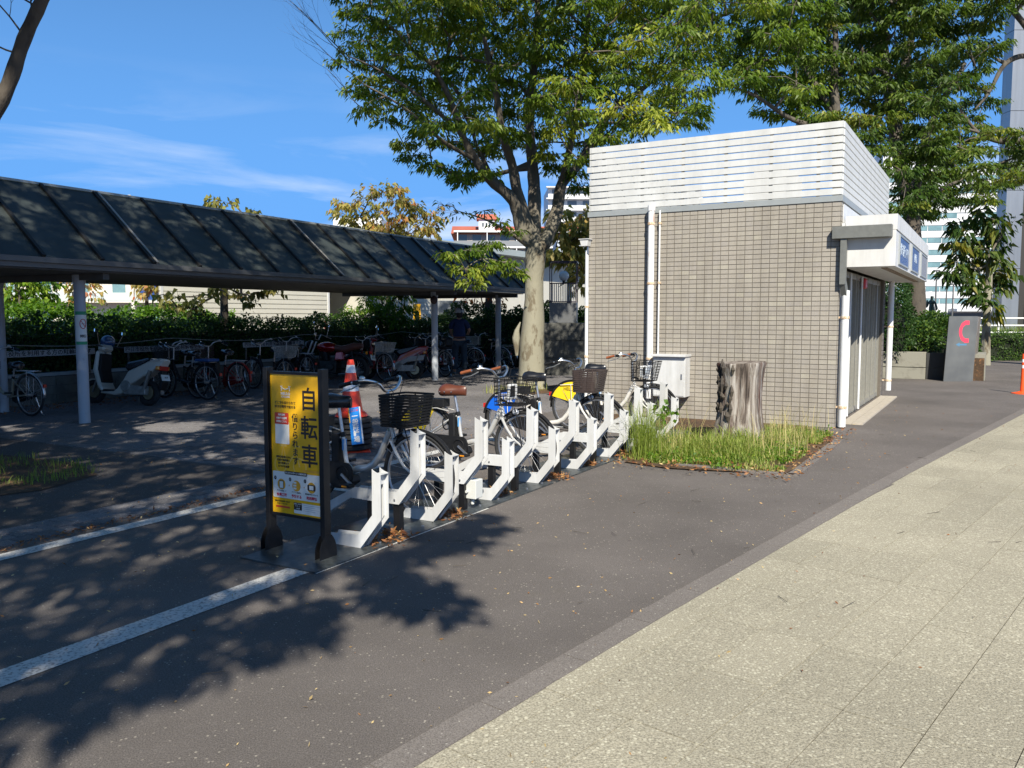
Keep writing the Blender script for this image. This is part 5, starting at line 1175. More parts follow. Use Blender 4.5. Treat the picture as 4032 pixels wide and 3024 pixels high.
    if LP:
        V, F, T = leaves_np(np.concatenate(LP), np.concatenate(LD), np.concatenate(LL), Wf, np.concatenate(LT), droop, rg)
        npmesh('crown', V, F, leafm, t, tint=T, kind='stuff')
    return t
def poisson(poly, step, n, rg, holes=()):
    poly = np.array(poly, float); x0, y0 = poly.min(0); x1, y1 = poly.max(0); out = []
    def inside(p, pg):
        c = False; j = len(pg) - 1
        for i in range(len(pg)):
            if (pg[i][1] > p[1]) != (pg[j][1] > p[1]) and p[0] < (pg[j][0] - pg[i][0]) * (p[1] - pg[i][1]) / (pg[j][1] - pg[i][1]) + pg[i][0]: c = not c
            j = i
        return c
    for _ in range(n * 30):
        p = (rg.uniform(x0, x1), rg.uniform(y0, y1))
        if not inside(p, poly) or any(inside(p, h) for h in holes): continue
        if out and min((p[0] - q[0]) ** 2 + (p[1] - q[1]) ** 2 for q in out) < step ** 2: continue
        out.append(p)
        if len(out) >= n: break
    return out
K = 4032 / 2212.
def pt(u, v, y): return tuple(at(u, v, y))
# ---- the big zelkova in the middle
TY = 18.2
def tp(u, v, y=TY): return pt(u, v, y)
g0 = at(2093, 1540, TY); base1 = (g0.x, TY, 0)
tr1 = [((g0.x, TY, -.05), .42), ((g0.x, TY, .12), .34), (tp(2093, 1480), .30), (tp(2094, 1350), .275), (tp(2100, 1270), .245), (tp(2103, 1180), .20), (tp(2104, 1100), .19), (tp(2108, 1020), .215), (tp(2110, 960), .22)]
lm1 = [[(tp(2085, 950), .15), (tp(2056, 915, 18.1), .145), (tp(2038, 840, 18), .13), (tp(2011, 777, 17.8), .12), (tp(1931, 709, 17.5), .10), (tp(1873, 629, 17.2), .085), (tp(1815, 521, 17), .07), (tp(1779, 405, 16.8), .055), (tp(1700, 250, 16.5), .04)],
       [(tp(2105, 940), .15), (tp(2104, 760, 18.4), .14), (tp(2097, 651, 18.6), .125), (tp(2085, 463, 18.8), .10), (tp(2105, 239, 19), .08), (tp(2120, 0, 19), .06), (tp(2130, -300, 19), .04)],
       [(tp(2095, 930), .14), (tp(2040, 770, 18), .12), (tp(2017, 651, 17.9), .10), (tp(1981, 540, 17.7), .08), (tp(1950, 350, 17.5), .06), (tp(1900, 100, 17.2), .045), (tp(1880, -250, 17.2), .03)],
       [(tp(2140, 960), .15), (tp(2191, 840, 18.4), .14), (tp(2213, 723, 18.8), .12), (tp(2285, 640, 19), .10), (tp(2357, 506, 19.2), .085), (tp(2430, 420, 19.4), .07), (tp(2530, 350, 19.6), .055), (tp(2700, 200, 19.8), .04)],
       [(tp(2213, 723, 18.8), .08), (tp(2260, 500, 18.2), .07), (tp(2300, 250, 18), .055), (tp(2330, -100, 18), .035)],
       [(tp(1873, 629, 17.2), .05), (tp(1750, 560, 16.6), .035), (tp(1600, 430, 16), .022), (tp(1430, 330, 15.6), .012)],
       [(tp(1815, 521, 17), .05), (tp(1650, 380, 16.5), .035), (tp(1500, 280, 16), .02), (tp(1370, 220, 15.6), .01)],
       [(tp(2070, 960, 18), .05), (tp(1990, 905, 17.5), .03), (tp(1907, 863, 17), .018), (tp(1800, 830, 16.5), .008)],
       [(tp(2070, 1080, 18), .03), (tp(2000, 1040, 17.4), .022), (tp(1900, 1020, 16.8), .014), (tp(1830, 1060, 16.5), .008)]]
rg1 = np.random.default_rng(21)
P1 = [(705, -420), (738, 10), (745, 110), (748, 205), (790, 250), (868, 300), (885, 355), (935, 372), (1000, 395), (1060, 385), (1085, 315), (1130, 300), (1165, 350), (1215, 370), (1255, 415), (1275, 310), (1400, 280), (1515, 270), (1535, 190), (1545, 90), (1640, 10), (1660, -420)]
H1 = [[(748, 110), (800, 135), (800, 185), (755, 180)], [(905, 300), (1010, 345), (980, 375), (880, 330)], [(1560, 40), (1640, 20), (1640, 80)], [(1250, 205), (1310, 215), (1290, 300), (1240, 290)], [(1110, 120), (1150, 130), (1140, 180), (1105, 170)], [(840, 235), (900, 255), (895, 300), (850, 290)], [(1190, 290), (1250, 300), (1235, 345), (1195, 340)], [(905, 90), (950, 100), (945, 135), (905, 130)], [(1340, 60), (1380, 70), (1375, 110), (1338, 105)]]
c1 = []
for (x, y) in poisson(P1, 28, 530, rg1, H1):
    Y = TY + rg1.uniform(-3.2, 3.2) * (1 if y < 300 else .6)
    edge = x < 860
    c1.append((*at(x * K, y * K, Y), .78 if y > 280 or edge else 1.0, .75 if edge else 1.0, .66 if rg1.uniform() < .30 else .40))
for (x, y, Y, s, d, tb) in ((1010, 540, 16.6, .8, .9, .35), (1060, 530, 17, .7, .9, .4), (1000, 585, 16.4, .7, .9, .6), (1050, 575, 16.8, .7, .8, .5), (1095, 565, 17.2, .6, .7, .4), (1020, 610, 16.5, .6, .5, .7), (980, 550, 16.2, .6, .7, .3), (1110, 590, 17.4, .5, .5, .4), (990, 460, 16.2, .7, .10, .2), (1045, 455, 16.8, .6, .12, .2), (1080, 480, 17.2, .6, .3, .3), (960, 445, 16, .6, .05, .2), (1110, 500, 17.5, .5, .3, .3)):
    c1.append((*at(x * K, y * K, Y), s, d, tb))
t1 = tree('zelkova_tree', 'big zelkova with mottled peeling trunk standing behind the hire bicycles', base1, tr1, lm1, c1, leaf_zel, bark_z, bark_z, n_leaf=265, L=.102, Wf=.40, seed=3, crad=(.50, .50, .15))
# broken branch stub, bark scars
m = MB(); m.tube([tuple(Vector(tp(2035, 1400, 17.98)) - Vector(base1)), tuple(Vector(tp(2032, 1330, 17.98)) - Vector(base1)), tuple(Vector(tp(2036, 1300, 17.98)) - Vector(base1)), tuple(Vector(tp(2049, 1268, 17.98)) - Vector(base1))], [.03, .085, .05, .012], 8); m.build('branch_stub', bark_z, t1, smooth=True)
# bare twigs on the left edge of the crown
rb = random.Random(8); bt_ = []
def bare(p, d, ln, r, lev, out):
    for i in range(5):
        q = p + d * ln / 5; out.append([*p, *q, r, r * .85]); r *= .85; p = q
        d = (d + Vector((rb.uniform(-.15, .15), rb.uniform(-.15, .15), rb.uniform(-.05, .14)))).normalized()
        if lev > 0 and i > 0:
            dd = (d + Vector((rb.uniform(-.8, .8), rb.uniform(-.8, .8), rb.uniform(-.2, .6)))).normalized(); bare(p.copy(), dd, ln * .55, r * .6, lev - 1, out)
for (u, v) in ((1430, 330), (1370, 220), (1480, 480), (1400, 260)):
    bare(Vector(tp(u, v, 15.7)) - Vector(base1), Vector((-.75, -.1, .65)).normalized(), 1.3, .011, 2, bt_)
V, F = frustums(bt_, 4); npmesh('bare_twigs', V, F, bark_limb, t1, kind='stuff')
# ---- trees behind the building
rg2 = np.random.default_rng(9)
P2 = [(1545, -420), (1640, 15), (1585, 70), (1575, 130), (1600, 195), (1650, 235), (1700, 250), (1760, 270), (1760, -420)]
P3 = [(1755, -420), (1755, 270), (1840, 290), (1935, 380), (1945, 470), (1990, 465), (2030, 445), (2030, -420)]
P4 = [(2025, -420), (2025, 445), (2080, 440), (2130, 445), (2165, 415), (2212, 375), (2330, 330), (2330, 300), (2160, 285), (2150, 200), (2155, 40), (2300, -60), (2450, -420)]
H2 = [[(1560, 200), (1645, 205), (1640, 262), (1580, 262)], [(1655, 85), (1680, 85), (1680, 125), (1655, 125)]]
H3 = [[(1880, 250), (1905, 250), (1905, 300), (1880, 300)], [(1800, 150), (1825, 150), (1825, 200), (1800, 200)], [(1935, 60), (1955, 60), (1955, 100), (1935, 100)], [(1790, 205), (1830, 215), (1835, 262), (1795, 262)]]
H4 = [[(2120, 130), (2170, 120), (2165, 190), (2110, 190)], [(2095, 205), (2170, 235), (2165, 275), (2105, 262)], [(2055, 100), (2080, 100), (2080, 125), (2055, 125)]]
def cl(P, H, n, Y0, Y1, step=30, tb=.33):
    return [(*at(x * K, y * K, rg2.uniform(Y0, Y1)), 1.0, 1.0, .55 if rg2.uniform() < .15 else tb) for (x, y) in poisson(P, step, n, rg2, H)]
def straight(u, y, r0, r1, v1): g = at(u, 1500, y); return [((g.x, y, -.05), r0 * 1.3), ((g.x, y, .3), r0), ((g.x + .02, y, 2.), (r0 + r1) / 2), (tuple(at(u, v1, y)), r1)]
c2 = cl(P2, H2, 240, 19, 24, 26); c3 = cl(P3, H3, 330, 20.5, 26.5, 26, .28); c4 = cl(P4, H4, 300, 22, 28, 30, .33)
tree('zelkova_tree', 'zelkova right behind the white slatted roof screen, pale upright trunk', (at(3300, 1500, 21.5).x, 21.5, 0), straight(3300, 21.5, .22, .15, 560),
     [[(pt(3300, 500, 21.5), .12), (pt(3285, 350, 21.5), .10), (pt(3290, 150, 21.5), .07), (pt(3270, -200, 21.5), .04)], [(pt(3290, 520, 21.5), .08), (pt(3120, 470, 21), .06), (pt(2980, 380, 20.5), .04), (pt(2880, 340, 20), .02)], [(pt(3290, 450, 21.5), .08), (pt(3160, 250, 22), .05), (pt(3050, 50, 22), .03)]], c2, leaf_zel, bark_z, bark_limb, n_leaf=300, L=.12, seed=4, crad=(.55, .55, .17))
tree('zelkova_tree', 'tall zelkova with forked dark limbs rising behind the right end of the slatted screen', (at(3590, 1500, 24).x, 24, 0), straight(3590, 24, .30, .22, 820),
     [[(pt(3570, 760, 24), .2), (pt(3530, 560, 24), .17), (pt(3500, 380, 24), .13), (pt(3485, 200, 24), .10), (pt(3470, 0, 24), .07), (pt(3450, -300, 24), .04)], [(pt(3530, 560, 24), .12), (pt(3560, 280, 24), .11), (pt(3600, 100, 24), .09), (pt(3640, -150, 24), .05)], [(pt(3600, 800, 24), .13), (pt(3640, 560, 24.4), .11), (pt(3700, 420, 24.6), .08), (pt(3800, 250, 25), .05)], [(pt(3500, 380, 24), .07), (pt(3400, 220, 23), .05), (pt(3380, 40, 23), .03)], [(pt(3600, 820, 24), .08), (pt(3700, 750, 24), .05), (pt(3800, 700, 24), .03)]], c3, leaf_zel_shaded, bark_d, bark_limb, n_leaf=370, L=.125, seed=5, crad=(.58, .58, .18))
tree('zelkova_tree', 'zelkova at the right edge whose limbs reach in over the grey tower', (at(4300, 1500, 25).x, 25, 0), straight(4300, 25, .34, .25, 900),
     [[(pt(4290, 500, 25), .18), (pt(4180, 300, 25), .12), (pt(4060, 222, 25), .085), (pt(3960, 250, 25), .07), (pt(3895, 363, 25), .045), (pt(3840, 430, 25), .025)], [(pt(4280, 560, 25), .15), (pt(4100, 548, 25), .11), (pt(3946, 557, 25), .08), (pt(3850, 520, 25), .05), (pt(3780, 430, 25), .03)], [(pt(4280, 800, 25), .18), (pt(4200, 400, 25), .14), (pt(4080, 160, 25), .1), (pt(3950, 0, 25), .06)]], c4, leaf_zel_shaded, bark_d, bark_limb, n_leaf=370, L=.13, seed=6, crad=(.6, .6, .18))
# ---- trees beyond the left edge: they give the dappled shade
sh_h = Vector((SUN_DIR.x, SUN_DIR.y, 0)) / SUN_DIR.z
rg5 = np.random.default_rng(33)
def shade_clumps(poly, n, step, zlo, zhi, holes=(), dens=1., s=1.):
    out = []
    for (x, y) in poisson(poly, step, n, rg5, holes):
        g = at(0, 0, 1) if False else None
        u, v = x * K, y * K; r = Vector(((u - 2016) / 3290, math.cos(PT) - (v - 1512) / 3290 * math.sin(PT), -math.sin(PT) - (v - 1512) / 3290 * math.cos(PT)))
        g = Vector((0, 0, 1.557)) + r * (-1.557 / r.z)
        out.append(g)
    return out
def world_poly(poly):
    o = []
    for x, y in poly:
        u, v = x * K, y * K; r = Vector(((u - 2016) / 3290, math.cos(PT) - (v - 1512) / 3290 * math.sin(PT), -math.sin(PT) - (v - 1512) / 3290 * math.cos(PT)))
        g = Vector((0, 0, 1.557)) + r * (-1.557 / r.z); o.append((g.x, g.y))
    return o
# shade cast on the ground in the foreground, measured on the ground itself (metres)
near_poly = world_poly([(-500, 1625), (90, 1610), (200, 1530), (330, 1480), (470, 1460), (545, 1400), (640, 1385), (690, 1330), (610, 1290), (640, 1230), (700, 1190), (800, 1130), (900, 1070), (900, 1000), (860, 950), (820, 905), (700, 895), (300, 895), (-500, 900)])
near_holes = [world_poly(h) for h in ([(600, 1120), (560, 1165), (640, 1175), (690, 1130)], [(200, 1150), (120, 1180), (190, 1200), (260, 1170)], [(420, 1175), (380, 1200), (440, 1215), (520, 1185)], [(330, 900), (250, 925), (350, 945), (480, 930), (460, 900)], [(740, 1255), (800, 1235), (860, 1260), (800, 1290)], [(470, 930), (560, 920), (600, 945), (520, 965)], [(0, 905), (80, 900), (60, 940), (0, 945)], [(300, 1340), (370, 1320), (420, 1345), (330, 1370)], [(30, 1215), (140, 1190), (120, 1235), (30, 1245)], [(640, 860), (700, 850), (760, 870), (690, 885)])]
cA = []; cB = []
def shade(poly, step, n, holes, s, d, zlo, zhi):
    for (x, y) in poisson(poly, step, n, rg5, holes):
        for k_ in range(12):
            z = rg5.uniform(zlo, zhi) + k_ * .4; p = Vector((x, y, 0)) + sh_h * z
            if p.y < .3 or z > 1.557 + .40 * p.y + s + .35: break
        else: continue
        (cA if p.y > .5 else cB).append((p.x, p.y, z, s, d, .4))
shade(near_poly, .36, 900, near_holes, .50, 1.0, 5.2, 8.0)
shade(world_poly([(800, 1270), (900, 1262), (990, 1320), (900, 1325), (800, 1300)]), .2, 30, [], .36, .8, 5.2, 6.5)
shade(world_poly([(760, 1215), (880, 1180), (1030, 1120), (1060, 1135), (930, 1205), (830, 1240)]), .2, 40, [], .36, .8, 5.2, 6.5)
far_poly = world_poly([(-600, 905), (420, 905), (560, 900), (700, 880), (735, 850), (700, 835), (600, 830), (-600, 840)])
shade(far_poly, .44, 700, [], .8, 1.1, 7, 10.5)
shade([(-4.2, 18.5), (-2.6, 18.2), (-1.0, 21.5), (.9, 27.5), (-1.5, 29), (-7, 24), (-10, 20)], .55, 300, [], .85, .95, 9, 12.5)
shade([(-4.0, 3.0), (-6.2, 7), (-13, 13), (-19, 18), (-22, 10), (-12, 1), (-6, -2)], 1.0, 160, [], .95, 1.2, 7, 10)  # extra unseen crown leaves, added to cut skylight over the left side
LA = (-5.75, 8.0)
tA = tree('zelkova_tree', 'tree outside the left edge whose curved dark limb crosses the upper left corner', (LA[0], LA[1], 0), [((LA[0], LA[1], -.05), .34), ((LA[0], LA[1], .4), .24), ((-5.7, 8, 1.6), .2), ((-5.6, 8, 2.5), .18)],
     [[((-5.55, 8.0, 2.6), .095), ((-5.2, 8.0, 3.03), .080), ((-4.90, 8, 3.38), .070), ((-4.70, 8, 3.72), .065), ((-4.54, 8, 4.12), .060), ((-4.37, 8, 4.45), .056), ((-4.23, 8, 4.75), .052), ((-4.05, 7.8, 5.4), .065), ((-3.6, 7.2, 6.4), .05)],
      [((-5.6, 7.9, 2.6), .13), ((-5.4, 7.0, 4.2), .10), ((-4.8, 5.5, 5.6), .08), ((-4.0, 3.5, 6.2), .06)], [((-5.65, 8.1, 2.6), .12), ((-6.3, 8.4, 4.4), .09), ((-7.0, 8.5, 6.5), .06)]], cA, leaf_zel, bark_d, bark_d, n_leaf=230, L=.12, Wf=.5, seed=7, crad=(.55, .55, .25))
rb = random.Random(4); bt2 = []
for p, d in (((-4.52, 8, 4.12), (-.45, 0, .75)), ((-4.45, 8, 4.22), (-.05, .1, .9)), ((-4.35, 8, 4.4), (-.7, 0, .35)), ((-4.6, 8, 4.0), (-.8, .1, .25))):
    bare(Vector(p) - Vector((LA[0], LA[1], 0)), Vector(d).normalized(), .62, .010, 2, bt2)
V, F = frustums(bt2, 4); npmesh('bare_twigs', V, F, bark_limb, tA, kind='stuff')
tree('zelkova_tree', 'tree standing behind the viewpoint that throws the leafy shadow on the asphalt', (-4.6, -3.5, 0), [((-4.6, -3.5, -.05), .36), ((-4.6, -3.5, .4), .26), ((-4.55, -3.5, 2.8), .2)],
     [[((-4.5, -3.5, 3), .15), ((-3.2, -3.2, 4.8), .1), ((-1.8, -2.8, 5.8), .06)], [((-4.6, -3.4, 3), .15), ((-4.2, -2, 5), .1), ((-3.4, -.8, 6.2), .06)]], cB, leaf_zel, bark_d, bark_d, n_leaf=190, L=.12, Wf=.5, seed=8, crad=(.55, .55, .25))

# ---- smaller trees
def small_tree(name, label, u, Y, vt, blobs, leafm, r=.09, n_leaf=120, L=.14, Wf=.55, seed=1, crad=(.45, .45, .28), tb=.5, barkm=bark_d, ntw=6, tv=.6):
    g = at(u, 1400, Y); top = at(u, vt, Y); rs_ = np.random.default_rng(seed)
    cs = [(*at(x, y, Y + rs_.uniform(-.8, .8)), s, d, tb) for (x, y, s, d) in blobs]
    return tree(name, label, (g.x, Y, 0), [((g.x, Y, -.02), r * 1.25), ((g.x, Y, 1.0), r), ((g.x, Y, top.z), r * .7)], [], cs, leafm, barkm, barkm, n_leaf=n_leaf, L=L, Wf=Wf, seed=seed, crad=crad, tintvar=tv, ntw=ntw, droop=.45, kr=.012)
small_tree('autumn_tree', 'yellow and orange leaved tree rising above the shelter roof', 1530, 30, 930, [(x, y, 1.3, 1.) for x, y in ((1365, 800), (1420, 850), (1380, 870), (1450, 790), (1500, 760), (1500, 830), (1560, 790), (1560, 850), (1600, 800), (1610, 870), (1480, 890), (1540, 900), (1640, 830), (1660, 880), (1620, 920), (1700, 850), (1350, 840), (1440, 900), (1560, 750), (1400, 915), (1700, 900))], leaf_aut, n_leaf=130, L=.16, seed=11, tb=.22, crad=(.40, .40, .3))
small_tree('autumn_tree', 'yellow leaved tree between the big trunk and the tiled building', 2240, 27, 1000, [(x, y, 1.2, 1.) for x, y in ((2290, 850), (2250, 880), (2200, 920), (2260, 940), (2300, 920), (2190, 970), (2230, 1000), (2280, 1010), (2180, 1010), (2300, 970), (2210, 860), (2300, 1050), (2290, 1110))], leaf_aut, n_leaf=90, L=.25, seed=12, tb=.15, crad=(.42, .42, .35))
small_tree('redbud_tree', 'small round leaved tree in the hedge with its top showing over the shelter roof', 888, 19.5, 1000, [(x, y, .55, .9) for x, y in ((650, 1190), (700, 1210), (760, 1180), (820, 1160), (700, 1170), (880, 1150), (950, 1160), (1010, 1150), (1060, 1140), (1100, 1130), (990, 1185), (760, 1220), (850, 1130), (640, 1160), (930, 1110), (860, 900), (900, 860), (980, 850), (1030, 860), (830, 810), (860, 790), (900, 800), (1000, 830))], leaf_aut, n_leaf=26, L=.13, Wf=.85, seed=13, tb=.0, tv=.35, crad=(.35, .35, .22), r=.10)
small_tree('garden_tree', 'bright green tree beyond the hedge at the left edge', 90, 30, 1150, [(x, y, 1.2, 1.1) for x, y in ((20, 1110), (60, 1140), (110, 1110), (160, 1140), (40, 1180), (110, 1180), (180, 1110), (200, 1150), (150, 1190), (-40, 1120), (-40, 1180), (80, 1080), (140, 1075))], leaf_bright, n_leaf=150, L=.16, seed=14, tb=.45, crad=(.5, .5, .4))
small_tree('autumn_tree', 'brown leaved tree beyond the hedge behind the nearest shelter column', 300, 34, 1150, [(x, y, 1.1, .8) for x, y in ((270, 1120), (300, 1150), (340, 1130), (360, 1160), (310, 1180), (280, 1085), (350, 1095))], leaf_aut, n_leaf=60, L=.2, seed=15, tb=.45)
small_tree('autumn_tree', 'brown leaved tree beyond the hedge above the dark green bicycle', 585, 34, 1150, [(x, y, 1.0, .8) for x, y in ((560, 1120), (590, 1110), (610, 1140), (575, 1150), (600, 1090), (620, 1115))], leaf_aut, n_leaf=60, L=.2, seed=16, tb=.4)
small_tree('shrub', 'bright leafy shrub rising out of the hedge left of the dark garage opening', 1500, 24.5, 1230, [(x, y, 1.0, 1.2) for x, y in ((1400, 1230), (1440, 1190), (1480, 1160), (1520, 1200), (1560, 1170), (1460, 1240), (1530, 1240), (1590, 1210), (1500, 1130), (1560, 1130), (1340, 1240), (1430, 1260), (1380, 1270), (1600, 1150), (1480, 1210), (1570, 1260))], leaf_bright, n_leaf=170, L=.11, Wf=.4, seed=17, tb=.25, crad=(.35, .35, .3), r=.06)
small_tree('small_tree', 'small dark tree with peeling stems between the two far shelter columns', 1925, 26, 1120, [(x, y, .7, .6) for x, y in ((1850, 1160), (1890, 1150), (1930, 1150), (1960, 1170), (1830, 1180), (1940, 1210), (1900, 1200))], leaf_aut, n_leaf=30, L=.14, seed=18, tb=.9, r=.14, crad=(.4, .4, .3))
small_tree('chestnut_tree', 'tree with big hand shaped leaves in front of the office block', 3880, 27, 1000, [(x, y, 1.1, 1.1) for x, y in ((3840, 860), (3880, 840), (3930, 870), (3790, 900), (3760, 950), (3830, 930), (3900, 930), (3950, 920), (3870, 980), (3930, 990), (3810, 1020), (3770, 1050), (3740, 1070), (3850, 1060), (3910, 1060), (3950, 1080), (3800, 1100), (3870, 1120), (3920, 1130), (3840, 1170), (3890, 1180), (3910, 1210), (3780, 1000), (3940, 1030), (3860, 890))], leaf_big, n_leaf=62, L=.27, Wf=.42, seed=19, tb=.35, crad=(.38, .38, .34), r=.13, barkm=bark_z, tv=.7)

# ---- hedges (uncountable leaves): leaf clouds over a dark core
def hedge(name, label, pts_fn, n, L, leafm, tb=.3, tv=.4, seed=1, Wf=.5, cat='hedge', kind=None):
    rg = np.random.default_rng(seed); t = thing(name, label, cat)
    P, D = pts_fn(rg, n); T = np.clip(tb + rg.normal(size=len(P)) * tv * .4, 0, 1)
    V, F, T = leaves_np(P, D, L * rg.uniform(.6, 1.3, len(P)), Wf, T, .2, rg); npmesh('foliage', V, F, leafm, t, tint=T, kind='stuff'); return t
def nz3(x, y, f, s=0): return np.sin(x * f + s) * np.cos(y * f * 1.3 + s * 2) + .5 * np.sin(x * f * 2.7 + y * 1.9 * f + s)
def box_leaves(fr, s0, s1, t0, t1, z0, z1, amp=.18):
    def f(rg, n):
        s = rg.uniform(s0, s1, n); a = rg.uniform(0, 1, n); m = a < .62
        t = np.where(m, t0 + np.abs(rg.normal(size=n)) * .10, rg.uniform(t0, t1, n)); zt = z1 + amp * nz3(s, t, 1.9, 1)+ .10 * nz3(s, t, 5.1, 3)
        z = np.where(m, rg.uniform(z0, 1, n) * 0 + z0 + (zt - z0) * rg.uniform(0, 1, n), zt - np.abs(rg.normal(size=n)) * .12)
        t = t + np.where(m, .16 * nz3(s, z * 2, 2.3, 5), 0)
        o, X, T_ = fr; P = np.array(o)[None] + np.outer(s, np.array(X)) + np.outer(t, np.array(T_)); P[:, 2] = z
        D = rg.normal(size=(n, 3)) * .7 + np.array(T_)[None] * -.5; D[:, 2] += .35; return P, D
    return f
FRS = (tuple(SO), tuple(SX), tuple(TX))
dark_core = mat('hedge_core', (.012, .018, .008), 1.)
h = hedge('hedge', 'long dark clipped hedge behind the block wall and parked bicycles', box_leaves(FRS, -8, 24, 3.35, 4.9, .5, 1.46, .12), 62000, .085, leaf_hedge, .32, .6, 2)
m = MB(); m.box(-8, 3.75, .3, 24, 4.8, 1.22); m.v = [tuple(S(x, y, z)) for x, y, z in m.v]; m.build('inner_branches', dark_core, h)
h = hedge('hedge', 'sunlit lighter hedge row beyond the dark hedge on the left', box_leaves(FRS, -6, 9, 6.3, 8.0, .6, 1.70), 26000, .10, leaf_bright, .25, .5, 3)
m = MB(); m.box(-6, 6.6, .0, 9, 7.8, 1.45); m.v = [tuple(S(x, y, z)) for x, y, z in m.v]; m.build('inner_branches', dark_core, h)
def blob_leaves(bl):
    def f(rg, n):
        bl_ = np.array(bl); w = bl_[:, 3] * bl_[:, 4]; k = rg.choice(len(bl), n, p=w / w.sum()); u = rg.normal(size=(n, 3)); u /= np.linalg.norm(u, axis=1, keepdims=True)
        u[:, 2] = np.where(u[:, 2] < -.3, -u[:, 2], u[:, 2]); r = 1 - np.abs(rg.normal(size=n)) * .13
        r = r * (1 + .12 * nz3(u[:, 0] * 3 + k, u[:, 2] * 3, 2.2, 1)); q = bl_[k]; P = q[:, :3] + u * r[:, None] * q[:, 3:6]; P[:, 2] = np.maximum(P[:, 2], .02)
        return P, u + rg.normal(size=(n, 3)) * .5
    return f
GP = lambda u, v: (lambda r: Vector((0, 0, 1.557)) + r * (-1.557 / r.z))(Vector(((u - 2016) / 3290, math.cos(PT) - (v - 1512) / 3290 * math.sin(PT), -math.sin(PT) - (v - 1512) / 3290 * math.cos(PT))))
bush = hedge('shrub_bed', 'dense green shrubs filling the concrete planter beside the tiled building', blob_leaves([(9.9, 22.6, .9, .9, .8, .75), (10.6, 22.3, .85, .8, .7, .6), (11.5, 22.8, .9, .9, .9, .75), (10.0, 24, 1.2, 1.2, 1., 1.0), (12.0, 23.8, .8, .9, .9, .75), (11.2, 24.4, 1.0, 1.0, .9, .8), (12.7, 24.2, .7, .7, .8, .7)]), 22000, .10, leaf_hedge, .55, .8, 5, cat='shrub')
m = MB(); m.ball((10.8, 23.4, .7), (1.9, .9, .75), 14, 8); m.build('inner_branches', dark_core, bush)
tbs = hedge('evergreen_bush', 'tall dark evergreen bush against the far corner of the tiled building', blob_leaves([(9.6, 21.2, 1.2, .55, .6, 1.1), (9.9, 22.2, 1.9, .6, .6, .8), (9.5, 21.6, .8, .6, .6, .9)]), 9000, .08, leaf_hedge, .2, .4, 6, cat='bush')
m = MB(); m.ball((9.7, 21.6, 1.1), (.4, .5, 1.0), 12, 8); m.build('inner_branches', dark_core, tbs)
hh = hedge('hedge', 'low clipped box hedge beyond the telephone sign', box_leaves(((16.0, 29.6, 0), (1, 0, 0), (0, 1, 0)), -1, 3.5, 0, 1.2, .0, .95, .05), 9000, .07, leaf_hedge, .6, .5, 7)
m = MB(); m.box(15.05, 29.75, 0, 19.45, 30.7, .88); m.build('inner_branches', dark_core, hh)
hs_ = hedge('hedge', 'small bright hedge seen between the lamp pillar and the tiled building', box_leaves(((1.2, 29, 0), (1, 0, 0), (0, 1, 0)), 0, 3.5, 0, 1.5, .0, 1.75, .15), 7000, .11, leaf_bright, .1, .4, 8)
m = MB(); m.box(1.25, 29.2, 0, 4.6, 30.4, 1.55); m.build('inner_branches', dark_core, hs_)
mh = hedge('hedge', 'dark shrubs around the light box behind the big trunk', blob_leaves([(-.3, 25.2, .9, .9, .6, .95), (.6, 25.6, 1., .8, .6, .9), (1.1, 26.2, 1.0, .8, .6, 1.0), (-1.3, 26.2, 1.1, 1., .6, .9)]), 12000, .09, leaf_hedge, .35, .5, 9, cat='shrub')
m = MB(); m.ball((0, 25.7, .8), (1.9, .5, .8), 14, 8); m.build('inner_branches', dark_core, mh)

# ---- grass bed with stump
soil = ground_mat('soil', (.085, .055, .035), (.14, .09, .05), 60, .3, (.06, .04, .03), .8, chip=(.25, .13, .06), chip_pos=.62)
def poly_sheet(name, pts, z, m): return MB().add([(p[0], p[1], z) for p in pts], [tuple(range(len(pts)))]).build(name, m, kind='structure')
poly_sheet('planting_bed', [tuple(G(a, b)) for a, b in ((8.25, 3.38), (8.12, 2.85), (8.3, 2.1), (8.45, 1.74), (9.7, 1.66), (11.1, 1.70), (11.75, 1.9), (12.3, 2.3), (12.3, 5.2), (11.5, 5.2), (10.9, 3.42))], .014, soil)
bed_edge = thing('bed_edging', 'worn concrete edging of the grass bed around the old stump', 'edging')
for (a0, b0, a1, b1) in ((8.32, 1.66, 8.32, 2.24), (8.32, 2.25, 8.32, 2.84), (8.38, 1.60, 8.98, 1.60), (8.99, 1.60, 9.6, 1.60), (9.61, 1.60, 10.2, 1.60), (10.21, 1.60, 10.8, 1.60), (10.81, 1.6, 11.1, 1.6)):
    MB().prism([(min(a0, a1), min(b0, b1)), (max(a0, a1) + (.11 if a0 == a1 else 0), min(b0, b1)), (max(a0, a1) + (.11 if a0 == a1 else 0), max(b0, b1) + (.11 if b0 == b1 else 0)), (min(a0, a1), max(b0, b1) + (.11 if b0 == b1 else 0))], lambda q, hh_: G(q[0], q[1], hh_), -.01, .02).build('kerb_stone', kerb_m, bed_edge)
grass_m = leaf_mat('grass_blades', (.12, .19, .035), (.26, .33, .06), (.66, .54, .26), .4)
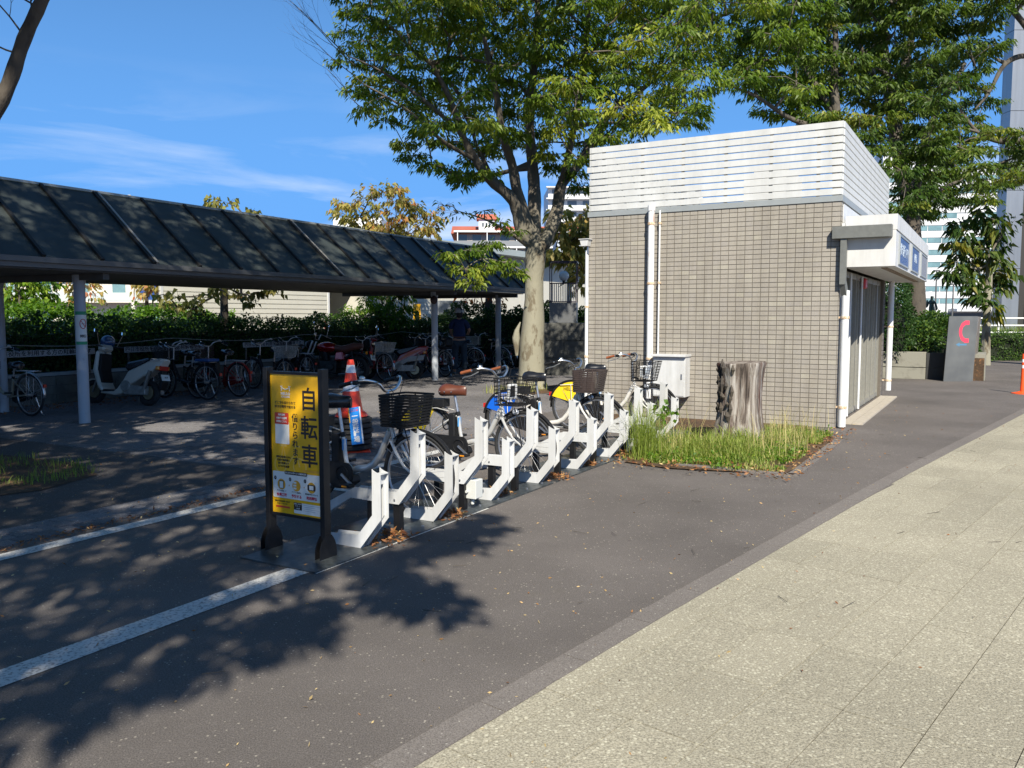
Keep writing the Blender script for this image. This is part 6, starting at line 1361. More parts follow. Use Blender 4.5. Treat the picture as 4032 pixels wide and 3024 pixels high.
def grass(name, label, P, H, lean, wdt, tint, seed=1, cat='grass', curve=.5):
    rg = np.random.default_rng(seed); n = len(P); a = rg.uniform(0, 2 * np.pi, n); d = np.stack([np.cos(a), np.sin(a), np.zeros(n)], 1) * (lean * rg.uniform(.2, 1.4, n))[:, None]
    s = np.stack([-np.sin(a), np.cos(a), np.zeros(n)], 1); up = np.array([0, 0, 1.]); H = np.asarray(H).reshape(-1, 1); w = (wdt * rg.uniform(.6, 1.3, n))[:, None] * s
    m1 = P + up * H * .5 + d * H * .22; m2 = P + up * H * .82 + d * H * .6; tp_ = P + up * H * (1 - .12 * lean) + d * H * 1.05
    V = np.stack([P - w, P + w, m1 + w * .8, m1 - w * .8, m2 + w * .5, m2 - w * .5, tp_ + w * .08, tp_ - w * .08], 1).reshape(-1, 3)
    q = np.array([[0, 1, 2, 3], [3, 2, 4, 5], [5, 4, 6, 7]]); F = (q[None] + (np.arange(n) * 8)[:, None, None]).reshape(-1, 4)
    o = npmesh(name, V, F, grass_m, None, tint=np.repeat(np.clip(tint, 0, 1), 3)); tag(o, label, cat, kind='stuff'); return o
def gpts(rg, n, a0, a1, b0, b1, z=.015, cut=None):
    a = rg.uniform(a0, a1, n); b = rg.uniform(b0, b1, n)
    if cut is not None: m = cut(a, b); a, b = a[m], b[m]
    P = np.outer(a, np.array(AX)) + np.outer(b, np.array(BX)); P[:, 2] = z; return P, a, b
rg = np.random.default_rng(41)
inbed = lambda a, b: (a < 11.35 + .25 * nz3(a, b, 3, 1)) & (b < 2.9 + .35 * nz3(a, b, 2.2, 2) + .5 * (a < 9.6)) & (b > 1.78 + .22 * np.clip(nz3(a, b, 3.3, 5), 0, 1)) & ((a - 8.36) > .12 * nz3(a, b, 5, 2)) & ((b - 1.78) > .06 * nz3(a, b, 6, 1)) & (b < 3.5 + .1 * nz3(a, b, 4, 3)) & (((a - 10.3) ** 2 + (b - 2.69) ** 2) > .26 ** 2) & ((b < 2.95) | (a < 9.3) | (a > 9.0))
P, a, b = gpts(rg, 26000, 8.3, 12.25, 1.7, 3.6, cut=inbed)
dn = .5 + .5 * np.clip(nz3(a, b, 2.1, 4), -1, 1); keep = rg.uniform(0, 1, len(a)) < .25 + .75 * dn; P, a, b, dn = P[keep], a[keep], b[keep], dn[keep]
grass('grass', 'thick green grass and weeds growing around the stump', P, (.045 + .12 * dn) * np.clip(.35 + 1.6 * np.minimum(a - 8.4, b - 1.75), .35, 1.25) * rg.uniform(.4, 1.5, len(a)), .75, .0038, .50 + .2 * rg.normal(size=len(a)), 42)
P, a, b = gpts(rg, 14000, 8.3, 12.2, 1.68, 3.55, cut=lambda a, b: inbed(a, b) & (nz3(a, b, 3.1, 7) > -.3))
P[:, 2] += np.abs(rg.normal(size=len(P))) * .045
V, F, T = leaves_np(P, rg.normal(size=(len(P), 3)) + np.array([0, 0, .4]), .035 * rg.uniform(.5, 1.4, len(P)), .55, np.clip(.35 + .3 * rg.normal(size=len(P)), 0, 1), .1); tag(npmesh('weeds', V, F, leaf_bright, None, tint=T), 'low lime green weeds under the grass around the stump', 'weeds', kind='stuff')
P, a, b = gpts(rg, 1150, 8.5, 12.2, 1.75, 3.5, cut=lambda a, b: inbed(a, b) & (((b < 2.35) & (a > 9.0)) | (b > 2.95)))
grass('dry_grass', 'tall straw coloured seeding grass on both sides of the stump', P, rg.uniform(.15, .58, len(a)), .5, .0022, .92 + .1 * rg.normal(size=len(a)), 43)
P = np.array(G(8.62, 3.28))[None] + rg.normal(size=(480, 3)) * np.array([.085, .085, 0]); P[:, 2] = .015
grass('grass_tuft', 'fountain shaped tuft of long bluish grass at the end of the rack row', P, rg.uniform(.25, .70, 480), .62, .0026, .50 + .08 * rg.normal(size=480), 44)
P, a, b = gpts(rg, 1500, 3.6, 5.3, 7.3, 9.3, cut=lambda a, b: ((a - 4.6) ** 2 + (b - 8.6) ** 2 < 1.1) & (nz3(a, b, 4, 2) > -.4))
grass('grass', 'small grassy patch in the shade at the left edge', P, rg.uniform(.03, .11, len(a)), .8, .003, .3 + .15 * rg.normal(size=len(a)), 45)
P, a, b = gpts(rg, 500, 14.2, 15.6, 8.1, 8.9, z=.02)
grass('grass', 'sparse dry weeds in front of the big tree trunk', P, rg.uniform(.05, .2, len(a)), .6, .004, .7 + .2 * rg.normal(size=len(a)), 46)
poly_sheet('planting_bed', [tuple(G(a, b)) for a, b in ((3.75, 7.5), (4.3, 7.35), (5.0, 7.6), (5.3, 8.4), (5.2, 9.6), (3.4, 9.6), (3.5, 8.2))], .010, soil)
poly_sheet('planting_bed', [tuple(G(a, b)) for a, b in ((14.4, 8.0), (16.9, 7.2), (17.4, 8.4), (15.2, 9.2))], .014, soil)
wd = thing('weed', 'small broad leaved green weed against the last white rack', 'plant', G(9.35, 3.35, .01), 0)
P = rg.normal(size=(34, 3)) * np.array([.07, .07, .08]) + np.array([0, 0, .42]); V, F, T = leaves_np(P, rg.normal(size=(34, 3)) + np.array([0, 0, .1]), .08, .7, np.full(34, .25)); npmesh('leaf', V, F, leaf_bright, wd, tint=T, kind='stuff')
m = MB(); m.tube([(0, 0, 0), (.02, 0, .2), (0, .02, .45)], .006, 5); m.build('stem', grass_m if False else mat('green_stem', (.1, .2, .03), .6), wd)
# the stump
stump_m = bpy.data.materials.new('weathered_stump'); stump_m.use_nodes = True; n_ = stump_m.node_tree; b_ = n_.nodes['Principled BSDF']; b_.inputs['Roughness'].default_value = .85
tc_ = n_.nodes.new('ShaderNodeTexCoord'); mp_ = n_.nodes.new('ShaderNodeMapping'); mp_.inputs['Scale'].default_value = (16, 16, 1.1); n_.links.new(tc_.outputs['Object'], mp_.inputs[0])
nn = n_.nodes.new('ShaderNodeTexNoise'); nn.inputs['Scale'].default_value = 1.; nn.inputs['Detail'].default_value = 9; nn.inputs['Roughness'].default_value = .65; nn.inputs['Distortion'].default_value = .7; n_.links.new(mp_.outputs[0], nn.inputs['Vector'])
cr_ = n_.nodes.new('ShaderNodeValToRGB'); e_ = cr_.color_ramp.elements; e_[0].position = .36; e_[0].color = (.035, .025, .02, 1); e_[1].position = .62; e_[1].color = (.42, .39, .355, 1); k_ = e_.new(.46); k_.color = (.15, .12, .10, 1); n_.links.new(nn.outputs['Fac'], cr_.inputs[0])
mp2 = n_.nodes.new('ShaderNodeMapping'); mp2.inputs['Scale'].default_value = (5, 5, .7); mp2.inputs['Location'].default_value = (.6, .2, 0); n_.links.new(tc_.outputs['Object'], mp2.inputs[0])
n3 = n_.nodes.new('ShaderNodeTexNoise'); n3.inputs['Scale'].default_value = 1.; n3.inputs['Detail'].default_value = 4; n_.links.new(mp2.outputs[0], n3.inputs['Vector'])
cr2 = n_.nodes.new('ShaderNodeValToRGB'); cr2.color_ramp.elements[0].position = .56; cr2.color_ramp.elements[1].position = .66; n_.links.new(n3.outputs['Fac'], cr2.inputs[0])
mxx = n_.nodes.new('ShaderNodeMix'); mxx.data_type = 'RGBA'; n_.links.new(cr2.outputs[0], mxx.inputs[0]); n_.links.new(cr_.outputs[0], mxx.inputs[6]); mxx.inputs[7].default_value = (.07, .03, .022, 1); n_.links.new(mxx.outputs[2], b_.inputs['Base Color'])
bp_ = n_.nodes.new('ShaderNodeBump'); bp_.inputs['Strength'].default_value = .9; bp_.inputs['Distance'].default_value = .03; n_.links.new(nn.outputs['Fac'], bp_.inputs['Height']); n_.links.new(bp_.outputs[0], b_.inputs['Normal'])
sm = thing('tree_stump', 'tall weathered grey tree stump with reddish cracks standing in the grass', 'stump', G(10.3, 2.69, .0), R(60))
m = MB(); n = 64; v = []; prof = [(.36, -.02), (.315, .06), (.275, .2), (.245, .4), (.235, .6), (.245, .8), (.262, .93), (.272, .975), (.266, 1.0)]
rs_ = random.Random(12); ph = [rs_.uniform(0, 6.28) for _ in range(12)]
for i, (r, z) in enumerate(prof):
    for j in range(n):
        a = 2 * math.pi * j / n
        rr = r * (1 + .05 * math.cos(2 * a + ph[0]) + .045 * math.cos(5 * a + ph[1] + z) + .028 * math.cos(11 * a + ph[2] + z * 1.5) + .018 * math.cos(23 * a + ph[3] + z * 2) + .012 * math.cos(37 * a + ph[4] - z))
        v.append((rr * math.cos(a), rr * math.sin(a), z + (.012 * math.cos(a + 1) if i > 6 else 0)))
m.add(v, [(i * n + j, i * n + (j + 1) % n, (i + 1) * n + (j + 1) % n, (i + 1) * n + j) for i in range(len(prof) - 1) for j in range(n)]); m.build('trunk', stump_m, sm, smooth=True)
cut_m = mat('cut_wood', (.30, .26, .22), .85, second=(.13, .10, .085), sfac=.5, scale=9, bump=.5, bscale=50)
m = MB(); k0 = (len(prof) - 1) * n; rim_ = [v[k0 + j] for j in range(n)]; m.add([(x * .985, y * .985, z - .004) for x, y, z in rim_] + [(0, 0, .985)], [(j, (j + 1) % n, n) for j in range(n)]); m.build('cut_top', cut_m, sm)
m = MB()                                                                # ragged dark bark left on the left flank
for i in range(26):
    a = R(rs_.uniform(95, 175)); z = rs_.uniform(.25, .88); r = .262 + rs_.uniform(-.01, .012)
    h_ = rs_.uniform(.06, .2); m.tube([(r * math.cos(a), r * math.sin(a), z), (r * 1.03 * math.cos(a + .05), r * 1.03 * math.sin(a + .05), z + h_ / 2), (r * math.cos(a + rs_.uniform(-.1, .1)), r * math.sin(a), z + h_)], [.012, .024, .008], 6)
m.build('bark', bark_d, sm, kind='stuff')
# ---- fallen leaves and litter (numpy, uncountable)
lit_m = leaf_mat('dry_fallen_leaf', (.16, .06, .025), (.36, .17, .06), (.55, .42, .20), .1)
def litter(name, label, P, L, seed, tb=.4, tv=.8):
    rg = np.random.default_rng(seed); n = len(P); D = rg.normal(size=(n, 3)); D[:, 2] = np.abs(D[:, 2]) * .22
    V, F, T = leaves_np(P, D, L * rg.uniform(.5, 1.4, n), .38, np.clip(tb + rg.normal(size=n) * tv * .4, 0, 1), -.1, rg); V[:, 2] = np.maximum(V[:, 2], P[:, 2].repeat(4) - .002)
    tag(npmesh(name, V, F, lit_m, None, tint=T), label, 'leaves', kind='stuff')
P, a, b = gpts(rg, 1900, 7.95, 12.2, 1.58, 3.6, z=.022, cut=lambda a, b: (a < 8.62 + .1 * nz3(a, b, 7, 1)) | (b < 1.88)); P[:, 2] += rg.uniform(0, .02, len(P))
litter('fallen_leaves', 'brown fallen leaves banked along the front of the grass bed', P, .045, 51)
P, a, b = gpts(rg, 600, 1.5, 16, .9, 3.5, z=.004); litter('fallen_leaves', 'scattered pale leaves and bits on the sunny asphalt', P, .022, 52, .8, .5)
P, a, b = gpts(rg, 170, 1.5, 16, -1.5, 1.4, z=.012); litter('fallen_leaves', 'few dark leaf scraps on the pale paving', P, .022, 55, .1, .4)
P, a, b = gpts(rg, 900, 1.0, 12, 3.6, 9, z=.012); litter('fallen_leaves', 'scattered leaves on the shaded asphalt', P, .026, 53, .7, .8)
P, a, b = gpts(rg, 800, 1.5, 6.5, 5.62, 5.78, z=.010); litter('fallen_leaves', 'reddish leaf litter along the second white line', P, .03, 54, .15, .5)
hp = []
for (a_, b_, s_) in ((4.55, 3.62, .10), (5.3, 3.64, .08), (6.2, 3.72, .05), (7.1, 3.66, .08), (7.9, 3.66, .05), (8.7, 3.62, .1)):
    q = rg.normal(size=(230, 3)) * np.array([s_, s_, .0]); q[:, 2] = .016 + np.abs(rg.normal(size=230)) * .018 * np.exp(-(q[:, 0] ** 2 + q[:, 1] ** 2) / (s_ * s_ * 2)); hp.append(q + np.array(G(a_, b_)))
litter('fallen_leaves', 'small heaps of brown leaves caught at the feet of the racks', np.concatenate(hp), .04, 56, .3, .6)
P = np.outer(rg.uniform(-3, 13, 2500), np.array(SX)) + np.outer(rg.uniform(2.0, 3.03, 2500), np.array(TX)) + np.array(SO); P[:, 2] = .012; litter('fallen_leaves', 'brown leaf litter at the foot of the block wall', P, .05, 57, .2, .5)
tw_ = []
rt_ = random.Random(5)
for i in range(60):
    p = G(rt_.uniform(1.8, 12), rt_.uniform(-1.2, 3.3), .012); a = rt_.uniform(0, 6.28); l = rt_.uniform(.04, .16); q = p + Vector((math.cos(a) * l, math.sin(a) * l, .004)); tw_.append([*p, *q, .0022, .0012])
V, F = frustums(tw_, 4); tag(npmesh('fallen_twigs', V, F, bark_d), 'small dark twigs lying on the asphalt and paving', 'twigs', kind='stuff')
# =================================================================== RIGHT SIDE: PLANTER, TELEPHONE SIGN, TOWER, STATUE
conc = mat('weathered_concrete', (.27, .26, .215), .85, second=(.17, .16, .13), sfac=.42, scale=2.5, bump=.25, bscale=40)
conc_dark = mat('dark_cladding', (.035, .036, .036), .7)
pl = thing('planter', 'low concrete planter wall holding the shrubs behind the tiled building', 'planter', G(23.1, 2.4), R(60))
for x0, x1 in ((-.9, .98),):
    for z0, z1 in ((.0, .285), (.30, .68)): MB().box(0, -x1 + .05, z0, .22, -x0 + .45, z1).build('concrete_panel', conc, pl, bevel=.006)
for z0, z1 in ((0, .30), (.305, .66)): MB().box(.10, -1.7, z0, .30, -.94, z1).build('dark_panel', conc_dark, pl)
MB().box(.18, -2.2, 0, 1.9, 1.4, .55).build('soil', soil, pl)
MB().box(.31, -2.22, 0, 1.9, -2.0, .64).build('concrete_panel', conc, pl)
steel_face = mat('matt_steel', (.20, .205, .20), .42, .55, second=(.16, .165, .165), sfac=.5, scale=1.2, detail=3)
ph = thing('telephone_sign', 'grey metal pillar marked with a pink telephone handset and a blue arrow', 'sign', at(3715, 1502, 20.12) * 1.0, R(0))
ph.location = (10.42, 20.12, 0)
mfw = .70; Hh = 1.57
m = MB(); m.prism([(.075, Hh), (.765, Hh), (.70, 0), (.0, 0)], lambda q, h_: (q[0], h_, q[1]), 0, .02); m.build('front_panel', steel_face, ph)
m = MB(); m.prism([(.075, Hh - .01), (.76, Hh - .01), (.695, .0), (.01, .0)], lambda q, h_: (q[0] + (h_ - .02) * .66, h_, q[1]), .021, .9); m.build('body', mat('brown_steel', (.16, .13, .10), .6, second=(.22, .20, .18), sfac=.5, scale=3), ph)
hs2 = MB(); cxx, czz = .40, 1.20
def hnd(t): return Vector((cxx + .105 - .145 * math.sin(t), 0, czz + .215 * math.cos(t)))
pts = [hnd(math.pi * i / 14) for i in range(15)]
v = [];
for i, p in enumerate(pts):
    d = (pts[min(i + 1, 14)] - pts[max(i - 1, 0)]).normalized(); nn_ = Vector((d.z, 0, -d.x)); w = .036 if 3 < i < 11 else .045
    v += [p + nn_ * w, p - nn_ * w]
v = [(a.x, -.0015, a.z) for a in v]; hs2.add(v, [(2 * i, 2 * i + 1, 2 * i + 3, 2 * i + 2) for i in range(14)])
hs2.box(cxx + .06, -.0022, czz + .165, cxx + .165, -.0012, czz + .265); hs2.box(cxx + .06, -.0022, czz - .265, cxx + .165, -.0012, czz - .165)
hs2.build('handset_mark', mat('pink_red_print', (.80, .05, .10), .5), ph)
m = MB(); m.add([(.26, -.0015, .89), (.35, -.0015, .94), (.35, -.0015, .91), (.52, -.0015, .91), (.52, -.0015, .87), (.35, -.0015, .87), (.35, -.0015, .84)], [(0, 1, 2, 3, 4, 5, 6)]); m.build('arrow_mark', mat('blue_print', (.08, .20, .34), .5), ph)
pc = thing('delineator_post', 'orange flexible post with white bands at the right edge', 'bollard', (10.37, 16.91, 0), 0)
po = mat('orange_post', (.85, .10, .02), .4); MB().lathe([(.20, 0), (.20, .012), (.06, .045), (.045, .05)], 24).build('base', po, pc, smooth=True)
for z0, z1, m_ in ((.05, .52, po), (.52, .58, cone_white), (.58, .64, po), (.64, .70, cone_white), (.70, .81, po)): MB().cyl((0, 0, z0), (0, 0, z1), .045 - z0 * .012, .045 - z1 * .012, n=18).build('band' if m_ is cone_white else 'tube', m_, pc, smooth=True)
tw_m = mat('brushed_tower_panel', (.34, .35, .36), .36, .7, var=.12, scale=1.2, streak=(3, 3, .3)); tdark = mat('tower_dark', (.03, .028, .026), .6)
tw = thing('metal_tower', 'tall metal clad tower with louvred grey box at the right edge', 'tower', (21.0, 36.0, 0), 0)
for k, (z0, z1) in enumerate(((.35, 3.6), (3.62, 6.9), (6.92, 10.2), (10.22, 13.5), (13.52, 16.8), (16.82, 20.))): MB().box(0, 0, z0, .72, .7, z1).build('panel', tw_m, tw)
MB().box(.74, .05, .35, 1.0, .7, 20).build('gap', tdark, tw); MB().box(1.02, .02, .8, 3.2, .7, 20).build('panel', mat('tower_grey', (.22, .22, .22), .5, .4, var=.1, scale=2), tw)
for k in range(12): MB().box(1.08, -.03, 2.9 + k * .11, 3.1, .015, 2.96 + k * .11).build('louvre', white_panel, tw)
MB().box(1.05, -.06, 1.6, 1.9, .015, 2.6).build('cabinet', tw_m, tw); MB().box(-.1, -.3, 0, 3.2, 1, .30).build('plinth', tdark, tw)
br = mat('green_bronze', (.06, .10, .09), .55, .4, var=.3, scale=15)
stt = thing('bronze_statue', 'bronze statue of a standing woman in a coat above the shrubs', 'statue', (15.0, 30, 0), R(-60))
skinned('figure', [(0, 0, 1.05), (0, 0, 1.35), (0, 0, 1.62), (0, .0, 1.92), (0, 0, 2.10), (0, 0, 2.18), (0, .02, 2.30), (-.13, 0, 2.06), (-.20, .02, 1.88), (-.16, -.02, 2.16), (.13, 0, 2.06), (.18, .05, 1.85), (.08, .16, 1.80), (-.05, .0, .95), (.05, .02, .95)],
        [(0, 1), (1, 2), (2, 3), (3, 4), (4, 5), (5, 6), (4, 7), (7, 8), (8, 9), (4, 10), (10, 11), (11, 12), (0, 13), (0, 14)], [(.17, .15), (.15, .13), (.105, .09), (.10, .085), (.085, .065), .04, (.075, .085), .042, .034, .028, .042, .034, .028, .045, .045], br, stt)
MB().box(-.28, -.25, 0, .28, .25, .90).build('pedestal', conc, stt, bevel=.01)
# guard rail and verge
rail_w = mat('white_rail', (.75, .75, .73), .4)
grl = thing('guard_rail', 'white three bar guard rail in front of the grassy verge', 'railing', (14.5, 32.5, 0), 0)
for z in (.95, 1.22, 1.5): MB().cyl((0, 0, z), (9, 0, z), .03, n=8).build('rail', rail_w, grl)
for x in (0, 2.2, 4.4, 6.6, 8.8): MB().cyl((x, .04, 0), (x, .04, 1.52), .035, n=8).build('post', rail_w, grl)
rg = np.random.default_rng(77); P = np.stack([rg.uniform(12, 26, 7000), rg.uniform(33, 37, 7000), np.zeros(7000)], 1)
grass('grass', 'bright grassy verge behind the guard rail', P, rg.uniform(.5, 1.35, 7000), .3, .02, .35 + .1 * rg.normal(size=7000), 78)
def pole(x, y, h, label, lamp=True):
    t = thing('street_lamp', label, 'street lamp', (x, y, 0), 0, 'thin lamp poles before the office block'); MB().cyl((0, 0, 0), (0, 0, h), .09, .06, n=8).build('pole', alu_dark, t)
    if lamp: MB().box(-.25, -.15, h, .25, .15, h + .12).build('lamp_head', alu_dark, t)
pole(at(3683, 1200, 75).x, 75, 5.6, 'tallest thin lamp pole, behind the statue'); pole(at(3725, 1200, 80).x, 80, 4.9, 'middle one of the thin lamp poles before the office'); pole(at(3751, 1200, 78).x, 78, 4.5, 'rightmost of the thin lamp poles before the office')
# parked car roof behind the shrubs
car = thing('parked_car', 'white car mostly hidden behind the shrubs and statue', 'car', (19.2, 43, 0), R(8))
carp = mat('white_car_paint', (.72, .73, .75), .2, coat=.8)
def carpoly(y0, y1, P): m_ = MB(); m_.prism(P, lambda q, h_: (q[0], h_, q[1]), y0, y1); return m_
carpoly(-.85, .85, [(-2.2, .35), (-2.25, .8), (-2.1, 1.05), (-1.2, 1.12), (.9, 1.10), (2.0, .95), (2.25, .75), (2.2, .35)]).build('body', carp, car, bevel=.06)
carpoly(-.72, .72, [(-2.0, 1.06), (-1.55, 1.55), (-.9, 1.72), (.2, 1.70), (1.15, 1.11)]).build('cabin_glass', glass_dark, car, bevel=.05)
carpoly(-.66, .66, [(-1.6, 1.56), (-1.45, 1.66), (-.8, 1.745), (.15, 1.725), (.45, 1.60), (.1, 1.69), (-.8, 1.705)]).build('roof', carp, car)
for x in (-1.4, 1.35):
    for y in (-.86, .7): MB().cyl((x, y, .33), (x, y + .18, .33), .33, n=20).build('wheel', rubber, car)
car2 = thing('parked_car', 'second white car roof showing left of the statue behind the shrubs', 'car', (15.6, 41, 0), R(-4))
carpoly(-.85, .85, [(-2.3, .35), (-2.3, 1.0), (-1.9, 1.72), (1.3, 1.78), (2.0, 1.15), (2.35, .95), (2.35, .35)]).build('body', carp, car2, bevel=.06)
carpoly(-.87, .87, [(-1.8, 1.1), (-1.6, 1.55), (1.2, 1.6), (1.75, 1.15)]).build('window', glass_dark, car2)
for x in (-1.4, 1.45):
    for y in (-.88, .72): MB().cyl((x, y, .33), (x, y + .18, .33), .33, n=20).build('wheel', rubber, car2)

# =================================================================== BACKGROUND BUILDINGS
off_w = mat('office_cladding', (.62, .63, .64), .5, var=.05, scale=.3); off_g = mat('office_glass', (.16, .27, .29), .12, spec=.8, var=.3, scale=.25)
ob = thing('office_block', 'large white office block with horizontal bands of blue windows', 'building', (112, 250, 0), R(-9))
fh = 3.55
MB().box(-6, 0, 0, 70, 30, 12 * fh + 2).build('wall', off_w, ob)
for k in range(12):
    z = 1.0 + k * fh; MB().box(-6, -.25, z + 2.45, 70, -.01, z + fh).build('spandrel', off_w, ob)
    MB().box(-6, -.25, z, 70, -.01, z + .9).build('spandrel', off_w, ob) if k == 0 else None
    for j in range(19):
        if (j * 7 + k * 3) % 11 == 0: continue
        MB().box(-5.6 + j * 4, -.12, z + .95, -5.6 + j * 4 + 3.75, -.005, z + 2.40).build('window', off_g, ob)
MB().box(-2, 3, 12 * fh + 2, 14, 20, 12 * fh + 8).build('roof_plant', off_w, ob)
lb = thing('low_building', 'low white building with a sloping white roof to the right of the office', 'building', (60, 150, 0), 0)
MB().box(-15, 0, 0, 45, 20, 3.3).build('wall', off_w, lb); MB().box(-15, -.06, 1.0, 45, -.005, 2.2).build('window_band', mat('dark_band', (.10, .12, .14), .3), lb); MB().box(18, -3, 2.5, 45, -.1, 3.0).build('canopy', white_panel, lb)
m = MB(); m.prism([(-2, 3.3), (13, 6.0), (13, 5.7), (-2, 3.0)], lambda q, h_: (q[0], h_, q[1]), -4, -1); m.build('roof', white_panel, lb)
ho = thing('white_house', 'white rendered building wall between the leafy tree and the metal tower', 'building', (39, 75, 0), 0)
m = MB(); m.prism([(4.2, 0), (16, 0), (16, 10), (10.8, 10)], lambda q, h_: (q[0], q[1], h_), 0, 4.6); m.build('wall', white_panel, ho); MB().box(6.8, -.05, 2.6, 7.6, -.002, 3.5).build('window', glass_dark, ho); m = MB(); m.prism([(3.9, -.4), (16.3, -.4), (16.3, 10.4), (10.6, 10.4)], lambda q, h_: (q[0], q[1], h_), 4.601, 4.85); m.build('roof', coping_m, ho)
# warehouse
wh_m = mat('cream_siding', (.62, .60, .53), .6, var=.05, scale=1); 
wh = thing('warehouse', 'long cream warehouse with horizontal siding and dark garage opening behind the hedge', 'building', G(15.2, 20), R(60))
m = MB(); m.prism([(0, 0), (6.8, 0), (6.8, 7)], lambda q, h_: (q[0], q[1], h_), 0, 4.45); m.build('wall', wh_m, wh); MB().box(8.7, 0, 0, 29.8, 8, 4.45).build('wall', wh_m, wh)
MB().box(6.8, 0, 3.3, 8.7, 8, 4.45).build('wall', wh_m, wh); MB().box(6.8, 5, 0, 8.7, 5.1, 3.3).build('garage_interior', conc_dark, wh)
for k in range(28):
    MB().box(-.02, -.022, .15 + k * .152, 6.65, -.003, .15 + k * .152 + .128).build('siding_board', wh_m, wh)
    MB().box(8.85, -.022, .15 + k * .152, 13.3, -.003, .15 + k * .152 + .128).build('siding_board', wh_m, wh)
for x in (0.02, 6.7, 8.75): MB().box(x, -.03, 0, x + .08, -.0, 4.45).build('corner_trim', white_panel, wh)
for k in range(7): MB().box(13.6 + k * 2.2, -.012, .1, 13.6 + k * 2.2 + 2.17, -.002, 4.3).build('wall_panel', wh_m, wh)
m = MB(); m.prism([(-.7, 4.35), (-.7, 4.62), (4, 5.3), (8.7, 4.62), (8.7, 4.35)], lambda q, h_: (h_, q[0], q[1]), 6.8, 30.5); m.build('roof', mat('pale_green_roof', (.42, .47, .46), .5, .2, var=.06, scale=1), wh)
MB().box(6.5, -.05, 0, 6.6, -.031, 1.4).build('marker', red_paint, wh)
gb = thing('electric_cabinet', 'large grey double door electric cabinet beyond the hedge', 'cabinet', at(1700, 1300, 31) * 1.0, R(8)); gb.location.z = 0
MB().box(0, 0, .2, 1.32, .6, 2.15).build('body', mat('cabinet_grey', (.24, .26, .28), .5, .2), gb, bevel=.01)
for x in (.03, .67): MB().box(x, -.02, .25, x + .62, -.002, 2.10).build('door', mat('cabinet_grey', (.24, .26, .28), .5), gb)
for x in (.58, .72): MB().box(x, -.04, 1.2, x + .03, -.021, 1.4).build('handle', black_plastic, gb)
yb = thing('warning_sign', 'small yellow warning sign on the warehouse wall above the hedge', 'sign', at(1642, 1230, 30), R(10)); MB().box(-.13, 0, -.30, .13, .02, .30).build('board', yellow, yb); MB().box(-.08, -.004, -.24, .08, -.001, .02).build('print', ink, yb)
# beige row house far left, behind the trees
rh = thing('row_building', 'pale two storey building with balconies far beyond the hedge on the left', 'building', (-42, 72, 0), R(3))
pale = mat('pale_render', (.66, .62, .55), .7, var=.05, scale=.5); MB().box(-12, 0, 0, 32, 10, 8.2).build('wall', pale, rh)
for k in range(2):
    MB().box(-12, -1.4, 2.9 + k * 2.8 - .15, 32, -.01, 2.9 + k * 2.8).build('balcony_slab', pale, rh); MB().box(-12, -1.42, 2.9 + k * 2.8, 32, -1.36, 3.6 + k * 2.8).build('balcony_front', mat('frosted_panel', (.5, .55, .53), .3), rh)
for k in range(3):
    for j in range(14): MB().box(-11 + j * 3.1, -.04, .7 + k * 2.8, -11 + j * 3.1 + 1.1, -.002, 1.9 + k * 2.8).build('window', off_g, rh)
for j in range(8): MB().cyl((-11.5 + j * 5.6, -1.38, 0), (-11.5 + j * 5.6, -1.38, 8.0), .10, n=6).build('post', white_panel, rh)
MB().box(14, -1.6, 5.2, 24, -1.45, 7.4).build('blue_banner', mat('blue_banner', (.03, .16, .45), .5), rh)
up = thing('utility_pole', 'pale utility pole beyond the hedge left of the small round leaved tree', 'pole', (at(652, 1200, 55).x, 55, 0), 0); MB().cyl((0, 0, 0), (0, 0, 9), .17, .12, n=10).build('pole', pale, up); MB().box(-.8, -.06, 8.2, .8, .06, 8.35).build('cross_arm', alu_dark, up)
up2 = thing('utility_pole', 'slim grey pole with a bright blue sheet beyond the hedge', 'pole', (at(525, 1200, 52).x, 52, 0), 0); MB().cyl((0, 0, 0), (0, 0, 9), .12, .10, n=10).build('pole', pale, up2); MB().box(.5, -.3, 2.6, 1.6, .2, 3.9).build('blue_sheet', blue_sign, up2)
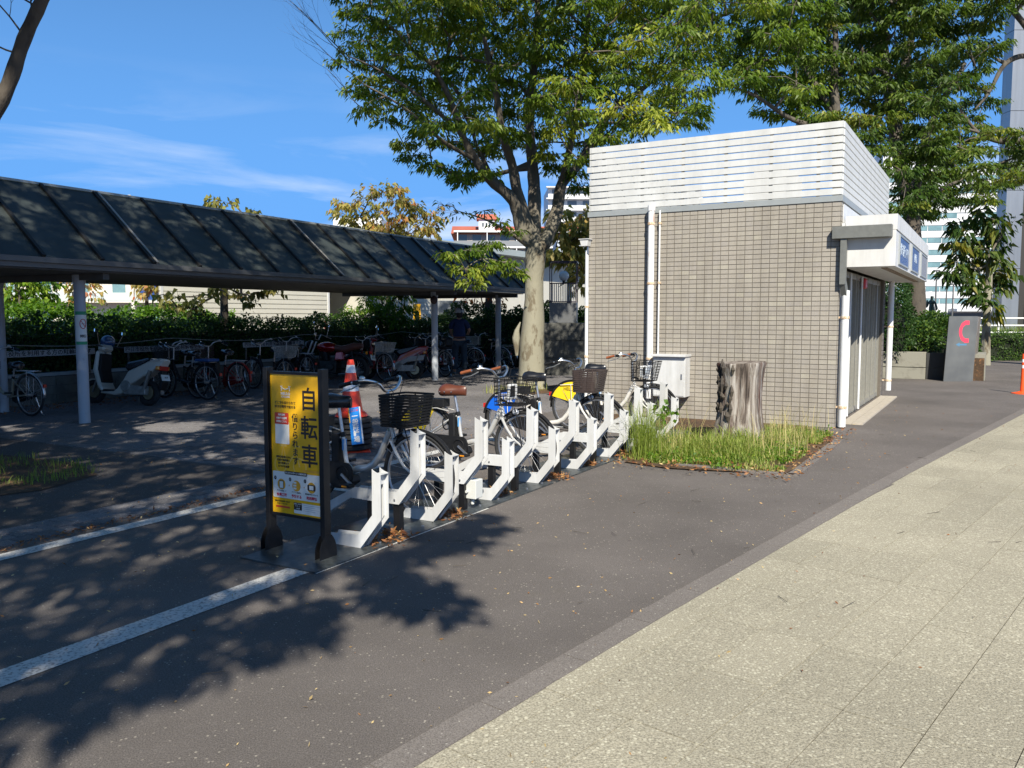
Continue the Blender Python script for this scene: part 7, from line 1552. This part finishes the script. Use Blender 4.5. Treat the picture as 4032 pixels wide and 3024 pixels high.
# flats with red roof
red_tile = mat('red_roof', (.42, .12, .07), .7, var=.15, scale=.5); fw_ = mat('flat_wall', (.42, .38, .34), .7); fwh = mat('flat_white', (.70, .70, .70), .6)
af = thing('apartment_building', 'long apartment block with an orange red roof and white turret beyond the shelter', 'building', (-9.8, 150, 0), R(2))
MB().box(0, 0, 0, 32, 12, 16.2).build('wall', fw_, af)
m = MB(); m.prism([(-1, 16.2), (6, 18.2), (13, 16.2)], lambda q, h_: (h_, q[0], q[1]), -1, 33); m.build('roof', red_tile, af)
for k in range(6):
    z = .2 + k * 2.75; MB().box(-.5, -1.5, z + 2.45, 32.5, -.01, z + 2.75).build('balcony_slab', fwh, af); MB().box(-.5, -1.52, z, 32.5, -1.45, z + .95).build('balcony_front', mat('smoky_rail', (.22, .23, .24), .3), af)
    for j in range(13): MB().box(.3 + j * 2.5, -.05, z + .15, .3 + j * 2.5 + 1.5, -.002, z + 2.1).build('window', glass_dark, af)
    for j in range(7): MB().box(.1 + j * 5.2, -1.44, z, .25 + j * 5.2, -.06, z + 2.44).build('partition', fwh, af)
tu = MB(); tu.box(3.9, 1, 16.5, 6.7, 4, 18.9); tu.build('turret', fwh, af); m = MB(); m.prism([(.6, 18.9), (2.5, 20.0), (4.4, 18.9)], lambda q, h_: (h_, q[0], q[1]), 3.5, 7.1); m.build('turret_roof', red_tile, af)
for x in (4.5, 5.1, 5.7): MB().box(x, .96, 17.6, x + .3, .999, 18.3).build('window', glass_dark, af)
a2 = thing('apartment_building', 'brown apartment block left of the red roofed one, mostly behind the autumn tree', 'building', (-27, 165, 0), 0)
MB().box(0, 0, 0, 16, 12, 15.2).build('wall', mat('brown_flat', (.30, .22, .18), .7), a2)
for k in range(5):
    for j in range(6): MB().box(.8 + j * 2.5, -.05, 1.2 + k * 2.8, 2.4 + j * 2.5, -.002, 2.8 + k * 2.8).build('window', glass_dark, a2)
MB().box(-10, 10, 0, 0, 20, 22).build('wing', fwh, a2)
hr = thing('high_rise', 'white high rise flats with many balconies right of the big tree trunk', 'building', (9.4, 220, 0), R(2))
MB().box(0, 0, 0, 40, 16, 35).build('wall', fwh, hr)
for k in range(12):
    z = .3 + k * 2.9; MB().box(-.6, -1.6, z + 2.55, 40, -.01, z + 2.85).build('balcony_slab', fwh, hr); MB().box(.6, -1.62, z, 40, -1.55, z + .9).build('balcony_front', off_w, hr)
    for j in range(10): MB().box(1 + j * 4, -.05, z + .2, 3.4 + j * 4, -.002, z + 2.3).build('window', mat('flat_window', (.16, .2, .24), .2), hr)
rdb = thing('red_white_building', 'pale blue and red fronted shop glimpsed beside the lamp pillar', 'building', (2.9, 55, 0), 0)
MB().box(0, 0, 0, 6, 5, 6.5).build('wall', mat('pale_blue', (.5, .55, .62), .6), rdb); 
for j in range(6): MB().box(.1 + j * .4, -.1, 2.2, .38 + j * .4, -.01, 2.9).build('red_panel', red_paint, rdb)
